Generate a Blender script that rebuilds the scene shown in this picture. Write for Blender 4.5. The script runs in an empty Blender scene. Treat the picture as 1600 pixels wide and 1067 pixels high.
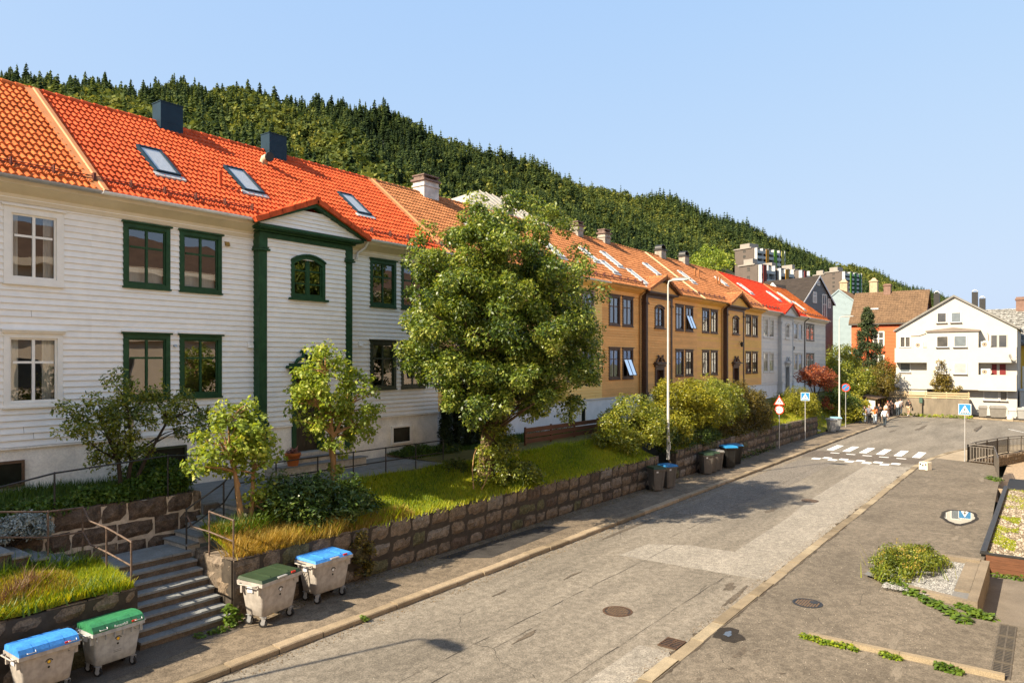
import bpy, bmesh, math, random
import numpy as np
from mathutils import Vector, Matrix

R = math.radians
rng = np.random.default_rng(11)
random.seed(5)
sc = bpy.context.scene
COL = sc.collection
ORG = {}

# ------------------------------------------------------------------ camera
CAM_H = 6.2
YAW = math.atan(840 / 1115)
CC, SS = math.cos(YAW), math.sin(YAW)
cd = bpy.data.cameras.new('camera')
cam = bpy.data.objects.new('camera', cd)
COL.objects.link(cam)
cam.location = (0, 0, CAM_H)
cam.rotation_euler = (R(90), 0, YAW - R(90))
cd.sensor_width = 36
cd.lens = 36 * 1115 / 1600
cd.shift_y = 29.5 / 1600
cd.clip_end = 6000
sc.camera = cam

# ------------------------------------------------------------------ light
W = bpy.data.worlds.new('World')
sc.world = W
W.use_nodes = True
nt = W.node_tree
bg = nt.nodes['Background']
sky = nt.nodes.new('ShaderNodeTexSky')
sky.sky_type = 'NISHITA'
sky.sun_disc = False
SUN_EL, SUN_AZ = R(38), R(159.4)          # azimuth from +X, counter-clockwise
sky.sun_elevation = SUN_EL
sky.sun_rotation = R(90) - SUN_AZ
sky.altitude = 0
sky.air_density = 1.0
sky.dust_density = 2.2
sky.ozone_density = 0.6
# soft shoulder on the sky's brightness, so the sun side of the sky does not burn out
_k = 0.5045
_mul = nt.nodes.new('ShaderNodeVectorMath'); _mul.operation = 'MULTIPLY'
_mul.inputs[1].default_value = (.787 / _k, .877 / _k, 1.0 / _k)
_add = nt.nodes.new('ShaderNodeVectorMath'); _add.operation = 'ADD'
_add.inputs[1].default_value = (.50 / _k, .335 / _k, .05 / _k)
_div = nt.nodes.new('ShaderNodeVectorMath'); _div.operation = 'DIVIDE'
nt.links.new(sky.outputs[0], _mul.inputs[0])
nt.links.new(sky.outputs[0], _add.inputs[0])
nt.links.new(_mul.outputs[0], _div.inputs[0])
nt.links.new(_add.outputs[0], _div.inputs[1])
nt.links.new(_div.outputs[0], bg.inputs[0])
bg.inputs[1].default_value = 0.15
ld = bpy.data.lights.new('sun', 'SUN')
ld.energy = 3.7
ld.angle = R(0.5)
ld.color = (1.0, 0.87, 0.67)
lo = bpy.data.objects.new('sun', ld)
COL.objects.link(lo)
SV = Vector((math.cos(SUN_AZ) * math.cos(SUN_EL), math.sin(SUN_AZ) * math.cos(SUN_EL), math.sin(SUN_EL)))
lo.rotation_euler = SV.to_track_quat('Z', 'Y').to_euler()
lo.location = (-20, 10, 40)
sc.view_settings.view_transform = 'Standard'
sc.view_settings.look = 'None'
sc.view_settings.exposure = 1.75
sc.view_settings.gamma = 1
sc.cycles.max_bounces = 7
sc.cycles.diffuse_bounces = 4
sc.cycles.glossy_bounces = 3
sc.cycles.transmission_bounces = 4
sc.cycles.transparent_max_bounces = 10
sc.cycles.caustics_reflective = False
sc.cycles.caustics_refractive = False
sc.cycles.use_denoising = True

# ------------------------------------------------------------------ materials
def hexl(h):
    h = h.lstrip('#')
    o = []
    for i in (0, 2, 4):
        c = int(h[i:i + 2], 16) / 255
        o.append(c / 12.92 if c <= 0.04045 else ((c + 0.055) / 1.055) ** 2.4)
    return tuple(o)

def mul(c, k):
    return tuple(min(1, max(0, x * k)) for x in c)

MATS = {}
def mat(name, col, rough=.7, var=.18, scale=3., bump=0., bscale=40., spec=.3, metal=0., col2=None, stretch=(1, 1, 1), fine=0., fscale=90., detail=6, coat=0., grain=0., gscale=34.):
    if name in MATS:
        return MATS[name]
    m = bpy.data.materials.new(name)
    m.use_nodes = True
    n, l = m.node_tree.nodes, m.node_tree.links
    p = n['Principled BSDF']
    p.inputs['Roughness'].default_value = rough
    p.inputs['Metallic'].default_value = metal
    p.inputs['Specular IOR Level'].default_value = spec
    p.inputs['Coat Weight'].default_value = coat
    tc = n.new('ShaderNodeTexCoord')
    mp = n.new('ShaderNodeMapping')
    mp.inputs['Scale'].default_value = stretch
    l.new(tc.outputs['Object'], mp.inputs[0])
    nz = n.new('ShaderNodeTexNoise')
    nz.inputs['Scale'].default_value = scale
    nz.inputs['Detail'].default_value = detail
    nz.inputs['Roughness'].default_value = .65
    l.new(mp.outputs[0], nz.inputs['Vector'])
    cr = n.new('ShaderNodeValToRGB')
    cr.color_ramp.elements[0].position = .32
    cr.color_ramp.elements[1].position = .68
    a = mul(col, 1 - var) if col2 is None else col
    b = mul(col, 1 + var) if col2 is None else col2
    cr.color_ramp.elements[0].color = (*a, 1)
    cr.color_ramp.elements[1].color = (*b, 1)
    l.new(nz.outputs['Fac'], cr.inputs[0])
    out = cr.outputs[0]
    if fine > 0:
        nf = n.new('ShaderNodeTexNoise')
        nf.inputs['Scale'].default_value = fscale
        nf.inputs['Detail'].default_value = 3
        l.new(tc.outputs['Object'], nf.inputs['Vector'])
        rf = n.new('ShaderNodeMapRange')
        rf.inputs['From Min'].default_value = .38
        rf.inputs['From Max'].default_value = .62
        rf.inputs['To Min'].default_value = 1 - fine
        rf.inputs['To Max'].default_value = 1 + fine
        l.new(nf.outputs['Fac'], rf.inputs[0])
        mx = n.new('ShaderNodeMix')
        mx.data_type = 'RGBA'
        mx.blend_type = 'MULTIPLY'
        mx.inputs['Factor'].default_value = 1
        l.new(out, mx.inputs['A'])
        l.new(rf.outputs[0], mx.inputs['B'])
        out = mx.outputs['Result']
    if grain > 0:
        vo = n.new('ShaderNodeTexVoronoi')
        vo.inputs['Scale'].default_value = gscale
        l.new(tc.outputs['Object'], vo.inputs['Vector'])
        sp = n.new('ShaderNodeSeparateColor')
        l.new(vo.outputs['Color'], sp.inputs[0])
        rg = n.new('ShaderNodeMapRange')
        rg.inputs['To Min'].default_value = 1 - grain
        rg.inputs['To Max'].default_value = 1 + grain
        l.new(sp.outputs[0], rg.inputs[0])
        mg = n.new('ShaderNodeMix')
        mg.data_type = 'RGBA'
        mg.blend_type = 'MULTIPLY'
        mg.inputs['Factor'].default_value = 1
        l.new(out, mg.inputs['A'])
        l.new(rg.outputs[0], mg.inputs['B'])
        out = mg.outputs['Result']
    l.new(out, p.inputs['Base Color'])
    if bump > 0:
        nb = n.new('ShaderNodeTexNoise')
        nb.inputs['Scale'].default_value = bscale
        nb.inputs['Detail'].default_value = 5
        l.new(mp.outputs[0], nb.inputs['Vector'])
        bp = n.new('ShaderNodeBump')
        bp.inputs['Strength'].default_value = bump
        bp.inputs['Distance'].default_value = .02
        l.new(nb.outputs['Fac'], bp.inputs['Height'])
        l.new(bp.outputs[0], p.inputs['Normal'])
    MATS[name] = m
    return m

def leafmat(name, cols, trans=.3, rough=.5, spec=.35):
    """cols: dark to light, picked by the per-leaf attribute 'tint'."""
    if name in MATS:
        return MATS[name]
    m = bpy.data.materials.new(name)
    m.use_nodes = True
    n, l = m.node_tree.nodes, m.node_tree.links
    p = n['Principled BSDF']
    at = n.new('ShaderNodeAttribute')
    at.attribute_name = 'tint'
    cr = n.new('ShaderNodeValToRGB')
    el = cr.color_ramp.elements
    while len(el) < len(cols):
        el.new(.5)
    for i, c in enumerate(cols):
        el[i].position = i / (len(cols) - 1)
        el[i].color = (*c, 1)
    l.new(at.outputs['Fac'], cr.inputs[0])
    l.new(cr.outputs[0], p.inputs['Base Color'])
    p.inputs['Roughness'].default_value = rough
    p.inputs['Specular IOR Level'].default_value = spec
    if trans > 0:
        t = n.new('ShaderNodeBsdfTranslucent')
        hs = n.new('ShaderNodeHueSaturation')
        hs.inputs['Hue'].default_value = .485
        hs.inputs['Saturation'].default_value = 1.1
        hs.inputs['Value'].default_value = 1.5
        l.new(cr.outputs[0], hs.inputs['Color'])
        l.new(hs.outputs[0], t.inputs[0])
        mx = n.new('ShaderNodeMixShader')
        mx.inputs[0].default_value = trans
        l.new(p.outputs[0], mx.inputs[1])
        l.new(t.outputs[0], mx.inputs[2])
        l.new(mx.outputs[0], n['Material Output'].inputs[0])
    MATS[name] = m
    return m

def glassmat(name, tint=(.82, .86, .84), boost=1.9):
    m = bpy.data.materials.new(name)
    m.use_nodes = True
    n, l = m.node_tree.nodes, m.node_tree.links
    n.remove(n['Principled BSDF'])
    t = n.new('ShaderNodeBsdfTransparent')
    t.inputs[0].default_value = (*tint, 1)
    g = n.new('ShaderNodeBsdfGlossy')
    g.inputs['Roughness'].default_value = .0
    g.inputs['Color'].default_value = (.95, .97, 1, 1)
    tc = n.new('ShaderNodeTexCoord')
    nz = n.new('ShaderNodeTexNoise')
    nz.inputs['Scale'].default_value = .9
    nz.inputs['Detail'].default_value = 1
    l.new(tc.outputs['Object'], nz.inputs['Vector'])
    bp = n.new('ShaderNodeBump')
    bp.inputs['Strength'].default_value = .05
    bp.inputs['Distance'].default_value = .1
    l.new(nz.outputs['Fac'], bp.inputs['Height'])
    l.new(bp.outputs[0], g.inputs['Normal'])
    fr = n.new('ShaderNodeFresnel')
    fr.inputs[0].default_value = 1.5
    mm = n.new('ShaderNodeMath')
    mm.operation = 'MULTIPLY_ADD'
    mm.use_clamp = True
    mm.inputs[1].default_value = boost
    mm.inputs[2].default_value = .08
    l.new(fr.outputs[0], mm.inputs[0])
    mx = n.new('ShaderNodeMixShader')
    l.new(mm.outputs[0], mx.inputs[0])
    l.new(t.outputs[0], mx.inputs[1])
    l.new(g.outputs[0], mx.inputs[2])
    l.new(mx.outputs[0], n['Material Output'].inputs[0])
    return m

GLASS = glassmat('window_glass')
SKYGLASS = glassmat('roof_glass', (.95, .96, .96), .5)
H = hexl
WHITE_PAINT = mat('white_board_paint', (.88, .84, .77), .6, .035, 1.3, stretch=(.5, 1, 2), fine=.025, fscale=4)
WHITE_PAINT2 = mat('white_board_paint_worn', (.865, .822, .75), .6, .05, 1.6, stretch=(.5, 1, 2), fine=.03, fscale=4)
WHITE_TRIM = mat('white_trim_paint', (.84, .79, .70), .5, .05, 4)
CREAM_TRIM = mat('cream_trim_paint', (.72, .62, .44), .55, .07, 2)
GREEN_TRIM = mat('green_trim_paint', (.022, .066, .026), .5, .25, 5, .1, 30, spec=.2)
OLIVE_TRIM = mat('olive_trim_paint', (.034, .044, .022), .45, .25, 5, .1, 30)
BROWN_TRIM = mat('brown_trim_paint', (.085, .046, .029), .5, .25, 5, .1, 30)
GREYBROWN_TRIM = mat('grey_brown_trim_paint', (.13, .105, .085), .5, .2, 5)
OCHRE = mat('ochre_board_paint', (.80, .42, .125), .6, .10, 1.2, .1, 30, stretch=(.5, 1, 2), fine=.05, fscale=12)
OCHRE2 = mat('ochre_board_paint_worn', (.74, .38, .11), .6, .12, 1.2, .1, 30, stretch=(.5, 1, 2), fine=.05, fscale=12)
OCHREB = mat('golden_board_paint', (.80, .45, .10), .6, .10, 1.2, .1, 30, stretch=(.5, 1, 2), fine=.05, fscale=12)
YELLOW = mat('light_yellow_board_paint', (.86, .58, .19), .6, .08, 1.2, .1, 30, stretch=(.5, 1, 2))
PALEGREY = mat('pale_grey_board_paint', (.64, .59, .53), .6, .08, 1.2, .1, 30, stretch=(.5, 1, 2))
PALEGREY2 = mat('pale_stone_board_paint', (.72, .65, .56), .6, .08, 1.2, .1, 30, stretch=(.5, 1, 2))
GREYTRIM = mat('grey_trim_paint', (.42, .43, .43), .5, .08, 3)
PLINTH = mat('rough_white_plaster', (.85, .79, .69), .85, .15, 1.7, .5, 14, fine=.06, fscale=20)
PLINTH_W = mat('white_plaster', (.74, .74, .74), .85, .08, 2, .3, 14)
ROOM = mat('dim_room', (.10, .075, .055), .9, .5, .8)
CURTAIN = mat('white_curtain', (.75, .73, .70), .9, .12, 6, stretch=(3, 1, .3))
BLIND = mat('grey_blind', (.30, .33, .31), .8, .06, 4)
DARKDOOR = mat('dark_door_wood', (.040, .030, .018), .5, .3, 4, stretch=(4, 1, .6))
REDDOOR = mat('red_brown_door_wood', (.060, .022, .014), .5, .3, 4, stretch=(4, 1, .6))
GUTTER = mat('pale_metal_gutter', (.74, .73, .70), .45, .12, 3, spec=.4)
DARKMETAL = mat('dark_blue_metal', (.008, .026, .042), .5, .2, 2, spec=.22)
STEEL = mat('galvanised_steel', (.50, .50, .50), .42, .15, 5, metal=.55, spec=.5)
BLACKMETAL = mat('black_metal', (.022, .020, .018), .5, .3, 6, spec=.4)
RUSTMETAL = mat('rusted_rail_metal', (.045, .030, .022), .6, .5, 9, bump=.3, bscale=60, col2=(.16, .105, .075))
TILE_A = mat('orange_tile', (.52, .125, .036), .78, .16, 2.2, .2, 60, .08, fine=.20, fscale=3.3)
TILE_B = mat('red_orange_tile', (.51, .084, .028), .78, .16, 2.2, .2, 60, .08, fine=.20, fscale=3.3)
TILE_C = mat('tan_tile', (.345, .140, .058), .82, .18, 1.6, .2, 60, .08, fine=.20, fscale=3.3)
TILE_R = mat('bright_red_tile', (.50, .042, .016), .75, .12, 1.8, .2, 60, .1, fine=.20, fscale=3.3)
TILE_D = mat('rust_tile', (.33, .085, .022), .78, .3, 1.2, .2, 60, .08, fine=.20, fscale=3.3)
TILE_BROWN = mat('brown_tile', (.15, .09, .048), .75, .2, 1.2, .2, 40, fine=.15, fscale=3)
FLASH = mat('orange_flashing', (.48, .19, .06), .5, .10, 2)
LEAD = mat('lead_flashing', (.45, .45, .44), .5, .2, 4)
BRICK_PLASTER = mat('stained_chimney_plaster', (.30, .26, .215), .9, .35, 3, .5, 14)
ASPHALT = mat('worn_asphalt', (.172, .149, .119), .92, .26, .7, .25, 90, fine=.14, fscale=5, grain=.3, gscale=40, stretch=(.22, 1, 1), spec=.15, detail=9)
ASPHALT_L = mat('pale_patch_asphalt', (.235, .21, .175), .92, .14, .8, .25, 90, fine=.12, fscale=5, grain=.34, gscale=38, spec=.15, detail=9)
ASPHALT_P = mat('pavement_asphalt', (.150, .118, .084), .92, .24, .6, .25, 90, fine=.16, fscale=5, grain=.34, gscale=40, spec=.15, detail=9)
ASPHALT_D = mat('dark_patch_asphalt', (.045, .040, .036), .9, .3, 2, .5, 90, fine=.3, fscale=60, spec=.2)
ASPHALT_R = mat('right_pavement_asphalt', (.136, .114, .088), .92, .2, .5, .25, 90, fine=.14, fscale=5, grain=.3, gscale=42, spec=.15, detail=9)
CRACK = mat('tar_crack', (.05, .042, .035), .9, .3, 5)
STAIN = mat('oily_stain', (.095, .075, .054), .8, .35, 6, fine=.3, fscale=40)
ROADPAINT = mat('road_paint', (.80, .79, .76), .7, .08, 4, fine=.10, fscale=30)
KERB = mat('granite_kerb', (.25, .19, .12), .85, .2, 2.5, .6, 45, fine=.22, fscale=60)
KERB_P = mat('pale_granite_kerb', (.235, .185, .12), .85, .15, 2.5, .5, 45, fine=.18, fscale=60)
STONE = mat('granite_block', (.075, .055, .038), .9, .3, 5, .9, 16, col2=(.20, .148, .10), fine=.28, fscale=30)
STONE_M = mat('mossy_block', (.045, .045, .022), .95, .3, 5, .9, 16, col2=(.13, .115, .06), fine=.28, fscale=30)
STONE_G = mat('grey_block', (.10, .085, .068), .9, .3, 5, .9, 16, col2=(.24, .195, .15), fine=.28, fscale=30)
STONE_D = mat('dark_granite_block', (.042, .030, .022), .9, .3, 5, .9, 16, col2=(.13, .092, .064), fine=.28, fscale=30)
STONE_L = mat('pale_granite_block', (.10, .078, .056), .9, .3, 5, .9, 16, col2=(.22, .17, .125), fine=.25, fscale=30)
MORTAR = mat('mortar', (.115, .09, .066), .95, .3, 6, .5, 30)
JOINT_SHADE = mat('dark_joint', (.05, .04, .03), .95, .3, 6)  # dark core colour painting the shadow in the wall joints
SLATE = mat('slate_slab', (.19, .195, .19), .7, .22, 2.2, .3, 22, fine=.12, fscale=20, spec=.4)
RISER = mat('granite_riser', (.12, .092, .066), .9, .3, 6, .7, 25, fine=.2, fscale=50)
RISER_L = mat('pale_granite_riser', (.44, .39, .32), .9, .25, 6, .7, 25, fine=.2, fscale=50)
SOIL = mat('soil', (.055, .04, .024), .95, .4, 4, .6, 20)
LAWN = mat('lawn_ground', (.085, .085, .02), .95, .3, 1.5, .6, 25, col2=(.16, .13, .03))
WOODB = mat('brown_stained_wood', (.115, .047, .022), .65, .25, 3, .2, 20, stretch=(.3, 1, 6))
CONCRETE = mat('concrete', (.185, .148, .105), .9, .22, 1.2, .4, 25, fine=.12, fscale=30)
CONCRETE_D = mat('stained_concrete', (.12, .10, .075), .9, .3, .9, .5, 12, col2=(.26, .21, .15), stretch=(1, 1, .35))
TERRACOTTA = mat('terracotta', (.50, .145, .035), .7, .12, 5)
BARK = mat('bark', (.10, .065, .035), .95, .35, 6, .9, 25, stretch=(1, 1, .35))
BARK_Y = mat('tan_bark', (.30, .17, .075), .9, .3, 7, .7, 25, stretch=(1, 1, .35))
BARK_D = mat('dark_bark', (.045, .032, .022), .95, .3, 7)
PLASTIC_G = mat('grey_bin_plastic', (.34, .305, .27), .6, .2, 2.5, .1, 60, fine=.1, fscale=9, stretch=(1, 1, .35))
PLASTIC_B = mat('cool_grey_bin_plastic', (.33, .335, .33), .6, .2, 2.5, .1, 60, fine=.1, fscale=9, stretch=(1, 1, .35))
PLASTIC_DK = mat('dark_grey_bin_plastic', (.13, .115, .10), .5, .14, 3)
PLASTIC_BK = mat('black_bin_plastic', (.018, .018, .018), .4, .3, 3)
LID_BLUE = mat('blue_lid_plastic', (.045, .235, .62), .5, .22, 4, fine=.1, fscale=18, spec=.45)
LID_GREEN = mat('green_lid_plastic', (.028, .17, .068), .5, .22, 4, fine=.1, fscale=18, spec=.45)
LID_DARK = mat('dark_green_lid_plastic', (.028, .048, .022), .5, .2, 3)
LID_BLUE2 = mat('deep_blue_lid_plastic', (.02, .13, .30), .42, .2, 3)
LID_PALE = mat('pale_blue_lid_plastic', (.20, .36, .42), .5, .2, 3)
RUBBER = mat('black_rubber', (.015, .014, .013), .7, .3, 6)
LABELW = mat('white_label', (.7, .7, .7), .6, .03, 5)
BLACKP = mat('black_print', (.012, .012, .012), .6, .1, 5)
YELLOWP = mat('yellow_print', (.72, .43, .03), .5, .1, 5)
REDP = mat('red_print', (.45, .03, .02), .5, .1, 5)
SIGNBLUE = mat('sign_blue', (.02, .19, .42), .4, .05, 5, spec=.5)
SIGNRED = mat('sign_red', (.62, .06, .025), .4, .05, 5, spec=.5)
SIGNWHITE = mat('sign_white', (.80, .80, .78), .4, .03, 5, spec=.5)
LAMPGREY = mat('lamp_post_paint', (.46, .45, .42), .5, .08, 3, spec=.4)
IRON = mat('rusty_iron', (.045, .024, .014), .75, .4, 8, .5, 50, col2=(.11, .062, .036))
GRAVEL_G = mat('gravel_bed', (.15, .12, .08), .95, .35, 12, .6, 20)

# ------------------------------------------------------------------ objects
def tag(o, label=None, cat=None, group=None, kind=None):
    if label: o['label'] = label
    if cat: o['category'] = cat
    if group: o['group'] = group
    if kind: o['kind'] = kind
    return o

def thing(name, label, cat, loc=(0, 0, 0), rz=0., group=None, local=False):
    o = bpy.data.objects.new(name, None)
    COL.objects.link(o)
    o.location = loc
    o.rotation_euler = (0, 0, rz)
    o.empty_display_size = .2
    ORG[o] = Vector((0, 0, 0)) if local else Vector(loc)
    return tag(o, label, cat, group)

def place(o, loc, rz=0.):
    o.location = loc
    o.rotation_euler = (0, 0, rz)
    return o

def link_mesh(name, me, parent=None):
    o = bpy.data.objects.new(name, me)
    COL.objects.link(o)
    if parent is not None:
        o.parent = parent
        ORG[o] = ORG[parent]
    else:
        ORG[o] = Vector((0, 0, 0))
    return o

def copy_tree(o, parent=None):
    c = o.copy()
    COL.objects.link(c)
    if parent is not None:
        c.parent = parent
    for ch in list(o.children):
        copy_tree(ch, c)
    return c

class MB:
    def __init__(s, T=None):
        s.v, s.f, s.m, s.sm = [], [], [], []
        s.T = T
    def add(s, vs, fs, mi=0, smooth=False):
        b = len(s.v)
        if s.T is not None:
            vs = [tuple(s.T @ Vector(p)) for p in vs]
        s.v.extend([tuple(p) for p in vs])
        for f in fs:
            s.f.append([b + i for i in f])
            s.m.append(mi)
            s.sm.append(smooth)
    def box(s, x0, x1, y0, y1, z0, z1, mi=0):
        v = [(x0, y0, z0), (x1, y0, z0), (x1, y1, z0), (x0, y1, z0), (x0, y0, z1), (x1, y0, z1), (x1, y1, z1), (x0, y1, z1)]
        s.add(v, [(0, 3, 2, 1), (4, 5, 6, 7), (0, 1, 5, 4), (1, 2, 6, 5), (2, 3, 7, 6), (3, 0, 4, 7)], mi)
    def frust(s, a, z0, b, z1, mi=0):
        """a, b = (x0,x1,y0,y1) at z0 and z1"""
        v = [(a[0], a[2], z0), (a[1], a[2], z0), (a[1], a[3], z0), (a[0], a[3], z0), (b[0], b[2], z1), (b[1], b[2], z1), (b[1], b[3], z1), (b[0], b[3], z1)]
        s.add(v, [(0, 3, 2, 1), (4, 5, 6, 7), (0, 1, 5, 4), (1, 2, 6, 5), (2, 3, 7, 6), (3, 0, 4, 7)], mi)
    def poly(s, pts, mi=0):
        s.add(pts, [tuple(range(len(pts)))], mi)
    def prism(s, pts, d, mi=0):
        """closed outline extruded by vector d"""
        n = len(pts)
        q = [(p[0] + d[0], p[1] + d[1], p[2] + d[2]) for p in pts]
        s.add(list(pts) + q, [tuple(range(n))[::-1], tuple(range(n, 2 * n))] + [(i, (i + 1) % n, n + (i + 1) % n, n + i) for i in range(n)], mi)
    def tube(s, path, r, n=8, mi=0, cap=True, smooth=True):
        P = [Vector(p) for p in path]
        k = len(P)
        rr = [r] * k if isinstance(r, (int, float)) else list(r)
        vs = []
        prev = None
        for i in range(k):
            if i == 0: t = P[1] - P[0]
            elif i == k - 1: t = P[-1] - P[-2]
            else: t = (P[i + 1] - P[i]).normalized() + (P[i] - P[i - 1]).normalized()
            t.normalize()
            if prev is None:
                u = t.orthogonal().normalized()
            else:
                u = prev - t * prev.dot(t)
                if u.length < 1e-6: u = t.orthogonal()
                u.normalize()
            prev = u
            w = t.cross(u)
            for j in range(n):
                a = 2 * math.pi * j / n
                vs.append(P[i] + (u * math.cos(a) + w * math.sin(a)) * rr[i])
        fs = []
        for i in range(k - 1):
            for j in range(n):
                fs.append((i * n + j, i * n + (j + 1) % n, (i + 1) * n + (j + 1) % n, (i + 1) * n + j))
        s.add(vs, fs, mi, smooth)
        if cap:
            s.add(vs[:n], [tuple(range(n))[::-1]], mi)
            s.add(vs[-n:], [tuple(range(n))], mi)
    def cyl(s, c, axis, r, h, n=16, mi=0):
        a = Vector(axis).normalized() * (h / 2)
        c = Vector(c)
        s.tube([c - a, c + a], r, n, mi)
    def build(s, name, mats, parent=None):
        me = bpy.data.meshes.new(name)
        off = ORG[parent] if parent is not None else Vector((0, 0, 0))
        vs = [(p[0] - off.x, p[1] - off.y, p[2] - off.z) for p in s.v]
        me.from_pydata(vs, [], s.f)
        for m in (mats if isinstance(mats, (list, tuple)) else [mats]):
            me.materials.append(m)
        me.polygons.foreach_set('material_index', s.m)
        me.polygons.foreach_set('use_smooth', s.sm)
        me.update()
        return link_mesh(name, me, parent)

def np_mesh(name, verts, nper, mat_, parent=None, tint=None, smooth=False):
    """verts (N*nper,3): N separate faces of nper corners each; tint per face."""
    verts = np.asarray(verts, dtype=np.float32).reshape(-1, 3)
    if parent is not None:
        o_ = ORG[parent]
        verts = verts - np.array([o_.x, o_.y, o_.z], dtype=np.float32)
    nv = len(verts)
    nf = nv // nper
    me = bpy.data.meshes.new(name)
    me.vertices.add(nv)
    me.vertices.foreach_set('co', verts.ravel())
    me.loops.add(nv)
    me.loops.foreach_set('vertex_index', np.arange(nv, dtype=np.int32))
    me.polygons.add(nf)
    me.polygons.foreach_set('loop_start', np.arange(0, nv, nper, dtype=np.int32))
    if smooth:
        me.polygons.foreach_set('use_smooth', np.ones(nf, dtype=bool))
    me.update(calc_edges=True)
    if tint is not None:
        at = me.attributes.new('tint', 'FLOAT', 'POINT')
        at.data.foreach_set('value', np.repeat(np.clip(tint, 0, 1).astype(np.float32), nper))
    me.materials.append(mat_)
    return link_mesh(name, me, parent)

def unit(a):
    return a / np.maximum(np.linalg.norm(a, axis=-1, keepdims=True), 1e-9)

def leaves(pos, out, size, aspect=.5, up=.5, rand=.9, droop=.3, fold=.0):
    """diamond leaves at pos with outward directions out -> (N*4,3)"""
    N = len(pos)
    nrm = unit(out * .6 + np.array([0, 0, up]) + rng.normal(0, rand * .5, (N, 3)))
    ax = rng.normal(0, 1, (N, 3)) + out * .6
    ax[:, 2] -= droop
    ax = unit(ax - nrm * np.sum(ax * nrm, 1, keepdims=True))
    sd = np.cross(nrm, ax)
    L = (size * rng.uniform(.65, 1.25, N))[:, None]
    Wd = L * aspect * .5
    v = np.empty((N, 4, 3), dtype=np.float32)
    v[:, 0] = pos
    v[:, 1] = pos + ax * L * .45 + sd * Wd + nrm * fold * L
    v[:, 2] = pos + ax * L
    v[:, 3] = pos + ax * L * .45 - sd * Wd + nrm * fold * L
    return v.reshape(-1, 3)

def foliage(name, parent, centers, radii, n_per, size, mat_, aspect=.5, up=.5, shell=.5, flat=1., tintbase=None, rand=.9, droop=.3, tvar=.22, fold=.06):
    C = np.asarray(centers, float)
    rad = np.broadcast_to(np.asarray(radii, float), (len(C),))
    npr = np.broadcast_to(np.asarray(n_per), (len(C),)).astype(int)
    idx = np.repeat(np.arange(len(C)), npr)
    N = len(idx)
    d = unit(rng.normal(0, 1, (N, 3)))
    rr = rng.uniform(0, 1, N) ** (1 / 3.)
    rr = shell * (.72 + .34 * rng.uniform(0, 1, N)) + (1 - shell) * rr
    pos = C[idx] + d * (rr * rad[idx])[:, None] * np.array([1, 1, flat])
    tb = rng.uniform(.3, .7, len(C)) if tintbase is None else np.asarray(tintbase, float)
    tint = tb[idx] + rng.normal(0, tvar, N)
    return np_mesh(name, leaves(pos, d, size, aspect, up, rand, droop, fold), 4, mat_, parent, tint)

def ell_pts(c, r, n, lo=.55, hi=1., zmin=-1.):
    out = []
    c = np.array(c, float); r = np.array(r, float)
    while len(out) < n:
        d = rng.normal(0, 1, 3); d /= np.linalg.norm(d)
        if d[2] < zmin: continue
        out.append(c + d * r * (rng.uniform(lo ** 3, hi ** 3) ** (1 / 3.)))
    return np.array(out)

def pxp(px, t, z=None, py=None):
    """a point on the sight line of a picture column, t metres deep (used only to derive real positions)"""
    a = (px - 800) / 1115
    p = [(CC + a * SS) * t, (SS - a * CC) * t, 0]
    p[2] = z if z is not None else CAM_H + (563 - py) / 1115 * t
    return tuple(p)
# ------------------------------------------------------------------ ground, road, pavements
def sheet(name, outline, z, m, kind='structure', thick=None):
    b = MB()
    if thick:
        b.prism([(x, y, z - thick) for x, y in outline], (0, 0, thick))
    else:
        b.poly([(x, y, z) for x, y in outline])
    o = b.build(name, m)
    tag(o, kind=kind)
    return o

def strip_sheet(name, left, right, z, m):
    """a sheet between two polylines with the same number of points"""
    b = MB()
    n = len(left)
    b.add([(x, y, z) for x, y in left] + [(x, y, z) for x, y in right], [(i, i + 1, n + i + 1, n + i) for i in range(n - 1)])
    return tag(b.build(name, m), kind='structure')

g = MB()
g.poly([(-300, -880, -1.3), (1540, -880, -1.3), (1540, 1330, -1.3), (-300, 1330, -1.3)])
tag(g.build('ground', mat('valley_ground', (.10, .10, .05), .95, .3, .05)), kind='structure')

LK = [(-30, 13.0), (0, 13.0), (25, 13.0), (50, 13.0), (66, 12.95), (72, 12.85), (78, 12.9), (84, 13.3), (88, 13.0), (90.2, 11.4), (90.8, 8.6), (90.2, 6.5), (89.0, 3.9), (88.0, 1.0), (86.6, -3), (85, -10), (83, -25)]
RK = [(-30, 6.35), (0, 6.35), (15, 6.35), (30, 6.35), (42, 6.35), (48, 6.35), (52, 6.05), (56, 5.45), (59, 4.7), (61.5, 3.6), (63.3, 2.2), (64.6, .4), (65.4, -1.5), (65.8, -4), (66, -8), (66, -14), (66, -25)]
strip_sheet('road', LK, RK, 0., ASPHALT)

# left pavement
pv = [(x, y) for x, y in LK[:9]]
bk = [(-30, 15.6), (0, 15.6), (25, 15.6), (50, 15.6), (66, 15.6), (72, 15.6), (78, 15.6), (84, 15.4), (88, 14.4)]
strip_sheet('pavement', [(x, y + .25) for x, y in pv], bk, .12, ASPHALT_P)

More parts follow.
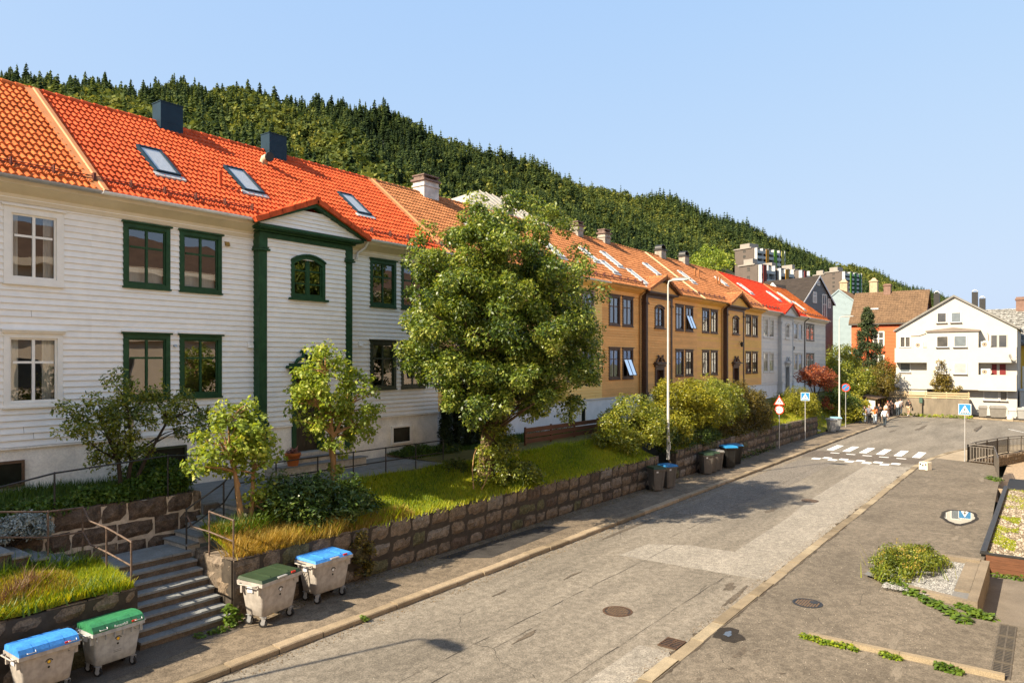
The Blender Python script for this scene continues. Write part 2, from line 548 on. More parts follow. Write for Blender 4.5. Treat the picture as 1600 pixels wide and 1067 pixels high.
def kerb_line(name, line, w, z0, z1, m, seg=1.15, side=1, gap=.012, jit=.012):
    b = MB()
    P = [Vector((x, y, 0)) for x, y in line]
    for i in range(len(P) - 1):
        d = P[i + 1] - P[i]
        L = d.length
        k = max(1, round(L / seg))
        u = d / L
        nrm = Vector((-u.y, u.x, 0)) * side
        for j in range(k):
            a = P[i] + u * (L * j / k + gap / 2)
            c = P[i] + u * (L * (j + 1) / k - gap / 2)
            h = z1 + random.uniform(-jit, jit) * .6
            o = random.uniform(-jit, jit)
            o2 = o + random.uniform(-jit, jit) * .4
            ch = .025
            prof = [(0, z0), (0, h - ch), (ch, h), (w, h), (w, z0)]
            q = [(a.x + nrm.x * (s + o), a.y + nrm.y * (s + o), z) for s, z in prof]
            r = [(c.x + nrm.x * (s + o2), c.y + nrm.y * (s + o2), z) for s, z in prof]
            n = len(prof)
            mi_ = random.randrange(len(m)) if isinstance(m, list) else 0
            b.add(q + r, [tuple(range(n)), tuple(range(2 * n - 1, n - 1, -1))] + [(t, t + 1, n + t + 1, n + t) for t in range(n - 1)], mi_)
    return tag(b.build(name, m), kind='structure')

KM = [KERB, mat('dark_kerb', (.19, .145, .092), .9, .25, 2.5, .6, 45, fine=.22, fscale=60), mat('light_kerb', (.30, .23, .15), .9, .2, 2.5, .6, 45, fine=.22, fscale=60)]
KP = [KERB_P, mat('worn_pale_kerb', (.29, .235, .155), .85, .2, 2.5, .5, 45, fine=.18, fscale=60), mat('stained_pale_kerb', (.18, .14, .09), .9, .25, 2.5, .5, 45, fine=.2, fscale=60)]
kerb_line('kerb', LK[:16], .28, -.05, .125, KM, gap=.025, jit=.02)
kerb_line('kerb', RK, .30, -.05, .062, KP, seg=1.25, side=-1, gap=.03, jit=.022)
b = MB()
rk = random.Random(17)
for (y0, sg, z_) in ((6.36, 1, .0055), (12.99, -1, .0055), (6.04, -1, .0535)):
    x = 4.0
    w0 = .02
    while x < 47:
        x1 = x + rk.uniform(.08, .35)
        w1 = max(.006, rk.gauss(.03, .03)) * (2.2 if rk.random() < .06 else 1)
        b.poly([(x, y0, z_), (x1, y0, z_), (x1, y0 + sg * w1, z_), (x, y0 + sg * w0, z_)])
        x, w0 = x1, w1
tag(b.build('kerb_gap', mat('kerb_dirt', (.060, .046, .032), .95, .4, 8, fine=.3, fscale=40)), kind='structure')
# far pavement with grass edge beyond the bend
fp_in = [(x, y) for x, y in LK[8:]]
fp_out = [(90, 15.5), (95.5, 14.5), (96, 9), (96, 5), (96, 2), (96, 0), (95, -4), (94, -11), (92, -26)]
strip_sheet('pavement', fp_in, fp_out, .10, ASPHALT_P)

# right pavement: flush slab with the sunken yard cut out of its far corner
b = MB()
RP = [(x, y - .30 if x < 60 else y - .3) for x, y in RK]
b.poly([(-30, 6.06, .05), (26.9, 6.06, .05), (26.9, 1.62, .05), (20.25, 1.62, .05), (20.25, -2.4, .05), (-30, -2.4, .05)])
b.poly([(26.9, 6.06, .05), (48, 6.06, .05), (52, 5.76, .05), (51.3, 4.1, .05), (50.4, 2.6, .05), (44.6, 2.05, .05), (41.4, 1.99, .05), (26.9, 1.62, .05)])
tag(b.build('pavement', ASPHALT_R), kind='structure')
b = MB()
b.poly([(52, 5.76, .05), (56, 5.12, .05), (59, 4.38, .05), (61.3, 3.3, .05), (63, 1.95, .05), (64.3, .3, .05), (65.1, -1.5, .05), (65.5, -4, .05), (65.6, -14, .05), (61.6, -14, .05), (61.5, -2, .05), (61.0, 0, .05), (59.5, 1.4, .05), (57.7, 2.4, .05), (54.1, 3.25, .05), (51.3, 4.1, .05)])
tag(b.build('pavement', mat('sandy_pavement', (.30, .24, .165), .92, .15, .5, .4, 90, fine=.2, fscale=50)), kind='structure')
# lower yard floor
b = MB()
b.poly([(20.25, 1.62, .046), (21.6, 1.62, -.42), (21.6, -2.4, -.42), (20.25, -2.4, .046)])
b.poly([(21.6, 1.62, -.42), (26.9, 1.62, -.42), (26.9, -2.4, -.42), (21.6, -2.4, -.42)])
tag(b.build('yard', mat('yard_paving', (.15, .125, .098), .9, .18, 1.2, .3, 50, fine=.15, fscale=40)), kind='structure')
b = MB()
b.poly([(41.5, 2.2, -.62), (66, 2.2, -.62), (66, -14, -.62), (41.5, -14, -.62)])
b.add([(41.5, 1.98, .05), (41.5, 1.98, -.62), (41.5, -14, -.62), (41.5, -14, .05)], [(0, 1, 2, 3)])
tag(b.build('yard', mat('yard_boards', (.30, .225, .15), .85, .2, 1.5, .2, 30, stretch=(1, 6, 1))), kind='structure')
# cheek of the lower yard under the pavement edge
b = MB()
b.box(20.25, 26.9, 1.62, 1.8, -.6, .046)
tag(b.build('kerb', CONCRETE), kind='structure')

# asphalt patches and paint, each a thin sheet a few millimetres up
sheet('road_patch', [(20.2, 10.95), (22.0, 10.85), (22.75, 9.6), (22.8, 8.15), (29.2, 8.25), (33, 8.5), (40, 8.6), (46.9, 8.7), (46.9, 6.37), (33, 6.37), (20.35, 6.37), (20.3, 7.7), (20.25, 9.2)], .004, ASPHALT_L)
sheet('road_patch', [(10.4, 7.15), (14.1, 7.15), (14.15, 6.36), (10.2, 6.36)], .004, ASPHALT_L)
sheet('road_patch', [(27, 12.1), (39.5, 12.6), (46.5, 12.4), (46.5, 10.4), (38, 10.3), (28, 10.5)], .004, mat('grey_patch_asphalt', (.148, .128, .105), .92, .12, .5, .25, 90, fine=.12, fscale=5, grain=.5))
sheet('road_patch', [(48.3, 12.9), (52, 12.9), (51.6, 6.2), (48.5, 6.36)], .004, mat('dark_band_asphalt', (.105, .085, .066), .92, .15, .5, .25, 90, fine=.12, fscale=5, grain=.4))
b = MB()
for (xa, ya, xb, yb) in [(-5, 10.0, 22.5, 10.05), (5, 7.5, 20.4, 7.45), (-5, 9.1, 14, 9.6), (22, 10.6, 47, 10.9)]:
    n = int((xb - xa) / .5)
    for i in range(n):
        t0, t1 = i / n, (i + 1) / n
        o0 = .012 * math.sin(i * 1.7) + .01 * math.sin(i * .6); o1 = .012 * math.sin((i + 1) * 1.7) + .01 * math.sin((i + 1) * .6)
        w = random.uniform(.002, .009)
        b.poly([(xa + (xb - xa) * t0, ya + (yb - ya) * t0 + o0 - w, .008), (xa + (xb - xa) * t1, ya + (yb - ya) * t1 + o1 - w, .008), (xa + (xb - xa) * t1, ya + (yb - ya) * t1 + o1 + w, .008), (xa + (xb - xa) * t0, ya + (yb - ya) * t0 + o0 + w, .008)])
rc = random.Random(9)
for (x, y, a, L) in [(18, 7.4, .2, 2.5), (16.5, 11.6, -.4, 2), (22, 11.9, .1, 3), (12.5, 10.9, .9, 1.4), (26, 9.3, -.2, 4), (11, 7.4, .1, 3.5), (19.5, 9.5, 1.4, 1.6), (30, 11.5, .05, 5), (17.2, 3.6, .6, 1.6), (19.5, 3.9, -.5, 1.3), (36, 3.6, .3, 2.5), (45, 3.6, 1.0, 1.8), (46.5, 3.3, .2, 1.6), (13, 4.2, .3, 2.2), (60, 9, .3, 4), (70, 7, .1, 6)]:
    z_ = .054 if y < 6 else .008
    for k in range(int(L / .12)):
        x2, y2 = x + .12 * math.cos(a), y + .12 * math.sin(a)
        w = rc.uniform(.002, .007)
        nx, ny = -math.sin(a) * w, math.cos(a) * w
        b.poly([(x - nx, y - ny, z_), (x2 - nx, y2 - ny, z_), (x2 + nx, y2 + ny, z_), (x + nx, y + ny, z_)])
        x, y = x2, y2
        a += rc.uniform(-.5, .5)
tag(b.build('road_joint', CRACK), kind='structure')

def blotch(name, cx, cy, rx, ry, z, m, n=26, rough=.3, seed=1):
    rs = random.Random(seed)
    ph = [rs.uniform(0, 6.28) for _ in range(4)]
    pts = []
    for i in range(n):
        a = 6.2832 * i / n
        k = 1 + rough * (.5 * math.sin(2 * a + ph[0]) + .35 * math.sin(3 * a + ph[1]) + .3 * math.sin(5 * a + ph[2]) + .25 * math.sin(9 * a + ph[3]))
        pts.append((cx + rx * k * math.cos(a), cy + ry * k * math.sin(a), z))
    b = MB(); b.poly(pts)
    return tag(b.build(name, m), kind='structure')

blotch('asphalt_stain', 23.5, 12.4, 1.6, .10, .008, STAIN, seed=3)
for i, (x, y, rx, ry) in enumerate([(13.0, 9.4, .5, .05), (15.0, 11.7, .25, .05), (19.2, 7.0, .35, .13), (17.5, 11.0, .35, .05), (75, 9.4, 2.6, .25), (70, 11, 1.4, .12), (86, 6.5, 1.2, .25), (30, 9.2, .5, .14), (14.9, 5.2, .26, .10), (15.2, 4.95, .12, .05), (14.0, 5.1, .07, .05), (13.2, 5.4, .08, .05), (14.4, 4.2, .05, .05), (30.5, 6.05, .6, .06), (24, 6.1, .8, .06), (18.5, 6.6, .9, .07), (77, 5.2, 2.5, .2), (79.5, 10.2, 1.2, .12)]):
    blotch('asphalt_stain', x, y, rx, ry, .054 if y < 6.02 else .0095, STAIN, rough=.55, seed=i)
for i, (x, y, rx, ry) in enumerate([(17.6, 2.7, .5, .10), (16.5, 3.1, .35, .10), (18.8, 2.4, .35, .07), (29.4, 3.1, .10, .40), (30.9, 2.7, .35, .08), (29, 2.6, .4, .09), (44, 2.8, .7, .12), (46, 2.9, .5, .10), (40, 2.6, .6, .1), (36.5, 2.7, .5, .09), (15.8, 2.4, .4, .08), (42, 5, .5, .08)]):
    blotch('sun_glint', x, y, rx, ry, .054, mat('painted_glint', (.165, .138, .105), .9, .15, 4, fine=.25, fscale=50), rough=.5, seed=60 + i)  # pale patches painting sun glints onto the right pavement
sheet('pavement_patch', [(16.1, 15.0), (21.5, 14.95), (22.2, 14.0), (17.2, 13.75)], .124, ASPHALT_D)
sheet('pavement_patch', [(-2, 15.4), (9.0, 15.3), (9.2, 14.6), (5, 14.1), (-2, 13.9)], .124, mat('dirty_pavement', (.09, .074, .058), .92, .35, .9, .4, 80, fine=.3, fscale=50))
PUD = bpy.data.materials.new('still_water'); PUD.use_nodes = True
_p = PUD.node_tree.nodes['Principled BSDF']
_p.inputs['Base Color'].default_value = (.05, .045, .035, 1); _p.inputs['Roughness'].default_value = .015; _p.inputs['IOR'].default_value = 1.33
_p.inputs['Specular IOR Level'].default_value = 1.0; _p.inputs['Coat Weight'].default_value = 1.0; _p.inputs['Coat Roughness'].default_value = .01
WET = mat('wet_asphalt', (.028, .022, .016), .7, .3, 5, .3, 80, spec=.2, fine=.3, fscale=50)
blotch('wet_patch', 33.0, 2.84, 1.55, .68, .055, WET, rough=.16, seed=21)
blotch('puddle', 33.05, 2.84, 1.3, .54, .058, PUD, rough=.14, seed=21)
blotch('wet_patch', 15.7, 5.75, .42, .34, .055, WET, rough=.3, seed=31)
blotch('puddle', 15.75, 5.78, .15, .09, .058, PUD, rough=.4, seed=32)

# road markings
b = MB()
for y in (12.13, 11.07, 10.0, 8.94, 7.87, 6.80):
    x0 = 52.6 - (12.13 - y) * .16
    b.poly([(x0, y - .23, .0125), (x0 + 3.3, y - .19, .0125), (x0 + 3.3, y + .27, .0125), (x0, y + .23, .0125)])
for k in range(10):
    y = 12.0 - k * .49
    x0 = 47.9 - k * .035 + (.0 if k % 2 else -.72)
    b.poly([(x0, y - .47, .0125), (x0 + .72, y - .47, .0125), (x0 + .72, y, .0125), (x0, y, .0125)])
for k in range(5):
    y = 11.75 - k * 1.0
    b.poly([(51.0 - k * .1, y - .55, .0125), (51.28 - k * .1, y - .55, .0125), (51.28 - k * .1, y, .0125), (51.0 - k * .1, y, .0125)])
b.poly([(73.5, 1.0, .0125), (73.7, 1.0, .0125), (78.6, 3.0, .0125), (78.4, 3.0, .0125)])
tag(b.build('road_marking', ROADPAINT), kind='structure')

# ------------------------------------------------------------------ manholes and grates
def manhole(x, y, z, r, label, seg=28, spot=False):
    t = thing('manhole_cover', label, 'manhole cover', (x, y, z), group='manhole covers')
    b = MB()
    ring = [(math.cos(6.2832 * i / seg), math.sin(6.2832 * i / seg)) for i in range(seg)]
    vs = [(x + c * r, y + s * r, z) for c, s in ring] + [(x + c * r, y + s * r, z + .012) for c, s in ring] + [(x + c * r * .86, y + s * r * .86, z + .012) for c, s in ring] + [(x + c * r * .86, y + s * r * .86, z + .004) for c, s in ring]
    fs = []
    for k in range(3):
        fs += [(k * seg + i, k * seg + (i + 1) % seg, (k + 1) * seg + (i + 1) % seg, (k + 1) * seg + i) for i in range(seg)]
    b.add(vs, fs)
    b.build('rim', BLACKMETAL if spot else IRON, t)
    b = MB()
    b.add([(x + c * r * .85, y + s * r * .85, z + .006) for c, s in ring], [tuple(range(seg))], 0)
    n = 9
    for k in range(n):
        yy = (k - (n - 1) / 2) * r * .17
        hw = math.sqrt(max(0, (r * .8) ** 2 - yy * yy))
        m_ = max(2, int(hw / .07))
        for j in range(m_):
            xx = -hw + 2 * hw * (j + .5) / m_
            off = .03 * math.sin(xx * 9) if not spot else 0
            b.box(x + xx - hw / m_ * .8, x + xx + hw / m_ * .8, y + yy + off - r * .05, y + yy + off + r * .05, z + .0055, z + .014, 1)
    b.build('cover', [BLACKMETAL, mat('worn_iron', (.135, .088, .052), .65, .25, 12, spec=.3)], t)
    if spot:
        b = MB(); b.cyl((x + .12, y - .12, z + .012), (0, 0, 1), r * .3, .01, 16); b.build('hatch', BLACKMETAL, t)
    return t
manhole(15.66, 8.53, .0, .37, 'rusty patterned manhole cover in the middle of the near road')
manhole(33.1, 8.45, .0, .36, 'rusty manhole cover at the edge of the tree shadow on the road')
manhole(18.95, 4.9, .05, .36, 'dark ribbed manhole cover with a small round hatch in the right pavement', spot=True)

def grate(name, x0, x1, y0, y1, z, nx, ny, label, m=IRON):
    t = thing(name, label, 'drain grate', ((x0 + x1) / 2, (y0 + y1) / 2, z))
    b = MB()
    w = .03
    b.box(x0, x1, y0, y0 + w, z, z + .014); b.box(x0, x1, y1 - w, y1, z, z + .014)
    b.box(x0, x0 + w, y0 + w, y1 - w, z, z + .014); b.box(x1 - w, x1, y0 + w, y1 - w, z, z + .014)
    b.build('frame', m, t)
    b = MB()
    b.box(x0 + w, x1 - w, y0 + w, y1 - w, z + .001, z + .004, 1)
    for i in range(1, nx):
        xx = x0 + (x1 - x0) * i / nx
        b.box(xx - .012, xx + .012, y0 + w, y1 - w, z + .004, z + .012)
    for i in range(1, ny):
        yy = y0 + (y1 - y0) * i / ny
        b.box(x0 + w, x1 - w, yy - .016, yy + .016, z + .005, z + .013)
    b.build('bars', [m, BLACKP], t)
grate('drain_grate', 14.3, 14.85, 6.38, 6.82, .012, 6, 2, 'rusty square drain grate against the right kerb')
for k in range(4):
    grate('channel_grate', 16.75 + k * .86, 16.75 + k * .86 + .82, .60, .93, .052, 9, 2,
          ['channel drain grate at the very bottom of the picture edge', 'channel drain grate second from the bottom of the row', 'channel drain grate third from the bottom of the row', 'channel drain grate nearest the planter, topmost of the row'][k], mat('grey_iron', (.085, .07, .052), .7, .25, 9))
# ------------------------------------------------------------------ row houses
YF = 21.5
Z_SID, Z_EAVE = 3.95, 10.62
EY, EZ, RY, RZ = 21.05, 10.86, 26.0, 14.8
SL = (RZ - EZ) / (RY - EY)
def roof_z(y): return EZ + SL * (y - EY)

def subtract(iv, a, b_):
    out = []
    for s, e in iv:
        if b_ <= s or a >= e: out.append((s, e)); continue
        if a > s: out.append((s, a))
        if b_ < e: out.append((b_, e))
    return out

def siding(mb, x0, x1, z0, z1, y, opens=(), e=.17, d=.042, nm=2, axis='x', lim=None):
    row = z0
    def pt(a, yy, z):
        return (a, yy, z) if axis == 'x' else (yy, a, z)
    while row < z1 - 1e-4:
        top = min(row + e, z1)
        cuts = sorted({row, top} | {o[2] for o in opens if row < o[2] < top} | {o[3] for o in opens if row < o[3] < top})
        mi = random.randrange(nm)
        joints = sorted(x0 + (x1 - x0) * random.random() for _ in range(int((x1 - x0) / 7))) if nm > 1 else []
        for za, zc in zip(cuts[:-1], cuts[1:]):
            if lim is not None:
                (s0, t0), (s1, t1) = lim(za), lim(zc)
                ya = y - d * (1 - (za - row) / e); yc = y - d * (1 - (zc - row) / e)
                if t0 - s0 > .01:
                    t1 = max(t1, s1)
                    mb.add([pt(s0, ya, za), pt(t0, ya, za), pt(t1, yc, zc), pt(s1, yc, zc)], [(0, 1, 2, 3)], mi)
                    mb.add([pt(s0, y + .004, za), pt(t0, y + .004, za), pt(t0, ya, za), pt(s0, ya, za)], [(0, 1, 2, 3)], mi)
                continue
            lo_, hi_ = x0, x1
            iv = [(lo_, hi_)]
            for o in opens:
                if o[2] < zc - 1e-6 and o[3] > za + 1e-6:
                    iv = subtract(iv, o[0], o[1])
            ya = y - d * (1 - (za - row) / e)
            yc = y - d * (1 - (zc - row) / e)
            if axis == 'x' and joints:
                iv2 = []
                for s, t in iv:
                    a_ = s
                    for j_ in joints:
                        if s + .1 < j_ < t - .1:
                            iv2.append((a_, j_ - .004)); a_ = j_ + .004
                    iv2.append((a_, t))
                iv = iv2
            for s, t in iv:
                if t - s < 1e-4: continue
                mb.add([pt(s, ya, za), pt(t, ya, za), pt(t, yc, zc), pt(s, yc, zc)], [(0, 1, 2, 3)], mi)
                if za == row:
                    mb.add([pt(s, y + .004, za), pt(t, y + .004, za), pt(t, ya, za), pt(s, ya, za)], [(0, 1, 2, 3)], mi)
        row = top

def drape(x0, x1, z0, z1, y, part=.3, amp=.03):
    """two gathered curtain lengths"""
    b = MB()
    for (a, c) in ((x0, x0 + (x1 - x0) * part), (x1 - (x1 - x0) * part, x1)):
        n = 10
        vs, fs = [], []
        for i in range(n + 1):
            t = i / n
            yy = y + amp * math.sin(t * 15)
            vs += [(a + (c - a) * t, yy, z0), (a + (c - a) * t, yy, z1)]
        for i in range(n):
            fs.append((2 * i, 2 * i + 2, 2 * i + 3, 2 * i + 1))
        b.add(vs, fs, 0, True)
    return b

def window(root, x0, x1, z0, z1, y, fm, sm=None, curtain=None, openp=0, split=.34, cw=.13, cap=.05, label=None, rows=2, cols=2, head=None):
    sm = sm or fm
    b = MB()
    b.box(x0, x0 + cw, y - .055, y + .03, z0, z1)
    b.box(x1 - cw, x1, y - .055, y + .03, z0, z1)
    b.box(x0 + cw, x1 - cw, y - .053, y + .03, z1 - cw, z1)
    b.box(x0 + cw, x1 - cw, y - .053, y + .03, z0, z0 + cw * .8)
    b.box(x0 - .05, x1 + .05, y - .12, y + .01, z1, z1 + cap)
    b.box(x0 - .02, x1 + .02, y - .10, y + .01, z0 - .05, z0)
    if head:
        b.box(x0 - .07, x1 + .07, y - .16, y + .01, z1 + cap + .002, z1 + cap + .04, 1)
    ix0, ix1, iz0, iz1 = x0 + cw, x1 - cw, z0 + cw * .8, z1 - cw
    # reveal
    b.box(ix0 - .02, ix0, y + .03, y + .16, iz0, iz1); b.box(ix1, ix1 + .02, y + .03, y + .16, iz0, iz1)
    b.box(ix0, ix1, y + .03, y + .16, iz1, iz1 + .02); b.box(ix0, ix1, y + .03, y + .16, iz0 - .02, iz0)
    w = b.build('window', [fm, head or fm], root)
    if label: w['label'] = label
    # sash
    b = MB()
    st = .05
    b.box(ix0, ix0 + st, y + .0, y + .05, iz0, iz1); b.box(ix1 - st, ix1, y + .0, y + .05, iz0, iz1)
    b.box(ix0 + st, ix1 - st, y + .0, y + .05, iz1 - st, iz1); b.box(ix0 + st, ix1 - st, y + .0, y + .05, iz0, iz0 + st)
    xs = [ix0 + st + (ix1 - ix0 - 2 * st) * i / cols for i in range(cols + 1)]
    zt = iz1 - (iz1 - iz0) * split
    for xm in xs[1:-1]:
        b.box(xm - .035, xm + .035, y - .006, y + .048, iz0 + st, iz1 - st)
    zs = [zt] if rows == 2 else [iz0 + (iz1 - iz0) * i / rows for i in range(1, rows)]
    for zz in zs:
        for a, c in zip(xs[:-1], xs[1:]):
            b.box(a + .035, c - .035, y + .001, y + .046, zz - .03, zz + .03)
    if openp:
        zo = zt - .03
        s_ = math.sin(.38) * (zo - iz0); c_ = math.cos(.38) * (zo - iz0)
        for a in (ix0 + st, (ix0 + ix1) / 2 - .03, ix1 - st - .05):
            b.prism([(a, y - .012, zo), (a + .05, y - .012, zo), (a + .05, y - .012 - s_, zo - c_), (a, y - .012 - s_, zo - c_)], (0, -.035, 0))
        b.prism([(ix0 + st + .05, y - .012 - s_, zo - c_), (ix1 - st - .05, y - .012 - s_, zo - c_), (ix1 - st - .05, y - .012 - s_, zo - c_ + .05), (ix0 + st + .05, y - .012 - s_, zo - c_ + .05)], (0, -.035, 0))
    b.build('sash', sm, w)
    b = MB()
    if openp:
        b.poly([(ix0 + st, y + .025, zt), (ix1 - st, y + .025, zt), (ix1 - st, y + .025, iz1 - st), (ix0 + st, y + .025, iz1 - st)])
        b.poly([(ix0 + st + .05, y - .03, zo), (ix1 - st - .05, y - .03, zo), (ix1 - st - .05, y - .03 - s_, zo - c_), (ix0 + st + .05, y - .03 - s_, zo - c_)])
    else:
        b.poly([(ix0 + st, y + .025, iz0 + st), (ix1 - st, y + .025, iz0 + st), (ix1 - st, y + .025, iz1 - st), (ix0 + st, y + .025, iz1 - st)])
    b.build('pane', GLASS, w)
    if curtain == 'drape':
        drape(ix0, ix1, iz0, iz1, y + .22, random.uniform(.22, .36)).build('curtain', CURTAIN, w)
    elif curtain == 'blind':
        b = MB(); b.box(ix0, ix1, y + .18, y + .19, iz1 - (iz1 - iz0) * random.uniform(.3, .5), iz1); b.build('blind', BLIND, w)
    elif curtain == 'half':
        b = MB(); b.box(ix0, ix1, y + .2, y + .21, iz0, iz0 + (iz1 - iz0) * .3); b.build('curtain', CURTAIN, w)
    elif curtain == 'tied':
        b = MB()
        for s in (0, 1):
            a = ix0 if s == 0 else ix1
            c = (ix0 + ix1) / 2 - (.06 if s == 0 else -.06)
            b.poly([(a, y + .2, iz1), (c, y + .2, iz1), (a + (c - a) * .55, y + .23, iz0 + (iz1 - iz0) * .45), (a, y + .2, iz0 + (iz1 - iz0) * .22)])
        b.build('curtain', CURTAIN, w)
    return (x0 + cw * .5, x1 - cw * .5, z0 + cw * .4, z1 - cw * .5)

CELLAR = mat('dark_cellar_pane', (.012, .014, .010), .3, .5, 3, spec=.12)
def simple_window(b_root, x0, x1, z0, z1, y, fm, gm=None, name='window', cols=2, rows=2, fw=.1, sill=None):
    b = MB()
    b.box(x0, x1, y - .06, y + .02, z0, z0 + fw); b.box(x0, x1, y - .06, y + .02, z1 - fw, z1)
    b.box(x0, x0 + fw, y - .06, y + .02, z0 + fw, z1 - fw); b.box(x1 - fw, x1, y - .06, y + .02, z0 + fw, z1 - fw)
    for i in range(1, cols):
        x = x0 + (x1 - x0) * i / cols; b.box(x - .04, x + .04, y - .05, y + .02, z0 + fw, z1 - fw)
    for i in range(1, rows):
        z = z0 + (z1 - z0) * (i + .25) / rows
        for j in range(cols):
            xa = x0 + (x1 - x0) * j / cols + .05; xb = x0 + (x1 - x0) * (j + 1) / cols - .05
            b.box(max(xa, x0 + fw), min(xb, x1 - fw), y - .045, y + .02, z - .04, z + .04)
    if sill: b.box(x0 - .06, x1 + .06, y - .16, y + .02, z0 - .09, z0 - .005, 1)
    w = b.build(name, [fm, sill or fm], b_root)
    b = MB(); b.poly([(x0 + fw, y - .02, z0 + fw), (x1 - fw, y - .02, z0 + fw), (x1 - fw, y - .02, z1 - fw), (x0 + fw, y - .02, z1 - fw)])
    b.build('pane', gm or PANE, w)
PANE = mat('reflecting_pane', (.045, .045, .045), .06, .5, .8, spec=.8, col2=(.11, .10, .09))
PANE_L = mat('curtained_pane', (.34, .34, .33), .25, .12, 2, spec=.7)
PANE_B = mat('blue_grey_pane', (.15, .17, .18), .12, .15, 2, spec=.7)

def tiles(mb, x0, x1, ey, ez, ry, rz, tw=.30, ct=.345, mi=0, h=.05, nseg=6):
    L = math.hypot(ry - ey, rz - ez)
    ny = max(1, round(L / ct)); nx = max(1, round((x1 - x0) / tw))
    uy, uz = (ry - ey) / L, (rz - ez) / L
    vy, vz = -uz, uy            # outward normal (front slope)
    if vz < 0: vy, vz = -vy, -vz
    step = L / ny
    m_ = nx * nseg
    xs = [x0 + (x1 - x0) * i / m_ for i in range(m_ + 1)]
    prof = []
    for i in range(m_ + 1):
        ph = (i % nseg) / nseg
        prof.append(h * (0, .62, 1.0, .92, .45, 0)[i % nseg])
    for k in range(ny):
        a, c = k * step, (k + 1) * step + .03
        vs = []
        jit = [random.uniform(-.006, .006) for _ in range(nx + 1)]
        for s, lift in ((a - .001, .034), (a, .062), (c, .010)):
            for i in range(m_ + 1):
                o = lift + prof[i] + (jit[i // nseg] if s < c else 0) - (.03 if s < a else 0)
                vs.append((xs[i], ey + uy * s + vy * o, ez + uz * s + vz * o))
        n = m_ + 1
        fs = [(i, i + 1, n + i + 1, n + i) for i in range(m_)]
        mb.add(vs[:2 * n], fs, mi, False)
        mb.add(vs[n:], [(i, i + 1, n + i + 1, n + i) for i in range(m_)], mi, True)

def skylight(root, x0, x1, s0, s1, fm, lead=LEAD):
    """on the front roof slope, between slope fractions"""
    def q(x, s, o):
        y = EY + (RY - EY) * s; z = EZ + (RZ - EZ) * s
        return (x, y - .623 * o, z + .782 * o)
    b = MB()
    def bar(xa, xb, sa, sb, o0, o1, mi=0):
        b.add([q(xa, sa, o0), q(xb, sa, o0), q(xb, sb, o0), q(xa, sb, o0), q(xa, sa, o1), q(xb, sa, o1), q(xb, sb, o1), q(xa, sb, o1)],
              [(0, 3, 2, 1), (4, 5, 6, 7), (0, 1, 5, 4), (1, 2, 6, 5), (2, 3, 7, 6), (3, 0, 4, 7)], mi)
    w = .07; ws = .010
    bar(x0, x1, s0, s0 + ws, 0, .19); bar(x0, x1, s1 - ws, s1, 0, .19)
    bar(x0, x0 + w, s0 + ws, s1 - ws, 0, .19); bar(x1 - w, x1, s0 + ws, s1 - ws, 0, .19)
    bar(x0 - .1, x1 + .1, s0 - .035, s0, .06, .125, 1)
    f = b.build('skylight', [fm, lead], root)
    b = MB()
    b.poly([q(x0 + w, s0 + ws, .165), q(x1 - w, s0 + ws, .165), q(x1 - w, s1 - ws, .165), q(x0 + w, s1 - ws, .165)])
    b.build('pane', SKYGLASS, f)
    b = MB()
    b.poly([q(x0 + w, s0 + ws, .135), q(x1 - w, s0 + ws, .135), q(x1 - w, s1 - ws, .135), q(x0 + w, s1 - ws, .135)])
    b.build('blind', CURTAIN, f)  # white blind right under the glass, added to lighten the pane like reflected cloud

def pilaster(root, x0, x1, y0, y1, m):
    b = MB()
    b.box(x0, x1, y0, y1, 4.0, 10.0)
    b.box(x0 + .07, x1 - .07, y0 - .012, y0, 4.4, 9.85)
    for (za, zb, o) in ((2.9, 4.0, .03), (4.0, 4.10, .055), (9.90, 9.96, .08), (9.98, 10.03, .05), (10.03, 10.46, .012)):
        b.box(x0 - o, x1 + o, y0 - o, y1, za, zb)
    b.build('pilaster', m, root)

def lantern(root, x, y, z, m=BLACKMETAL):
    b = MB()
    b.tube([(x, y, z + .25), (x, y - .2, z + .32), (x, y - .28, z + .26)], .018, 6)
    b.frust((x - .07, x + .07, y - .35, y - .21), z - .15, (x - .12, x + .12, y - .40, y - .16), z + .15)
    b.frust((x - .15, x + .15, y - .43, y - .13), z + .15, (x - .03, x + .03, y - .31, y - .25), z + .27)
    b.build('wall_lantern', m, root)

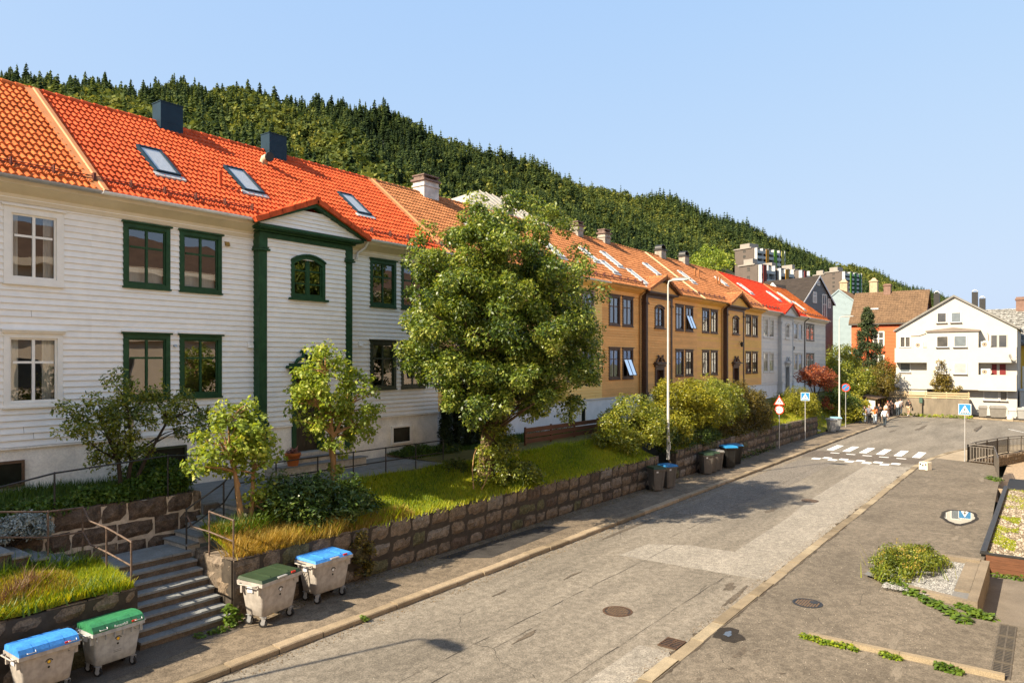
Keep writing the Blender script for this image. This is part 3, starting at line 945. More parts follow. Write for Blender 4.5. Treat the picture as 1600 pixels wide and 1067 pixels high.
def pediment(root, c, tile_m, board_m, trim_m, y0=20.86, hw=2.12, zb=10.74, apex=11.55):
    """front gable over the bay with its own little tiled roof"""
    b = MB()
    siding(b, 0, 0, zb + .02, apex - .1, y0 + .05, lim=lambda z: (c - hw * (apex + .06 - z) / (apex - zb), c + hw * (apex + .06 - z) / (apex - zb)), e=.14, nm=1)
    b.build('pediment_boards', board_m, root)
    b = MB()
    # raking and bottom cornices
    b.box(c - hw - .12, c + hw + .12, y0 - .1, y0 + .5, zb - .10, zb - .02)
    b.box(c - hw - .05, c + hw + .05, y0 - .04, y0 + .5, zb - .135, zb - .10)
    for s in (-1, 1):
        e = c + s * (hw + .2); ze = zb - .02
        b.prism([(e, y0 - .16, ze), (e, y0 - .16, ze + .13), (c, y0 - .16, apex + .20), (c, y0 - .16, apex + .06)][::s], (0, .3, 0))
    b.build('pediment_cornice', trim_m, root)
    # roof
    ax = apex + .26
    back = EY + (ax - EZ) / SL + .25
    b = MB()
    for s in (-1, 1):
        ex = c + s * (hw + .34)
        ez = zb + .03
        L = math.hypot(ex - c, ax - ez)
        ux, uz = (c - ex) / L, (ax - ez) / L
        vx, vz = (s * abs(uz), abs(ux))
        n = 5
        step = L / n
        for k in range(n):
            a, d = k * step, (k + 1) * step + .03
            yb0 = EY + (ez + uz * a - EZ) / SL + .2
            yb1 = EY + (ez + uz * d - EZ) / SL + .25
            ya = y0 - .22
            nt_ = 9
            pts = []
            for (sd, o, yb) in ((a, .07, yb0), (d, .02, yb1)):
                for i in range(nt_ * 4 + 1):
                    t = i / (nt_ * 4)
                    w_ = .04 * (.5 + .5 * math.cos(6.2832 * (i % 4) / 4))
                    pts.append((ex + ux * sd + vx * (o + w_), ya + (max(yb, ya + .3) - ya) * t, ez + uz * sd + vz * (o + w_)))
            m_ = nt_ * 4 + 1
            b.add(pts, [(i, i + 1, m_ + i + 1, m_ + i) for i in range(m_ - 1)], 0, True)
            q = [(p[0] - vx * .05, p[1], p[2] - vz * .05) for p in pts[:m_]]
            b.add(pts[:m_] + q, [(i, i + 1, m_ + i + 1, m_ + i) for i in range(m_ - 1)])
            # barrel tile on the verge
            sd0, sd1 = k * step, (k + 1) * step + .02
            pa = (ex + ux * sd0, ez + uz * sd0); pb = (ex + ux * sd1, ez + uz * sd1)
            b.prism([(pa[0] - vx * .06, ya - .05, pa[1] - vz * .06), (pb[0] - vx * .07, ya - .05, pb[1] - vz * .07), (pb[0] + vx * .10, ya - .05, pb[1] + vz * .10), (pa[0] + vx * .125, ya - .05, pa[1] + vz * .125)], (0, .17, 0))
    k = 7
    for i in range(k):
        ya = y0 - .25 + (back - y0 + .25) * i / k
        yb = y0 - .25 + (back - y0 + .25) * (i + 1) / k + .03
        b.tube([(c, ya, ax + .05), (c, yb, ax + .035)], [.13, .11], 10)
    b.build('pediment_roof', tile_m, root)

def row_house(label, xl, xr, c, s, boards, fm, tile_m, sm=None, trim=None, bay=True, left=True, right=True, cornice=CREAM_TRIM, plinth=PLINTH, tw=.176, lights=(), basement=(), curt=None, opens_=(), flash=FLASH, gut=GUTTER, rightm=None, door_m=DARKDOOR, snow=True, low_head=None, extra=(), bayw=2.0, end=False, ledge=True):
    root = thing('row_house', label, 'house', (c, YF, 2.4), group='terraced row houses along the street')
    sm = sm or fm; trim = trim or fm
    curt = curt or {}
    bx0, bx1 = c - bayw * s + .2, c + bayw * s - .2
    YB = YF - .3
    op = []
    offs = []
    if left: offs += [(-6.25, -4.87, 0), (-4.57, -3.17, 1)]
    if right: offs += [(3.17, 4.57, 2), (4.87, 6.25, 3)]
    for (a, d, k) in offs:
        for fl, (z0, z1) in enumerate(((5.05, 6.98), (8.36, 10.22))):
            f2 = rightm if (rightm and k >= 2 and fl == 0) else fm
            op.append(window(root, c + a * s, c + d * s, z0, z1, YF, f2, (rightm if (rightm and k >= 2 and fl == 0) else sm), curtain=curt.get((k, fl)), openp=((k, fl) in opens_), head=(low_head if fl == 0 else None)))
    for e in extra:
        op.append(window(root, *e[:4], YF, e[4], e[5], curtain=e[6], split=e[7] if len(e) > 7 else .34, cw=e[8] if len(e) > 8 else .13, head=e[9] if len(e) > 9 else None))
    if bay:
        for (sa, sb) in ((xl, bx0 + .1), (bx1 - .1, xr)):
            b = MB()
            siding(b, sa, sb, Z_SID, Z_EAVE, YF, [o for o in op if o[0] < sb and o[1] > sa])
            b.build('facade_boards', boards, root)
    else:
        b = MB()
        siding(b, xl, xr, Z_SID, Z_EAVE, YF, op)
        b.build('facade_boards', boards, root)
    # rear and party walls, floors and rooms behind the windows
    b = MB()
    for x in ((xl + .02,) if not end else (xl + .02, xr - .02)):
        b.poly([(x, YF + .02, 2.2), (x, 30.6, 2.2), (x, 30.6, 10.6), (x, RY, RZ - .1), (x, YF + .02, 11.0)])
    b.poly([(xl, 30.6, 2.2), (xr, 30.6, 2.2), (xr, 30.6, 10.9), (xl, 30.6, 10.9)])
    b.build('rear_wall', boards[0], root)
    b = MB()
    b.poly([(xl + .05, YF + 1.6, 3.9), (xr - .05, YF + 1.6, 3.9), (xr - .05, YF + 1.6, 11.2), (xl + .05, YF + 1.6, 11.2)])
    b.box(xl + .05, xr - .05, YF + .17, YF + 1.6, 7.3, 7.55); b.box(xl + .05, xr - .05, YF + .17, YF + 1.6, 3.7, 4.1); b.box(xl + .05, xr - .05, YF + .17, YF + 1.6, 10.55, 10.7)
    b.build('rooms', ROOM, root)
    # plinth
    b = MB()
    b.box(xl, xr, YF + .01, YF + .3, 1.2, Z_SID - .06)
    if ledge: b.box(xl, xr, YF - .05, YF + .1, Z_SID - .06, Z_SID - .01, 0)
    b.build('plinth', plinth, root)
    for (x0, x1, z0, z1, m1) in basement:
        simple_window(root, x0, x1, z0, z1, YF - .01, m1, CELLAR, 'cellar_window', 1, 1, .07)
    # cornice under the eaves
    b = MB()
    yf = YF - .03
    b.add([(xl, yf, 10.3), (xr, yf, 10.3), (xr, yf - .01, 10.52), (xl, yf - .01, 10.52), (xr, EY + .06, 10.70), (xl, EY + .06, 10.70), (xr, EY + .02, 10.70), (xl, EY + .02, 10.70), (xr, EY + .02, 10.84), (xl, EY + .02, 10.84)],
          [(0, 1, 2, 3), (3, 2, 4, 5), (5, 4, 6, 7), (7, 6, 8, 9)])
    b.box(xl, xr, yf - .035, yf, 10.30, 10.345)
    b.build('cornice', cornice, root)
    # roof
    b = MB()
    tiles(b, xl, xr, EY - .05, EZ, RY, RZ, tw)
    b.poly([(xl, RY, RZ), (xr, RY, RZ), (xr, 31.1, 10.8), (xl, 31.1, 10.8)])
    b.build('roof', tile_m, root)
    b = MB()
    n = max(2, round((xr - xl) / .38))
    for i in range(n):
        a = xl + (xr - xl) * i / n; d = xl + (xr - xl) * (i + 1) / n + .03
        b.tube([(a, RY, RZ + .04), (d, RY, RZ + .02)], [.115, .10], 10)
    b.build('ridge_tiles', tile_m if not isinstance(tile_m, list) else tile_m[0], root)
    # verge strip on the left boundary
    if flash:
        b = MB()
        def q(x, y, o): return (x, y - .62 * o, roof_z(y) + .78 * o)
        b.add([q(xl - .17, EY - .1, .11), q(xl + .05, EY - .1, .13), q(xl + .05, RY - .05, .13), q(xl - .17, RY - .05, .11)], [(0, 1, 2, 3)])
        b.add([q(xl + .05, EY - .1, .13), q(xl + .08, EY - .1, .17), q(xl + .2, EY - .1, .17), q(xl + .2, EY - .1, .06), q(xl + .05, RY - .05, .13), q(xl + .08, RY - .05, .17), q(xl + .2, RY - .05, .17), q(xl + .2, RY - .05, .06)], [(0, 1, 5, 4), (1, 2, 6, 5), (2, 3, 7, 6)])
        b.build('verge_strip', flash, root)
    # gutter
    gx = [(xl + .02, bx0 - .35), (bx1 + .35, xr - .02)] if bay else [(xl + .02, xr - .02)]
    for (a, d) in gx:
        b = MB()
        n = 8
        vs = []
        for x in (a, d):
            for i in range(n + 1):
                t = math.pi + math.pi * i / n
                vs.append((x, EY - .17 + .09 * math.cos(t), 10.87 + .09 * math.sin(t)))
            for i in range(n, -1, -1):
                t = math.pi + math.pi * i / n
                vs.append((x, EY - .17 + .075 * math.cos(t), 10.87 + .075 * math.sin(t)))
        m_ = 2 * (n + 1)
        b.add(vs, [(i, (i + 1) % m_, m_ + (i + 1) % m_, m_ + i) for i in range(m_)] + [tuple(range(m_))[::-1], tuple(range(m_, 2 * m_))], 0)
        b.build('gutter', gut, root)
        if snow:
            b = MB()
            y = EY + .42
            for o in (.12, .2):
                b.tube([(a, y - .62 * o, roof_z(y) + .78 * o), (d, y - .62 * o, roof_z(y) + .78 * o)], .013, 6)
            k = max(1, int((d - a) / .95))
            for i in range(k + 1):
                x = a + (d - a) * i / k
                b.box(x - .015, x + .015, y - .2, y - .06, roof_z(y) + .02, roof_z(y) + .24)
            b.build('snow_guard', mat('brown_guard_metal', (.10, .03, .02), .5, .3, 5), root)
    for (x0, x1, s0, s1) in lights:
        skylight(root, x0, x1, s0, s1, DARKMETAL if tile_m is TILE_B else LEAD)
    if bay:
        b = MB()
        dx0, dx1 = c - .68 * s, c + .68 * s
        aw = (c - .73, c + .73, 8.40, 9.92)
        siding(b, bx0, bx1, Z_SID, 10.5, YB, [(dx0, dx1, 2.4, 5.95), (aw[0] + .06, aw[1] - .06, aw[2] + .05, aw[3] - .16)])
        b.box(bx0, bx0 + .02, YB, YF, Z_SID, 10.5); b.box(bx1 - .02, bx1, YB, YF, Z_SID, 10.5)
        b.build('bay_boards', boards, root)
        b = MB()
        for (pa_, pb_) in ((bx0, dx0), (dx1, bx1)):
            b = MB()
            b.box(pa_, pb_, YB + .01, YF, 1.2, Z_SID - .06); b.box(pa_, pb_, YB - .05, YF, Z_SID - .06, Z_SID - .01)
            b.build('bay_plinth', plinth, root)
        pilaster(root, c - bayw * s, c - bayw * s + .30, YB - .05, YF, trim)
        pilaster(root, c + bayw * s - .30, c + bayw * s, YB - .05, YF, trim)
        b = MB()
        b.box(bx0 - .19, bx1 + .19, YB - .075, YF, 10.35, 10.52); b.box(bx0 - .26, bx1 + .26, YB - .17, YF, 10.535, 10.60)
        b.build('entablature', trim, root)
        pediment(root, c, tile_m, boards[0], trim, hw=2.12 * s)
        # arched window: segmental head
        b = MB()
        x0, x1, z0, z1 = aw
        zs = z1 - .22
        k = 10
        arc = [(x0 + (x1 - x0) * i / k, zs + .22 * (1 - ((i / k - .5) * 2) ** 2)) for i in range(k + 1)]
        ins = [(x0 + .13 + (x1 - x0 - .26) * i / k, zs - .10 + .2 * (1 - ((i / k - .5) * 2) ** 2)) for i in range(k + 1)]
        b.box(x0, x0 + .13, YB - .06, YB + .1, z0, zs - .10); b.box(x1 - .13, x1, YB - .06, YB + .1, z0, zs - .10)
        b.box(x0 + .13, x1 - .13, YB - .06, YB + .1, z0, z0 + .1); b.box(x0 - .1, x1 + .1, YB - .14, YB + .02, z0 - .08, z0)
        for i in range(k):
            pts = [(ins[i][0], YB - .06, ins[i][1]), (ins[i + 1][0], YB - .06, ins[i + 1][1]), (arc[i + 1][0], YB - .06, arc[i + 1][1]), (arc[i][0], YB - .06, arc[i][1])]
            if i == 0: pts = [(x0, YB - .06, zs - .10)] + pts
            if i == k - 1: pts = pts[:2] + [(x1, YB - .06, zs - .10)] + pts[2:]
            b.prism(pts, (0, .16, 0))
            pts = [(arc[i][0] * 1.0, YB - .12, arc[i][1]), (arc[i + 1][0], YB - .12, arc[i + 1][1]), (arc[i + 1][0], YB - .12, arc[i + 1][1] + .06), (arc[i][0], YB - .12, arc[i][1] + .06)]
            b.prism(pts, (0, .14, 0))
        w = b.build('arched_window', fm, root)
        b = MB()
        b.box(c - .04, c + .04, YB, YB + .06, z0 + .1, z1 - .1)
        for xa, xb in ((x0 + .13, c - .04), (c + .04, x1 - .13)):
            b.box(xa, xa + .05, YB + .01, YB + .06, z0 + .1, zs); b.box(xb - .05, xb, YB + .01, YB + .06, z0 + .1, zs)
            b.box(xa + .05, xb - .05, YB + .01, YB + .06, z0 + .1, z0 + .16)
            for zz in (z0 + .52, z0 + .98):
                b.box(xa + .05, xb - .05, YB + .012, YB + .055, zz - .022, zz + .022)
        b.build('sash', fm, w)
        b = MB(); b.add([(x0 + .13, YB + .04, z0 + .1), (x1 - .13, YB + .04, z0 + .1)] + [(p[0], YB + .04, p[1]) for p in ins[::-1]], [tuple(range(2 + k + 1))])
        b.build('pane', GLASS, w)
        # door
        b = MB()
        b.box(dx0, dx0 + .14, YB - .08, YB + .25, 2.95, 5.75); b.box(dx1 - .14, dx1, YB - .08, YB + .25, 2.95, 5.75)
        b.box(dx0 + .14, dx1 - .14, YB - .08, YB + .25, 5.55, 5.75)
        b.box(dx0 - .12, dx1 + .12, YB - .14, YB + .1, 5.75, 5.9)
        b.box(dx0 - .26, dx1 + .26, YB - .36, YB + .1, 5.92, 6.02)
        b.box(dx0 - .14, dx1 + .14, YB - .2, YB + .05, 6.02, 6.1)
        for sg in (-1, 1):         # scrolls of the broken pediment, with an urn between
            b.tube([(c + sg * .62 * s, YB - .12, 6.1), (c + sg * .5 * s, YB - .12, 6.22), (c + sg * .3 * s, YB - .12, 6.32), (c + sg * .26 * s, YB - .12, 6.48), (c + sg * .36 * s, YB - .12, 6.54), (c + sg * .42 * s, YB - .12, 6.46)], [.05, .07, .07, .06, .05, .03], 8)
        b.frust((c - .07, c + .07, YB - .19, YB - .05), 6.1, (c - .14, c + .14, YB - .24, YB), 6.35)
        b.box(c - .17, c + .17, YB - .26, YB, 6.35, 6.42)
        f = b.build('door_surround', trim if fm is not GREYTRIM else trim, root)
        b = MB()
        b.box(dx0 + .14, dx1 - .14, YB + .2, YB + .26, 2.95, 5.55)
        for zz in (3.1, 4.2):
            for xa in (c - .42 * s, c + .06 * s):
                b.box(xa, xa + .36 * s, YB + .185, YB + .2, zz, zz + .85)
        b.box(c - .42 * s, c + .42 * s, YB + .185, YB + .2, 5.15, 5.48, 0)
        dr = b.build('door', door_m, f)
        # step at the door
        b = MB()
        b.box(c - 1.75, c + 1.85, YB - 1.0, YB + .0, 2.2, 2.62); b.box(c - 1.0, c + 1.1, YB - .62, YB + .2, 2.62, 2.80); b.box(c - .8, c + .85, YB - .3, YB + .2, 2.80, 2.95)
        b.build('doorstep', [RISER_L], root)
        b = MB()
        b.box(c - 1.8, c + 1.9, YB - 1.05, YB - .61, 2.622, 2.66); b.box(c - 1.04, c + 1.14, YB - .66, YB - .29, 2.80, 2.835)
        b.build('step_slab', SLATE, root)
    return root

def chimney(root, x0, x1, y0, y1, z1, m, cap=None, name='chimney'):
    b = MB()
    b.box(x0, x1, y0, y1, 13.4, z1)
    o = .09
    if cap == 'brick':
        b.box(x0 - .05, x1 + .05, y0 - .05, y1 + .05, z1 - .28, z1 - .2)
        b.box(x0 - o, x1 + o, y0 - o, y1 + o, z1, z1 + .10, 1)
        for (a, d) in ((x0, x0 + .12), (x1 - .12, x1)):
            b.box(a, d, y0 + .05, y1 - .05, z1 + .10, z1 + .26, 1)
        b.box(x0 - .04, x1 + .04, y0 - .02, y1 + .02, z1 + .26, z1 + .33, 1)
    elif cap == 'metal':
        b.box(x0 - .02, x1 + .02, y0 - .02, y1 + .02, z1, z1 + .03, 0)
        for i in range(1, 3):
            b.box(x0 - .004, x1 + .004, y0 - .004, y1 + .004, 13.4 + (z1 - 13.4) * i / 3 - .006, 13.4 + (z1 - 13.4) * i / 3 + .006, 0)
    elif cap == 'arch':
        b.box(x0 - o, x1 + o, y0 - o, y1 + o, z1, z1 + .08, 1)
        k = 8
        for i in range(k):
            a0, a1 = math.pi * i / k, math.pi * (i + 1) / k
            cx, rx = (x0 + x1) / 2, (x1 - x0) / 2
            b.prism([(cx + rx * math.cos(a0), y0, z1 + .2 + .3 * math.sin(a0)), (cx + rx * math.cos(a1), y0, z1 + .2 + .3 * math.sin(a1)), (cx + rx * .9 * math.cos(a1), y0, z1 + .2 + .25 * math.sin(a1)), (cx + rx * .9 * math.cos(a0), y0, z1 + .2 + .25 * math.sin(a0))], (0, y1 - y0, 0), 1)
        b.box(x0, x0 + .1, y0, y1, z1 + .08, z1 + .2, 1); b.box(x1 - .1, x1, y0, y1, z1 + .08, z1 + .2, 1)
    b.build(name, [m, BLACKMETAL if cap != 'brick' else mat('chimney_cap', (.16, .11, .09), .9, .3, 4)], root)

# H0: the white house cut by the left picture edge
h0 = row_house('white board house with white windows at the left picture edge', -8, 8.9, -2, 1, [WHITE_PAINT, WHITE_PAINT2], WHITE_TRIM, TILE_A, bay=False, left=False, right=False, flash=None, cornice=CREAM_TRIM,
               extra=[(6.78, 8.18, 8.22, 10.2, WHITE_TRIM, WHITE_TRIM, 'drape', .34, .17), (6.78, 8.16, 5.0, 6.92, WHITE_TRIM, WHITE_TRIM, 'drape', .38, .13, WHITE_TRIM), (4.9, 6.3, 8.22, 10.2, WHITE_TRIM, WHITE_TRIM, 'drape', .34, .17)],
               basement=[(6.4, 7.25, 2.92, 3.6, mat('worn_brown_frame', (.12, .07, .04), .7, .3, 6))], gut=mat('dull_gutter', (.36, .36, .35), .5, .15, 3, metal=.3))
# H1: white house with green trim
h1 = row_house('white board house with dark green window frames, pilasters and porch pediment', 8.9, 23.1, 16.0, 1, [WHITE_PAINT, WHITE_PAINT2], GREEN_TRIM, TILE_B, rightm=OLIVE_TRIM,
               lights=[(11.2, 12.0, .30, .57), (14.27, 15.07, .30, .57), (19.47, 20.22, .32, .58)],
               basement=[(10.5, 11.65, 2.9, 3.58, OLIVE_TRIM), (20.33, 21.43, 2.76, 3.5, WHITE_TRIM)],
               curt={(0, 1): 'half', (1, 1): 'half', (2, 0): 'tied', (3, 0): 'tied', (0, 0): None}, low_head=WHITE_TRIM,
               extra=[(9.3, 10.2, 4.1, 4.7, WHITE_TRIM, WHITE_TRIM, None, .5, .08)])
chimney(h1, 12.93, 13.76, 25.6, 26.2, 15.55, DARKMETAL, 'metal')
chimney(h1, 17.42, 18.25, 25.6, 26.2, 15.55, DARKMETAL, 'metal')
b = MB()
b.tube([(13.45, 22.6, 11.9), (13.45, 22.6, 12.62)], .075, 10); b.cyl((13.45, 22.6, 12.64), (0, 0, 1), .095, .05, 10)
b.build('vent_pipe', TILE_B, h1)
b = MB()
T_ = Matrix.Translation((16.7, 24.95, 14.06))
b.T = T_
b.tube([(0, .1, -.2), (0, -.1, .12), (.02, -.35, .16)], .16, 12, 0); b.tube([(.02, -.34, .16), (.02, -.42, .15)], .19, 12, 1)
b.build('vent_hood', [mat('beige_hood', (.55, .45, .30), .6, .1, 3), BLACKMETAL], h1)
b = MB()
b.tube([(18.62, 20.95, 10.78), (18.60, 21.1, 10.55), (18.45, 21.36, 10.35), (18.4, 21.4, 10.1)], .05, 8)
b.build('downpipe', GUTTER, h1)
for (x, z, m1, r) in ((13.02, 10.0, mat('brass_plate', (.35, .21, .05), .5, .2, 9), .07), (13.85, 6.72, WHITE_TRIM, .1), (18.65, 6.85, WHITE_TRIM, .09), (11.28, 6.65, GREYTRIM, .04)):
    b = MB(); b.frust((x - r, x + r, YF - .12, YF), z - r, (x - r, x + r, YF - .05, YF), z + r); b.build('wall_vent', m1, h1)
# H2: light yellow house behind the tree
h2 = row_house('light yellow board house half hidden behind the big tree', 23.1, 37.5, 30.3, 1, [YELLOW, YELLOW], mat('mauve_frame_paint', (.26, .19, .16), .5, .1, 4), TILE_C, bay=False, plinth=PLINTH_W, cornice=YELLOW,
               lights=[(27.5, 28.3, .3, .57), (34.2, 35, .3, .57)], curt={(2, 0): 'drape', (3, 0): 'drape', (3, 1): 'blind'},
               basement=[(33.6, 34.2, 2.6, 3.5, WHITE_TRIM), (35.0, 35.6, 2.6, 3.5, WHITE_TRIM)], tw=.185)
chimney(h2, 26.5, 27.6, 25.6, 26.4, 15.45, mat('white_chimney_plaster', (.50, .46, .42), .9, .25, 3, .4, 14), 'brick')
chimney(h2, 41.6, 42.3, 25.7, 26.3, 15.4, BRICK_PLASTER, 'brick')
# H3, H4: ochre houses with brown trim
h3 = row_house('ochre board house with an open brown door, right of the big tree', 37.5, 52.0, 44.75, 1.03, [OCHRE, OCHRE2], BROWN_TRIM, TILE_C, plinth=PLINTH_W, cornice=OCHRE, flash=None,
               lights=[(38.9, 39.6, .38, .62), (39.8, 40.5, .2, .42), (42.0, 42.7, .38, .66), (42.8, 43.5, .05, .35), (47.9, 48.7, .38, .62)],
               curt={(0, 0): 'drape', (1, 1): 'drape', (0, 1): 'blind', (2, 1): 'drape', (3, 0): 'drape', (2, 0): 'blind'}, opens_={(1, 0), (3, 1)}, gut=mat('ochre_gutter', (.42, .25, .10), .5, .1, 3), door_m=REDDOOR, tw=.185)
h4 = row_house('golden ochre board house with a scrolled brown doorway and wall lantern', 52.0, 67.2, 59.5, 1.05, [OCHREB, OCHRE], BROWN_TRIM, TILE_C, plinth=PLINTH_W, cornice=OCHREB, flash=mat('pale_tan_flashing', (.62, .42, .22), .6, .1, 2),
               lights=[(54.3, 55.1, .38, .64), (63.7, 64.5, .55, .75)], curt={(0, 0): 'drape', (1, 0): 'blind', (2, 0): 'drape', (2, 1): 'drape', (3, 1): 'drape', (3, 0): 'blind'}, gut=mat('ochre_gutter', (.42, .25, .10), .5, .1, 3), door_m=REDDOOR, tw=.185)
for (h, x) in ((h3, 42.35), (h4, 57.0)):
    b = MB(); b.tube([(x + .2, 20.95, 10.8), (x + .1, 21.2, 10.6), (x, 21.38, 10.4), (x, 21.4, 2.6)], .06, 8); b.build('downpipe', mat('ochre_gutter', (.42, .25, .10), .5, .1, 3), h)
lantern(h4, 60.3, YF - .3, 7.5)
chimney(h3, 45.3, 46.1, 25.7, 26.3, 15.4, BRICK_PLASTER, 'brick')
chimney(h4, 54.7, 55.6, 25.7, 26.3, 15.35, BRICK_PLASTER, 'arch')
chimney(h4, 59.5, 60.4, 25.7, 26.3, 15.4, BRICK_PLASTER, 'arch')
b = MB()
for x in (57.6, 58.4, 61.6, 62.2):
    y = 24.0 if x < 60 else 23.6
    b.tube([(x, y, roof_z(y) - .1), (x, y, roof_z(y) + .75)], .09, 8)
b.build('vent_pipe', TILE_C, h4)
# H5, H6: pale grey houses
h5 = row_house('pale grey board house with white frames under a bright red roof', 67.2, 81.6, 74.35, 1.06, [PALEGREY, PALEGREY2], mat('off_white_frame', (.60, .56, .50), .5, .06, 4), TILE_R, trim=GREYTRIM, plinth=PLINTH_W, cornice=PALEGREY2,
               lights=[(69.2, 70.1, .45, .72), (77.6, 78.5, .42, .68)], curt={(0, 0): 'drape', (1, 0): 'drape', (0, 1): 'drape', (1, 1): 'drape', (2, 1): 'drape', (3, 1): 'blind', (2, 0): 'drape'}, tw=.19, door_m=DARKDOOR)
lantern(h5, 76.6, YF - .02, 7.4)
h6 = row_house('last pale board house of the row with brown window frames and rusty tiles', 81.6, 91.0, 86.3, 1, [PALEGREY2, PALEGREY], GREYBROWN_TRIM, TILE_D, bay=False, left=False, right=False, plinth=PLINTH_W, cornice=PALEGREY2, end=True,
               lights=[(82.6, 83.4, .45, .75), (84.2, 85, .25, .5)], extra=[(82.5, 84.05, 8.4, 10.25, GREYBROWN_TRIM, WHITE_TRIM, 'drape'), (84.25, 85.8, 8.4, 10.25, GREYBROWN_TRIM, WHITE_TRIM, 'drape'), (82.5, 84.05, 5.05, 6.98, GREYBROWN_TRIM, WHITE_TRIM, 'drape'), (84.25, 85.8, 5.05, 6.98, GREYBROWN_TRIM, WHITE_TRIM, None)], tw=.19)
b = MB(); b.tube([(81.75, 20.95, 10.8), (81.7, 21.2, 10.6), (81.7, 21.4, 10.4), (81.7, 21.4, 2.6)], .06, 8); b.build('downpipe', mat('dark_pipe', (.09, .08, .07), .5, .2, 4), h6)

# the tall rendered house on this side of the street, seen in the panes
t = thing('opposite_house', 'tall beige rendered house across the street, mirrored in the windows', 'house', (10, -2.6, 0))
b = MB()
b.box(-26, 62, -12, -2.6, -.7, 11.6)
b.box(-26, 62, -2.75, -2.35, 7.5, 7.75); b.box(-26, 62, -2.8, -2.1, 11.6, 12.0)
b.build('wall', mat('beige_render', (.88, .70, .52), .9, .08, .6), t)
b = MB()
b.prism([(-26, -2.2, 12.0), (-26, -7.3, 14.6), (-26, -12.4, 12.0)], (88, 0, 0)); b.build('roof', mat('dark_brown_roof', (.12, .07, .045), .9, .2, 1), t)
for i in range(16):
    for z in (1.6, 4.7, 8.3):
        b = MB(); b.box(-20 + i * 5, -18.8 + i * 5, -2.6, -2.55, z, z + 1.6)
        b.build('window', mat('dark_pane', (.03, .035, .04), .15, .2, 3, spec=.6), t)
# ------------------------------------------------------------------ stone walls
def block_wall(name, label, p0, p1, z0, z1, stone, joint, depth=.45, course=.44, cat='wall', joints_raised=False, seed=3, grp=None, face=1, zr=.0, bl=(.55, 1.15)):
    """wall of rough squared blocks from p0 to p1 (x,y); face side is to the right of p0->p1 when face=1"""
    rs = random.Random(seed)
    d = Vector((p1[0] - p0[0], p1[1] - p0[1], 0)); L = d.length; d /= L
    nv = Vector((d.y, -d.x, 0)) * face
    T = Matrix(((d.x, -nv.x, 0, p0[0]), (d.y, -nv.y, 0, p0[1]), (0, 0, 1, 0), (0, 0, 0, 1)))
    t = thing(name, label, cat, ((p0[0] + p1[0]) / 2, (p0[1] + p1[1]) / 2, z0), group=grp)
    c = MB(T)
    c.box(0, L, .04 if not joints_raised else .022, depth, z0, z1 - .02)
    c.build('core', joint, t)
    b = MB(T)
    n = max(1, round((z1 - z0) / course))
    hs = [rs.uniform(.7, 1.35) for _ in range(n)]
    S = sum(hs)
    z = z0
    for k in range(n):
        h = hs[k] / S * (z1 - z0)
        x = -rs.uniform(0, .3)
        while x < L:
            w = rs.uniform(*bl)
            xa, xb = max(0, x) + .014, min(L, x + w) - .014
            x += w
            if xb - xa < .08: continue
            za, zb = z + .013 + (rs.uniform(-.01, .05) if k else 0), z + h - (.013 if k < n - 1 else -.0)
            tz = rs.uniform(-.05, .04) if k < n - 1 else rs.uniform(-.015, .03)
            o = [rs.uniform(.0, .045) for _ in range(4)]
            nx, nz = max(2, int((xb - xa) / .13)), max(2, int((zb - za) / .13))
            vs = []
            for i in range(nx + 1):
                for j in range(nz + 1):
                    u, v = i / nx, j / nz
                    edge = min(u, 1 - u, v, 1 - v) == 0
                    y = (.045 if edge else -.015 + rs.uniform(-.035, .03)) + (o[0] * (1 - u) + o[1] * u) * .5
                    if joints_raised: y -= .036
                    jx = rs.uniform(-.022, .022); jz = rs.uniform(-.02, .02)
                    vs.append((xa + (xb - xa) * u + (jx if edge else 0), y, za + (zb + tz - za) * v + (jz if edge else 0)))
            m_ = nz + 1
            fs = [(i * m_ + j, (i + 1) * m_ + j, (i + 1) * m_ + j + 1, i * m_ + j + 1) for i in range(nx) for j in range(nz)]
            mi_ = 0 if rs.random() < .45 else rs.randrange(len(stone))
            b.add(vs, fs, mi_)
            if k == n - 1:
                top = [vs[i * m_ + nz] for i in range(nx + 1)]
                b.add(top + [(p[0], depth, p[2]) for p in top], [(i, i + 1, nx + 2 + i, nx + 1 + i) for i in range(nx)], mi_)
        z += h
    b.build('stonework', stone, t)
    return t

ST = [STONE, STONE_L, STONE_M, STONE_G, STONE_D]
block_wall('retaining_wall', 'long rough granite wall along the pavement below the sloping lawn', (9.4, 15.28), (32.3, 15.28), .08, 1.5, ST, JOINT_SHADE, seed=5, grp='granite walls along the pavement')
block_wall('retaining_wall', 'granite wall below the clipped bushes and the 30 sign', (34.3, 15.28), (62.3, 15.28), .08, 1.55, ST, JOINT_SHADE, seed=6, grp='granite walls along the pavement')
block_wall('retaining_wall', 'sunlit end of the granite wall right of the lower steps', (9.4, 17.0), (9.4, 15.30), .08, 1.48, [STONE_L, STONE], MORTAR, seed=8, grp='granite walls along the pavement')
block_wall('retaining_wall', 'short granite wall behind the two bins at bottom left', (-3, 15.28), (7.25, 15.28), .08, 1.42, ST, JOINT_SHADE, seed=9, grp='granite walls along the pavement')
block_wall('retaining_wall', 'dark granite wall with pale mortar lines below the planted bed', (3.5, 18.3), (10.35, 18.3), 1.3, 2.68, [STONE_D, STONE], mat('pale_pointing', (.45, .37, .28), .9, .25, 8, .4, 30), course=.42, joints_raised=True, seed=12, bl=(.5, 1.1))

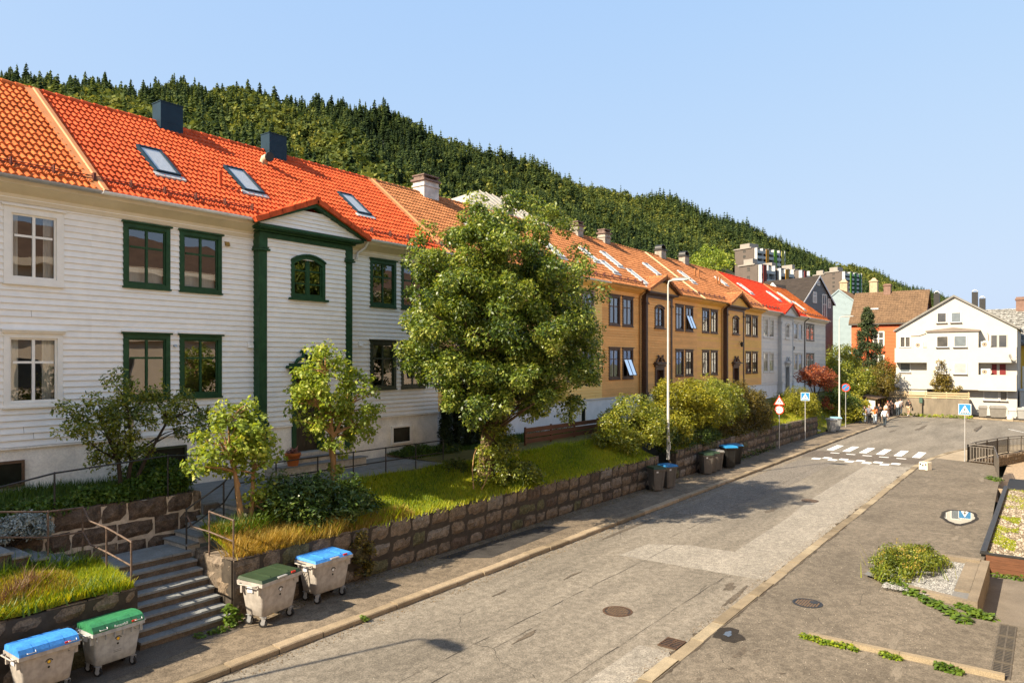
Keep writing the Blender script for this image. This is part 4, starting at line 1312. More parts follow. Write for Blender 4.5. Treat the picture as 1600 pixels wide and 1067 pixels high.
# ------------------------------------------------------------------ steps
t = thing('stone_steps', 'slate topped granite steps rising from the pavement to a landing', 'steps', (8.3, 16.2, .1))
n = 8
rs_ = random.Random(4)
for k in range(n):
    z1 = .12 + (k + 1) * .1725
    y = 15.22 + k * .255
    f = MB(); f.box(7.25, 9.36 if k < n - 1 else 9.36, y, y + (.30 if k < n - 1 else 1.2), (z1 - .21 if k else 0), z1 - .05)
    st_ = f.build('step', RISER, t)
    g = MB()
    x = 7.25
    while x < 9.36:
        w = rs_.uniform(.6, 1.3)
        xb = min(9.36, x + w)
        if 9.36 - xb < .3: xb = 9.36
        g.box(x + .004, xb - .004, y - .035 + rs_.uniform(-.01, .01), y + (.29 if k < n - 1 else 1.1), z1 - .05, z1 + rs_.uniform(-.004, .004))
        x = xb
    g.build('tread', SLATE, st_)
t = thing('stone_steps', 'pale steps climbing right from the landing to the front path', 'steps', (10, 17.7, 1.5))
for k in range(6):
    z1 = 1.5 + (k + 1) * .137
    x = 9.3 + k * .30
    f = MB(); f.box(x, x + (.34 if k < 5 else .6), 17.12, 18.24, 1.3 if k == 0 else z1 - .19, z1 - .045)
    st_ = f.build('step', RISER_L, t)
    g = MB(); g.box(x - .03, x + (.30 if k < 5 else .6), 17.08, 18.25, z1 - .045, z1 + rs_.uniform(-.003, .003)); g.build('tread', SLATE, st_)
t = thing('stone_steps', 'slate steps climbing left from the landing behind the grass', 'steps', (6.3, 17.7, 1.5))
for k in range(6):
    z1 = 1.5 + (k + 1) * .125
    x = 7.2 - k * .33
    f = MB(); f.box(x - (.36 if k < 5 else 3), x, 17.15, 18.26, 1.2, z1 - .045)
    st_ = f.build('step', RISER, t)
    g = MB(); g.box(x - (.32 if k < 5 else 3), x + .03, 17.1, 18.26, z1 - .045, z1); g.build('tread', SLATE, st_)
t = thing('stone_steps', 'worn steps through the wall gap between two groups of wheelie bins', 'steps', (33.3, 15.6, .1))
for k in range(7):
    f = MB(); f.box(32.35, 34.25, 15.3 + k * .34, 15.3 + k * .34 + .5, 0, .12 + (k + 1) * .19); f.build('step', RISER, t)
t = thing('stone_steps', 'narrow grey steps beyond the pedestrian crossing sign', 'steps', (63.2, 15.6, .1))
for k in range(7):
    f = MB(); f.box(62.4, 64.2, 15.5 + k * .34, 15.5 + k * .34 + .5, 0, .12 + (k + 1) * .19); f.build('step', RISER_L, t)
# landing slab
# ------------------------------------------------------------------ path and garden ground
def terr(name, x0, x1, y0, y1, fz, m, dx=.5, dy=.3):
    nx, ny = max(1, int((x1 - x0) / dx)), max(1, int((y1 - y0) / dy))
    b = MB()
    vs = []
    for i in range(nx + 1):
        for j in range(ny + 1):
            x = x0 + (x1 - x0) * i / nx; y = y0 + (y1 - y0) * j / ny
            vs.append((x, y, fz(x, y)))
    m_ = ny + 1
    b.add(vs, [(i * m_ + j, (i + 1) * m_ + j, (i + 1) * m_ + j + 1, i * m_ + j + 1) for i in range(nx) for j in range(ny)], 0, True)
    return tag(b.build(name, m), kind='structure')

def bump(x, y): return .05 * math.sin(x * 1.7 + y) + .04 * math.sin(x * .6 - 2.2 * y) + .03 * math.sin(3.1 * x + 1.3 * y)
def z_lawn(x, y):
    t = min(1, max(0, (y - 15.5) / 2.65))
    z = 1.46 + .8 * (t ** .85) + bump(x, y) * .6 * t
    if x > 26: z += .0
    return z
def z_left(x, y):
    t = min(1, max(0, (y - 15.5) / 1.5))
    return 1.40 + .28 * t + max(0, (5.6 - x)) * .07 + .12 * math.exp(-((x - 5.5) ** 2 + (y - 16.3) ** 2) / .6) + bump(x, y) * .5
terr('lawn', 9.6, 11.15, 15.5, 17.08, z_lawn, LAWN)
terr('lawn', 11.15, 32.2, 15.5, 18.2, z_lawn, LAWN)
terr('lawn', 34.3, 62.3, 15.5, 18.2, z_lawn, LAWN)
terr('lawn', -4, 7.2, 15.5, 17.15, z_left, LAWN)
def z_bed(x, y): return 2.62 + .10 * (y - 18.3) / 3 + bump(x, y) * .5
terr('planted_bed', 1, 10.35, 18.4, 21.52, z_bed, SOIL)
def z_gard(x, y): return 2.30 + .12 * (y - 18.2) / 3.3 + bump(x, y) * .3
terr('garden', 20.0, 62.5, 18.15, 21.52, z_gard, LAWN)
def z_bank(x, y):
    return .14 + min(2.3, max(0, (y - 15.5)) * .42) + (0 if y < 20 else min(4, (y - 20) * .08)) + bump(x, y) * .7
terr('garden', 62.4, 135, 15.3, 60, z_bank, LAWN, 1.5, 1.0)
b = MB()
for i in range(7):
    for j in range(2):
        x0, x1 = 10.8 + i * 1.32, 10.8 + (i + 1) * 1.32 - .015
        y0, y1 = (18.22, 19.28) if j == 0 else (19.30, 20.6)
        b.box(x0, x1, y0, y1, 2.1, 2.32 + random.uniform(-.006, .006))
b.box(10.36, 20.0, 20.6, 21.52, 2.05, 2.31)
b.box(10.36, 10.8, 18.26, 20.6, 2.0, 2.325)
tag(b.build('path', SLATE), kind='structure')
b = MB(); b.box(10.36, 20.05, 18.12, 18.215, 1.9, 2.30); tag(b.build('path_edge', RISER), kind='structure')

# ------------------------------------------------------------------ hand rails
def rail(label, posts, rails, m=RUSTMETAL, r=.021, base=None):
    """posts: (x,y,z0,z1); rails: list of polylines"""
    t = thing('hand_rail', label, 'railing', (posts[0][0], posts[0][1], posts[0][2]), group='iron pipe hand rails')
    for (x, y, z0, z1) in posts:
        b = MB(); b.tube([(x, y, z0 - .05), (x, y, z1)], r * 1.05, 8); b.tube([(x, y, z1 - .01), (x, y, z1 + .03)], [r * 1.5, r * .7], 8)
        b.build('post', m, t)
    for p in rails:
        b = MB(); b.tube(p, r, 8); b.build('rail', m, t)
    return t
rail('iron pipe rail on the left side of the lower steps', [(7.18, 15.45, 1.4, 2.38), (7.12, 16.45, 1.45, 2.55), (7.0, 17.35, 1.6, 2.9)],
     [[(7.18, 15.45, 2.38), (7.12, 16.45, 2.55), (7.05, 17.1, 2.62), (7.0, 17.35, 2.9)], [(7.18, 15.45, 1.88), (7.12, 16.45, 2.02), (7.05, 17.1, 2.1), (7.0, 17.35, 2.35)]])
rail('iron pipe rail on the left flight, in front of the dark wall', [(5.0, 17.2, 2.1, 3.15), (6.25, 17.2, 1.85, 2.95)],
     [[(3, 17.2, 3.3), (5.0, 17.2, 3.15), (6.25, 17.2, 2.95), (7.0, 17.35, 2.9)], [(3, 17.2, 2.8), (5.0, 17.2, 2.65), (6.25, 17.2, 2.4), (7.0, 17.35, 2.35)]])
rail('iron pipe rail beside the yellow grass right of the lower steps', [(9.52, 15.42, 1.45, 2.42), (9.45, 16.35, 1.5, 2.52)],
     [[(9.52, 15.42, 2.42), (9.45, 16.35, 2.52)], [(9.52, 15.42, 1.92), (9.45, 16.35, 2.03), (9.32, 16.9, 2.1), (9.3, 17.12, 2.35)]])
rail('dark iron rail climbing with the pale steps', [(9.3, 17.14, 1.5, 2.5), (10.3, 17.14, 2.0, 3.02), (11.3, 18.2, 2.3, 3.2)],
     [[(9.3, 17.14, 2.5), (10.3, 17.14, 3.02), (11.3, 18.2, 3.2)], [(9.3, 17.14, 2.02), (10.3, 17.14, 2.5), (11.3, 18.2, 2.75)]], BLACKMETAL)
rail('long black iron rail along the front path above the lawn', [(x, 18.19, 2.25, 3.2) for x in (12.6, 14.1, 15.52, 16.95, 18.4, 19.85)],
     [[(11.3, 18.2, 3.2), (19.85, 18.19, 3.2)], [(11.3, 18.2, 2.75), (19.85, 18.19, 2.75)]], BLACKMETAL)
rail('black iron rail on top of the planted bed below the white house', [(4.6, 18.34, 2.6, 3.3), (6.8, 18.34, 2.62, 3.6), (9.45, 18.34, 2.65, 3.72)],
     [[(3, 18.34, 3.1), (4.6, 18.34, 3.25), (6.8, 18.34, 3.6), (9.45, 18.34, 3.72), (11.3, 18.3, 3.55)]], BLACKMETAL)

# ------------------------------------------------------------------ bins
def caster(parent, x, y, r=.1, sw=1, m=PLASTIC_G):
    b = MB(); b.cyl((x, y, r), (math.cos(sw), math.sin(sw), 0), r, .05, 18)
    w = b.build('wheel', RUBBER, parent)
    b = MB(); b.cyl((x, y, r), (math.cos(sw), math.sin(sw), 0), r * .55, .056, 14)
    b.build('rim', STEEL, w)
    b = MB()
    c, s = math.cos(sw), math.sin(sw)
    for k in (-.036, .036):
        ax, ay = x + c * k, y + s * k
        b.prism([(ax - s * .035, ay + c * .035, r - .03), (ax + s * .035, ay - c * .035, r - .03), (ax + s * .075, ay - c * .075, r * 2.35), (ax - s * .03, ay + c * .03, r * 2.35)], (c * .006, s * .006, 0))
    b.box(x - .06, x + .06, y - .06, y + .06, r * 2.3, r * 2.36)
    b.build('fork', STEEL, w)

def text(parent, s, size, loc, rot, m, name='lettering'):
    cu = bpy.data.curves.new(name, 'FONT')
    cu.body = s; cu.size = size; cu.align_x = 'CENTER'; cu.align_y = 'CENTER'; cu.extrude = .0015
    cu.materials.append(m)
    o = bpy.data.objects.new(name, cu)
    COL.objects.link(o)
    me = bpy.data.meshes.new_from_object(o)
    bpy.data.objects.remove(o)
    me.materials.clear(); me.materials.append(m)
    o = bpy.data.objects.new(name, me)
    COL.objects.link(o)
    o.parent = parent; o.location = loc; o.rotation_euler = rot
    return o

def ring(b, c, r0, r1, a0, a1, y, mi=0, n=14):
    pts = [(c[0] + r * math.cos(a0 + (a1 - a0) * i / n), y, c[1] + r * math.sin(a0 + (a1 - a0) * i / n)) for r in (r0, r1) for i in range(n + 1)]
    b.add(pts, [(i, i + 1, n + 2 + i, n + 1 + i) for i in range(n)], mi)

def big_bin(label, loc, rz, lid_m, body_m, style, dot=LABELW, brow=True, word=None, group='large four wheeled street bins', lines=False):
    t = thing('waste_container', label, 'bin', loc, rz, group, local=True)
    b = MB()
    A, D = (-.47, .47, -.27, .27), (-.565, .565, -.36, .36)
    n = 6
    zs = [.235, .27, .5, .98]
    def rec(k):
        f = (zs[k] - .235) / (.98 - .235)
        return [A[i] + (D[i] - A[i]) * f for i in range(4)]
    # body with rounded corners
    loops = []
    for k in range(4):
        x0, x1, y0, y1 = rec(k); r = .07 if k else .05
        if k == 0: x0 += .03; x1 -= .03; y0 += .03; y1 -= .03
        lp = []
        for (cx, cy, a0) in ((x1 - r, y1 - r, 0), (x0 + r, y1 - r, 90), (x0 + r, y0 + r, 180), (x1 - r, y0 + r, 270)):
            for i in range(5):
                a = R(a0 + 90 * i / 4); lp.append((cx + r * math.cos(a), cy + r * math.sin(a), zs[k]))
        loops.append(lp)
    m_ = 20
    vs = [p for lp in loops for p in lp]
    fs = [(k * m_ + i, k * m_ + (i + 1) % m_, (k + 1) * m_ + (i + 1) % m_, (k + 1) * m_ + i) for k in range(3) for i in range(m_)]
    b.add(vs, fs, 0, True); b.add(loops[0], [tuple(range(m_))[::-1]])
    # rim
    b.box(-.61, .61, -.405, -.345, .97, 1.05); b.box(-.61, .61, .345, .405, .97, 1.05); b.box(-.61, -.545, -.345, .345, .97, 1.05); b.box(.545, .61, -.345, .345, .97, 1.05)
    b.box(-.60, .60, -.39, .39, .965, .972)
    for sx in (-1, 1):
        for yy in (-.29, .24):
            b.box(sx * .575 - .04, sx * .575 + .04, yy, yy + .05, .78, .97)
        b.tube([(sx * .60, -.28, 1.0), (sx * .70, -.26, 1.0), (sx * .70, .26, 1.0), (sx * .60, .28, 1.0)], .018, 8)
        b.box(sx * .565 - .006, sx * .565 + .006, -.05, .12, .80, .94, 1)
    if lines:
        for i in range(6):
            b.box(-.5 + i * .2 - .006, -.5 + i * .2 + .006, -.40, -.35, .84, .97, 0)
    body = b.build('body', [body_m, LABELW], t)
    b = MB()
    if style == 'flat':
        P = [(-.60, -.40, 1.052), (.60, -.40, 1.052), (.60, .40, 1.075), (-.60, .40, 1.075)]
        Q = [(-.57, -.35, 1.115), (.57, -.35, 1.115), (.57, .38, 1.14), (-.57, .38, 1.14)]
        b.add(P + Q, [(0, 3, 2, 1), (4, 5, 6, 7), (0, 1, 5, 4), (1, 2, 6, 5), (2, 3, 7, 6), (3, 0, 4, 7)])
        for xa in (-.27, .27):
            b.box(xa - .008, xa + .008, -.30, .30, 1.118, 1.145)
        b.box(-.13, .13, -.43, -.36, 1.07, 1.10, 1)
    else:
        prof = [(-.40, 1.052), (-.385, 1.10), (-.33, 1.185), (-.2, 1.225), (.0, 1.235), (.2, 1.21), (.36, 1.16), (.38, 1.06)]
        for (xa, xb, gr) in ((-.60, -.32, 0), (-.31, -.01, 0), (.0, .30, 0), (.31, .60, 0)):
            b.prism([(xa, y, z) for y, z in prof], (xb - xa, 0, 0))
        b.prism([(-.585, y * .985, z - .012) for y, z in prof], (1.17, 0, 0))
        for xa in (-.45, .37):
            b.tube([(xa, -.40, 1.10), (xa, -.43, 1.10), (xa + .16, -.43, 1.10), (xa + .16, -.40, 1.14)], .011, 6, 1)
        b.box(-.54, .54, .41, .47, 1.08, 1.15); b.box(-.56, -.50, .36, .47, 1.05, 1.14); b.box(.50, .56, .36, .47, 1.05, 1.14)
    lid = b.build('lid', [lid_m, STEEL], t)
    b = MB(); b.box(.30, .42, -.402 if style != 'flat' else -.395, -.365, 1.075, 1.115); b.build('reflector', REDP, lid)
    if word:
        text(lid, word, .085, (.04, -.402, 1.098), (R(75), 0, 0), LABELW)
    # emblem: a brow, a bright dot and a dark dot
    fy = lambda z: -(.27 + (.36 - .27) * (z - .235) / .745) - .004
    b = MB()
    if brow:
        ring(b, (0, .76), .065, .085, R(20), R(160), fy(.82), 0); b.build('brow_mark', [BLACKP, dot], body); b = MB()
    ring(b, (0, .775), .0, .033, 0, 6.2832, fy(.775) - .0015, 1)
    ring(b, (0, .775), .033, .043, 0, 6.2832, fy(.775) - .001, 0)
    b.build('emblem', [BLACKP, dot], body); b = MB()
    ring(b, (0, .66), .0, .026, 0, 6.2832, fy(.66) - .001, 0); b.build('lock_hole', BLACKP, body); b = MB()
    b.box(.38, .385, fy(.92) - .002, fy(.92), .88, .93, 0); b.box(.385, .42, fy(.89) - .002, fy(.89), .88, .887, 0)
    if lines:
        b.build('corner_mark', [BLACKP, dot], body); b = MB()
        for (x, z) in ((0, .47),):
            for k in range(3):
                b.box(x - .09, x + .09, fy(z) - .002, fy(z - .03) + .002, z + k * .035, z + k * .035 + .006, 0)
    b.build('corner_mark', [BLACKP, dot], body)
    for x, y, sw in ((-.41, -.22, .5), (.41, -.22, .2), (-.41, .22, .35), (.41, .22, -.2)):
        caster(t, x, y, .1, sw)
    return t
big_bin('grey container with a dark green flat lid beside the lower steps', (9.95, 14.60, .12), R(9), LID_DARK, PLASTIC_G, 'flat')
big_bin('grey container with a blue flat lid against the granite wall', (11.72, 14.86, .12), R(2), LID_BLUE, PLASTIC_G, 'flat')
big_bin('grey container with a domed green lid left of the lower steps', (6.50, 14.83, .12), R(3), LID_GREEN, PLASTIC_B, 'dome', dot=YELLOWP, word='Restavfall', lines=True).scale = (.82, .82, .84)
big_bin('grey container with a domed blue lid in the bottom left corner', (5.25, 14.70, .12), R(2), LID_BLUE, PLASTIC_G, 'dome', dot=YELLOWP).scale = (.82, .82, .84)

def wheelie(label, loc, rz, lid_m, body_m, scale=1., group='two wheeled bins along the pavement', print_=True):
    t = thing('wheelie_bin', label, 'bin', loc, rz, group, local=True)
    S = scale
    b = MB()
    b.frust((-.20 * S, .20 * S, -.22 * S, .20 * S), .05, (-.28 * S, .28 * S, -.32 * S, .30 * S), .93 * S)
    b.box(-.30 * S, .30 * S, -.35 * S, .32 * S, .90 * S, .96 * S)
    b.frust((-.16 * S, -.12 * S, -.245 * S, -.2 * S), .1, (-.2 * S, -.16 * S, -.33 * S, -.28 * S), .88 * S); b.frust((.12 * S, .16 * S, -.245 * S, -.2 * S), .1, (.16 * S, .2 * S, -.33 * S, -.28 * S), .88 * S)
    body = b.build('body', body_m, t)
    b = MB()
    b.frust((-.31 * S, .31 * S, -.37 * S, .34 * S), .96 * S, (-.27 * S, .27 * S, -.30 * S, .34 * S), 1.04 * S)
    b.tube([(-.22 * S, .40 * S, .98 * S), (.22 * S, .40 * S, .98 * S)], .018, 8)
    b.box(-.25 * S, -.21 * S, .3 * S, .42 * S, .95 * S, 1.0 * S); b.box(.21 * S, .25 * S, .3 * S, .42 * S, .95 * S, 1.0 * S)
    b.build('lid', lid_m, t)
    for x in (-.27, .27):
        b = MB(); b.cyl((x * S, .24 * S, .11), (1, 0, 0), .11, .06, 16); b.build('wheel', RUBBER, t)
    if print_:
        b = MB(); b.add([(-.17, -.322 * S, .80 * S), (-.07, -.322 * S, .80 * S), (-.07, -.332 * S, .87 * S), (-.17, -.332 * S, .87 * S)], [(0, 1, 2, 3)]); b.build('sticker', LABELW, body)
    return t
WB = wheelie
WB('grey wheelie bin with a dark green lid at the granite wall end', (30.75, 14.72, .12), R(-35), LID_DARK, PLASTIC_DK, 1.08)
WB('grey wheelie bin with a blue lid beside the green lidded one', (31.75, 14.60, .12), R(-25), LID_BLUE2, PLASTIC_DK, 1.08)
WB('grey wheelie bin with a dark lid, front one of three before the hedge', (36.85, 14.72, .12), R(-42), LID_DARK, PLASTIC_DK, 1.08)
WB('grey wheelie bin with a dark lid, middle one of three before the hedge', (37.65, 14.75, .12), R(-42), LID_DARK, PLASTIC_DK, 1.08, print_=False)
WB('grey wheelie bin with a dull grey lid, last of three before the hedge', (38.45, 14.80, .12), R(-40), mat('dull_lid', (.20, .19, .17), .5, .2, 4), PLASTIC_DK, 1.08, print_=False)
WB('black wide bin with a bright blue lid below the hedge', (39.7, 14.55, .12), R(-42), mat('bright_lid', (.025, .20, .42), .4, .2, 4), PLASTIC_BK, 1.22, print_=False)
WB('black bin with a faded blue lid behind the bright blue one', (41.2, 14.72, .12), R(-42), mat('faded_lid', (.05, .17, .32), .45, .2, 4), PLASTIC_BK, 1.15, print_=False)
WB('pale grey wheelie bin with a grey lid past the crossing sign', (64.6, 14.75, .12), R(-50), mat('grey_lid', (.34, .35, .35), .5, .1, 4), mat('pale_bin', (.30, .30, .29), .5, .12, 4), 1.12, print_=False)
WB('pale grey wheelie bin with a pale blue lid past the crossing sign', (66.1, 14.75, .12), R(-50), LID_PALE, mat('pale_bin', (.30, .30, .29), .5, .12, 4), 1.15, print_=False)

# ------------------------------------------------------------------ lamps
def lamp(label, x, y, z, h, rz=0):
    t = thing('street_lamp', label, 'street lamp', (x, y, z), group='tall street lamps')
    b = MB()
    b.tube([(x, y, z), (x, y, z + 1.3)], .088, 12); b.tube([(x, y, z + 1.3), (x, y, z + 1.36), (x, y, z + h - .2)], [.088, .066, .042], 12)
    b.box(x - .06, x + .06, y - .115, y - .10, z + .5, z + .9)
    p = b.build('post', LAMPGREY, t)
    b = MB()
    b.tube([(x, y, z + h - .25), (x, y - .05, z + h - .05), (x, y - .35, z + h)], .04, 8)
    b.build('arm', LAMPGREY, t)
    b = MB()
    prof = [(.0, -.05), (.02, .06), (.3, .10), (.7, .085), (.95, .02), (.95, -.03), (.6, -.06)]
    w = [.10, .13, .17, .17, .10, .10, .16]
    n = len(prof)
    L = [(x - w[i], y - .25 - prof[i][0], z + h + prof[i][1]) for i in range(n)]; Q = [(x + w[i], y - .25 - prof[i][0], z + h + prof[i][1]) for i in range(n)]
    b.add(L + Q, [tuple(range(n)), tuple(range(2 * n - 1, n - 1, -1))] + [(i, n + i, n + (i + 1) % n, (i + 1) % n) for i in range(n)])
    hd = b.build('lamp_head', LAMPGREY, t)
    b = MB(); b.box(x - .10, x + .10, y - 1.05, y - .5, z + h - .075, z + h - .055); b.build('lens', LABELW, hd)
    return t
lamp('tall pale street lamp rising out of the bushes before the ochre house', 33.6, 15.42, 1.2, 9.05)
lamp('tall pale street lamp beside the round no parking sign', 70.1, 15.35, .3, 9.9)
lamp('street lamp near the camera, only its long shadow lies on the road', -.5, 15.75, 1.3, 8.75)

# ------------------------------------------------------------------ signs, built facing -Y then turned
def sign_post(t, h, r=.03):
    b = MB(); b.tube([(0, 0, 0), (0, 0, h)], r, 10); b.tube([(0, 0, .0), (0, 0, .12)], r * 1.6, 10); b.build('post', STEEL, t)

def walker(b, x, z, s, y, mi):
    """walking figure outline pieces"""
    def q(pts): b.add([(x + px * s, y, z + pz * s) for px, pz in pts], [tuple(range(len(pts)))], mi)
    ring(b, (x, z + .40 * s), 0, .075 * s, 0, 6.2832, y, mi, 10)
    q([(-.09, .30), (.10, .31), (.08, .0), (-.07, .0)])
    q([(-.07, .02), (.02, .02), (-.12, -.22), (-.24, -.42), (-.31, -.42), (-.18, -.18)])
    q([(-.01, .02), (.08, .02), (.15, -.20), (.24, -.42), (.16, -.42), (.07, -.20)])
    q([(-.09, .30), (-.05, .22), (-.20, .06), (-.25, .10)])
    q([(.10, .31), (.06, .22), (.20, .04), (.25, .08)])

def crossing_sign(label, loc, rz, top, size=.82):
    t = thing('crossing_sign', label, 'road sign', loc, rz, 'pedestrian crossing signs', local=True)
    sign_post(t, top)
    z = top - size / 2
    hs = size / 2
    b = MB()
    b.box(-hs, hs, -.045, -.03, z - hs, z + hs)
    pl = b.build('sign_plate', SIGNWHITE, t)
    b = MB()
    k = hs - .025
    b.box(-k, k, -.048, -.045, z - k, z + k, 0)
    b.add([(-k * .86, -.050, z - k * .80), (k * .86, -.050, z - k * .80), (0, -.050, z + k * .80)], [(0, 1, 2)], 1)
    walker(b, 0, z - k * .22, size * .52, -.052, 2)
    for i in range(5):
        xx = -k * .6 + k * 1.2 * i / 4
        b.add([(xx - .035, -.052, z - k * .78), (xx + .035, -.052, z - k * .78), (xx * .93 + .03, -.052, z - k * .62), (xx * .93 - .03, -.052, z - k * .62)], [(0, 1, 2, 3)], 2)
    b.build('symbol', [SIGNBLUE, SIGNWHITE, BLACKP], pl)
    return t
crossing_sign('blue square pedestrian crossing sign at the railing corner on the right', (51.35, 4.13, .05), R(-84), 3.50, .66)
crossing_sign('blue square pedestrian crossing sign on the left pavement before the round bush', (57.2, 14.96, .12), R(-76), 3.62, .62)
t = thing('speed_sign', 'red triangle warning sign above a round 30 limit sign on one post', 'road sign', (50.7, 14.98, .12), R(-76), local=True)
sign_post(t, 3.7)
b = MB(); b.prism([(-.37, -.04, 3.0), (.37, -.04, 3.0), (0, -.04, 3.64)], (0, .015, 0)); pl = b.build('warning_plate', SIGNRED, t)
b = MB(); b.add([(-.26, -.043, 3.06), (.26, -.043, 3.06), (0, -.043, 3.51)], [(0, 1, 2)], 0)
walker(b, -.03, 3.22, .30, -.046, 1); walker(b, .09, 3.18, .22, -.046, 1)
b.build('symbol', [SIGNWHITE, BLACKP], pl)
b = MB(); b.cyl((0, -.033, 2.66), (0, 1, 0), .31, .015, 28); pl = b.build('limit_plate', SIGNRED, t)
b = MB(); b.cyl((0, -.043, 2.66), (0, 1, 0), .235, .006, 28); b.build('disc', SIGNWHITE, pl)
text(pl, '30', .33, (0, -.049, 2.65), (R(90), 0, 0), BLACKP, 'numerals')
t = thing('no_parking_sign', 'round blue and red no parking sign beside the far lamp', 'road sign', (70.5, 14.9, .12), R(-76), local=True)
sign_post(t, 3.9)
b = MB(); b.cyl((0, -.033, 3.6), (0, 1, 0), .38, .015, 28); pl = b.build('sign_plate', SIGNRED, t)
b = MB(); b.cyl((0, -.043, 3.6), (0, 1, 0), .29, .006, 28, 0)
b.T = Matrix.Translation((0, -.049, 3.6)) @ Matrix.Rotation(R(-45), 4, 'Y')
b.box(-.30, .30, -.002, .002, -.035, .035, 1)
b.build('symbol', [SIGNBLUE, SIGNRED], pl)

# ------------------------------------------------------------------ right hand side
t = thing('gravel_planter', 'long brown panelled planter bed filled with pale gravel and moss', 'planter', (34, .5, 0))
b = MB()
b.box(26.78, 41.4, 1.60, 1.72, -.55, .20); b.box(26.78, 41.4, 1.58, 1.74, .20, .225)
b.box(26.70, 26.80, -2.3, 1.75, .14, .20)
b.build('edging', BLACKMETAL, t)
b = MB()
for k in range(3):
    b.box(26.70, 26.78, -2.3, 1.59, -.42 + k * .185, -.42 + k * .185 + .18)
b.build('front_panel', WOODB, t)
b = MB()
nx, ny = 60, 16
vs = []
for i in range(nx + 1):
    for j in range(ny + 1):
        vs.append((26.8 + 14.6 * i / nx, -2.3 + 3.9 * j / ny, .07 + random.uniform(-.02, .02)))
b.add(vs, [(i * (ny + 1) + j, (i + 1) * (ny + 1) + j, (i + 1) * (ny + 1) + j + 1, i * (ny + 1) + j + 1) for i in range(nx) for j in range(ny)])
b.build('gravel_bed', GRAVEL_G, t)
def pebbles(name, x0, x1, y0, y1, z, n, s, m, parent=None, kind=None, keep=None):
    P = np.stack([rng.uniform(x0, x1, n), rng.uniform(y0, y1, n), np.full(n, z)], 1)
    if keep is not None: P = P[keep(P)]
    n = len(P)
    sz = rng.uniform(.5, 1.3, (n, 1, 1)) * s
    oc = np.array([[1, 0, 0], [0, 1, 0], [-1, 0, 0], [0, -1, 0]], float)
    a = rng.uniform(0, 6.28, n)
    ca, sa = np.cos(a)[:, None], np.sin(a)[:, None]
    ring_ = np.stack([oc[:, 0] * ca - oc[:, 1] * sa * .7, oc[:, 0] * sa + oc[:, 1] * ca * .7, np.zeros((n, 4))], 2) * sz
    top = np.repeat(np.array([[[0, 0, .75]]]), n, 0) * sz
    tri = []
    for k in range(4):
        tri.append(np.concatenate([ring_[:, k:k + 1], ring_[:, (k + 1) % 4:(k + 1) % 4 + 1], top], 1))
    V = np.stack(tri, 1) + P[:, None, None, :]
    tint = np.repeat(rng.uniform(0, 1, n), 4)
    o = np_mesh(name, V.reshape(-1, 3), 3, m, parent, tint)
    if kind: o['kind'] = kind
    return o
PEB = leafmat('pebble_mix', [(.08, .06, .04), (.17, .135, .095), (.28, .23, .175), (.42, .37, .30)], 0, .8)
PEBW = leafmat('white_chippings', [(.11, .105, .10), (.21, .205, .195), (.33, .325, .315)], 0, .8)
pebbles('gravel', 26.85, 41, -1.6, 1.58, .07, 9000, .05, PEB, t, 'stuff')
t = thing('white_gravel_bed', 'low concrete edged bed with white chippings and a wild bush', 'planter', (23.3, 2.4, .05))
b = MB()
b.prism([(25.2, 1.64, -.5), (25.45, 1.64, -.5), (25.45, 4.0, -.5), (25.2, 4.0, -.5)], (0, 0, .78)); b.prism([(20.95, 1.42, -.55), (25.45, 1.42, -.55), (25.45, 1.64, -.55), (20.95, 1.64, -.55)], (0, 0, .80))
b.prism([(20.95, 1.64, -.2), (21.15, 1.64, -.2), (21.6, 3.0, -.2), (21.4, 3.0, -.2)], (0, 0, .42))
b.prism([(24.0, 1.66, .0), (25.2, 1.66, .0), (25.2, 2.0, .0), (22, 2.0, .0), (22, 1.66, .0)], (0, 0, .20))
b.build('edging', CONCRETE, t)
b = MB(); b.poly([(21.1, 1.64, .14), (25.2, 1.64, .14), (25.2, 4.0, .14), (22.2, 4.2, .14), (21.5, 3.0, .14)]); b.build('gravel_bed', mat('pale_chip_base', (.16, .155, .148), .95, .12, 20, .5, 50), t)
pebbles('chippings', 21.2, 25.15, 2.02, 3.6, .14, 5000, .028, PEBW, t, 'stuff')
# parking kerb
t = thing('parking_kerb', 'long pale concrete kerb lying across the right pavement with weeds along it', 'kerb', (16.6, 2.5, .05))
b = MB()
for k in range(4):
    y1_ = 4.28 - k * .9
    b.prism([(16.55 + k * .02, y1_, .0), (16.73 + k * .02, y1_, .0), (16.71 + k * .02, y1_, .15), (16.57 + k * .02, y1_, .15)], (.02, -.89, 0))
b.build('kerb_stone', KERB_P, t)
# lego-like white block
t = thing('concrete_block', 'small white concrete block with dark holes on the kerb line', 'concrete block', (46.2, 5.6, .05), R(-25), local=True)
t.scale = (.68, .68, .68)
b = MB()
b.box(-.30, .30, -.36, .36, .10, .58); b.box(-.30, .30, -.36, -.18, .0, .1); b.box(-.30, .30, .18, .36, .0, .1); b.box(-.30, .30, -.18, .18, .02, .1)
b.box(-.30, .30, -.33, -.16, .58, .64); b.box(-.30, .30, .16, .33, .58, .64)
b.build('block', mat('whitewashed_block', (.66, .60, .50), .9, .2, 4, .3, 20), t)
for (y, z) in ((-.22, .45), (.02, .36), (.24, .45)):
    b = MB(); b.cyl((-.302, y, z), (1, 0, 0), .075, .01, 12); b.build('hole', BLACKP, t)

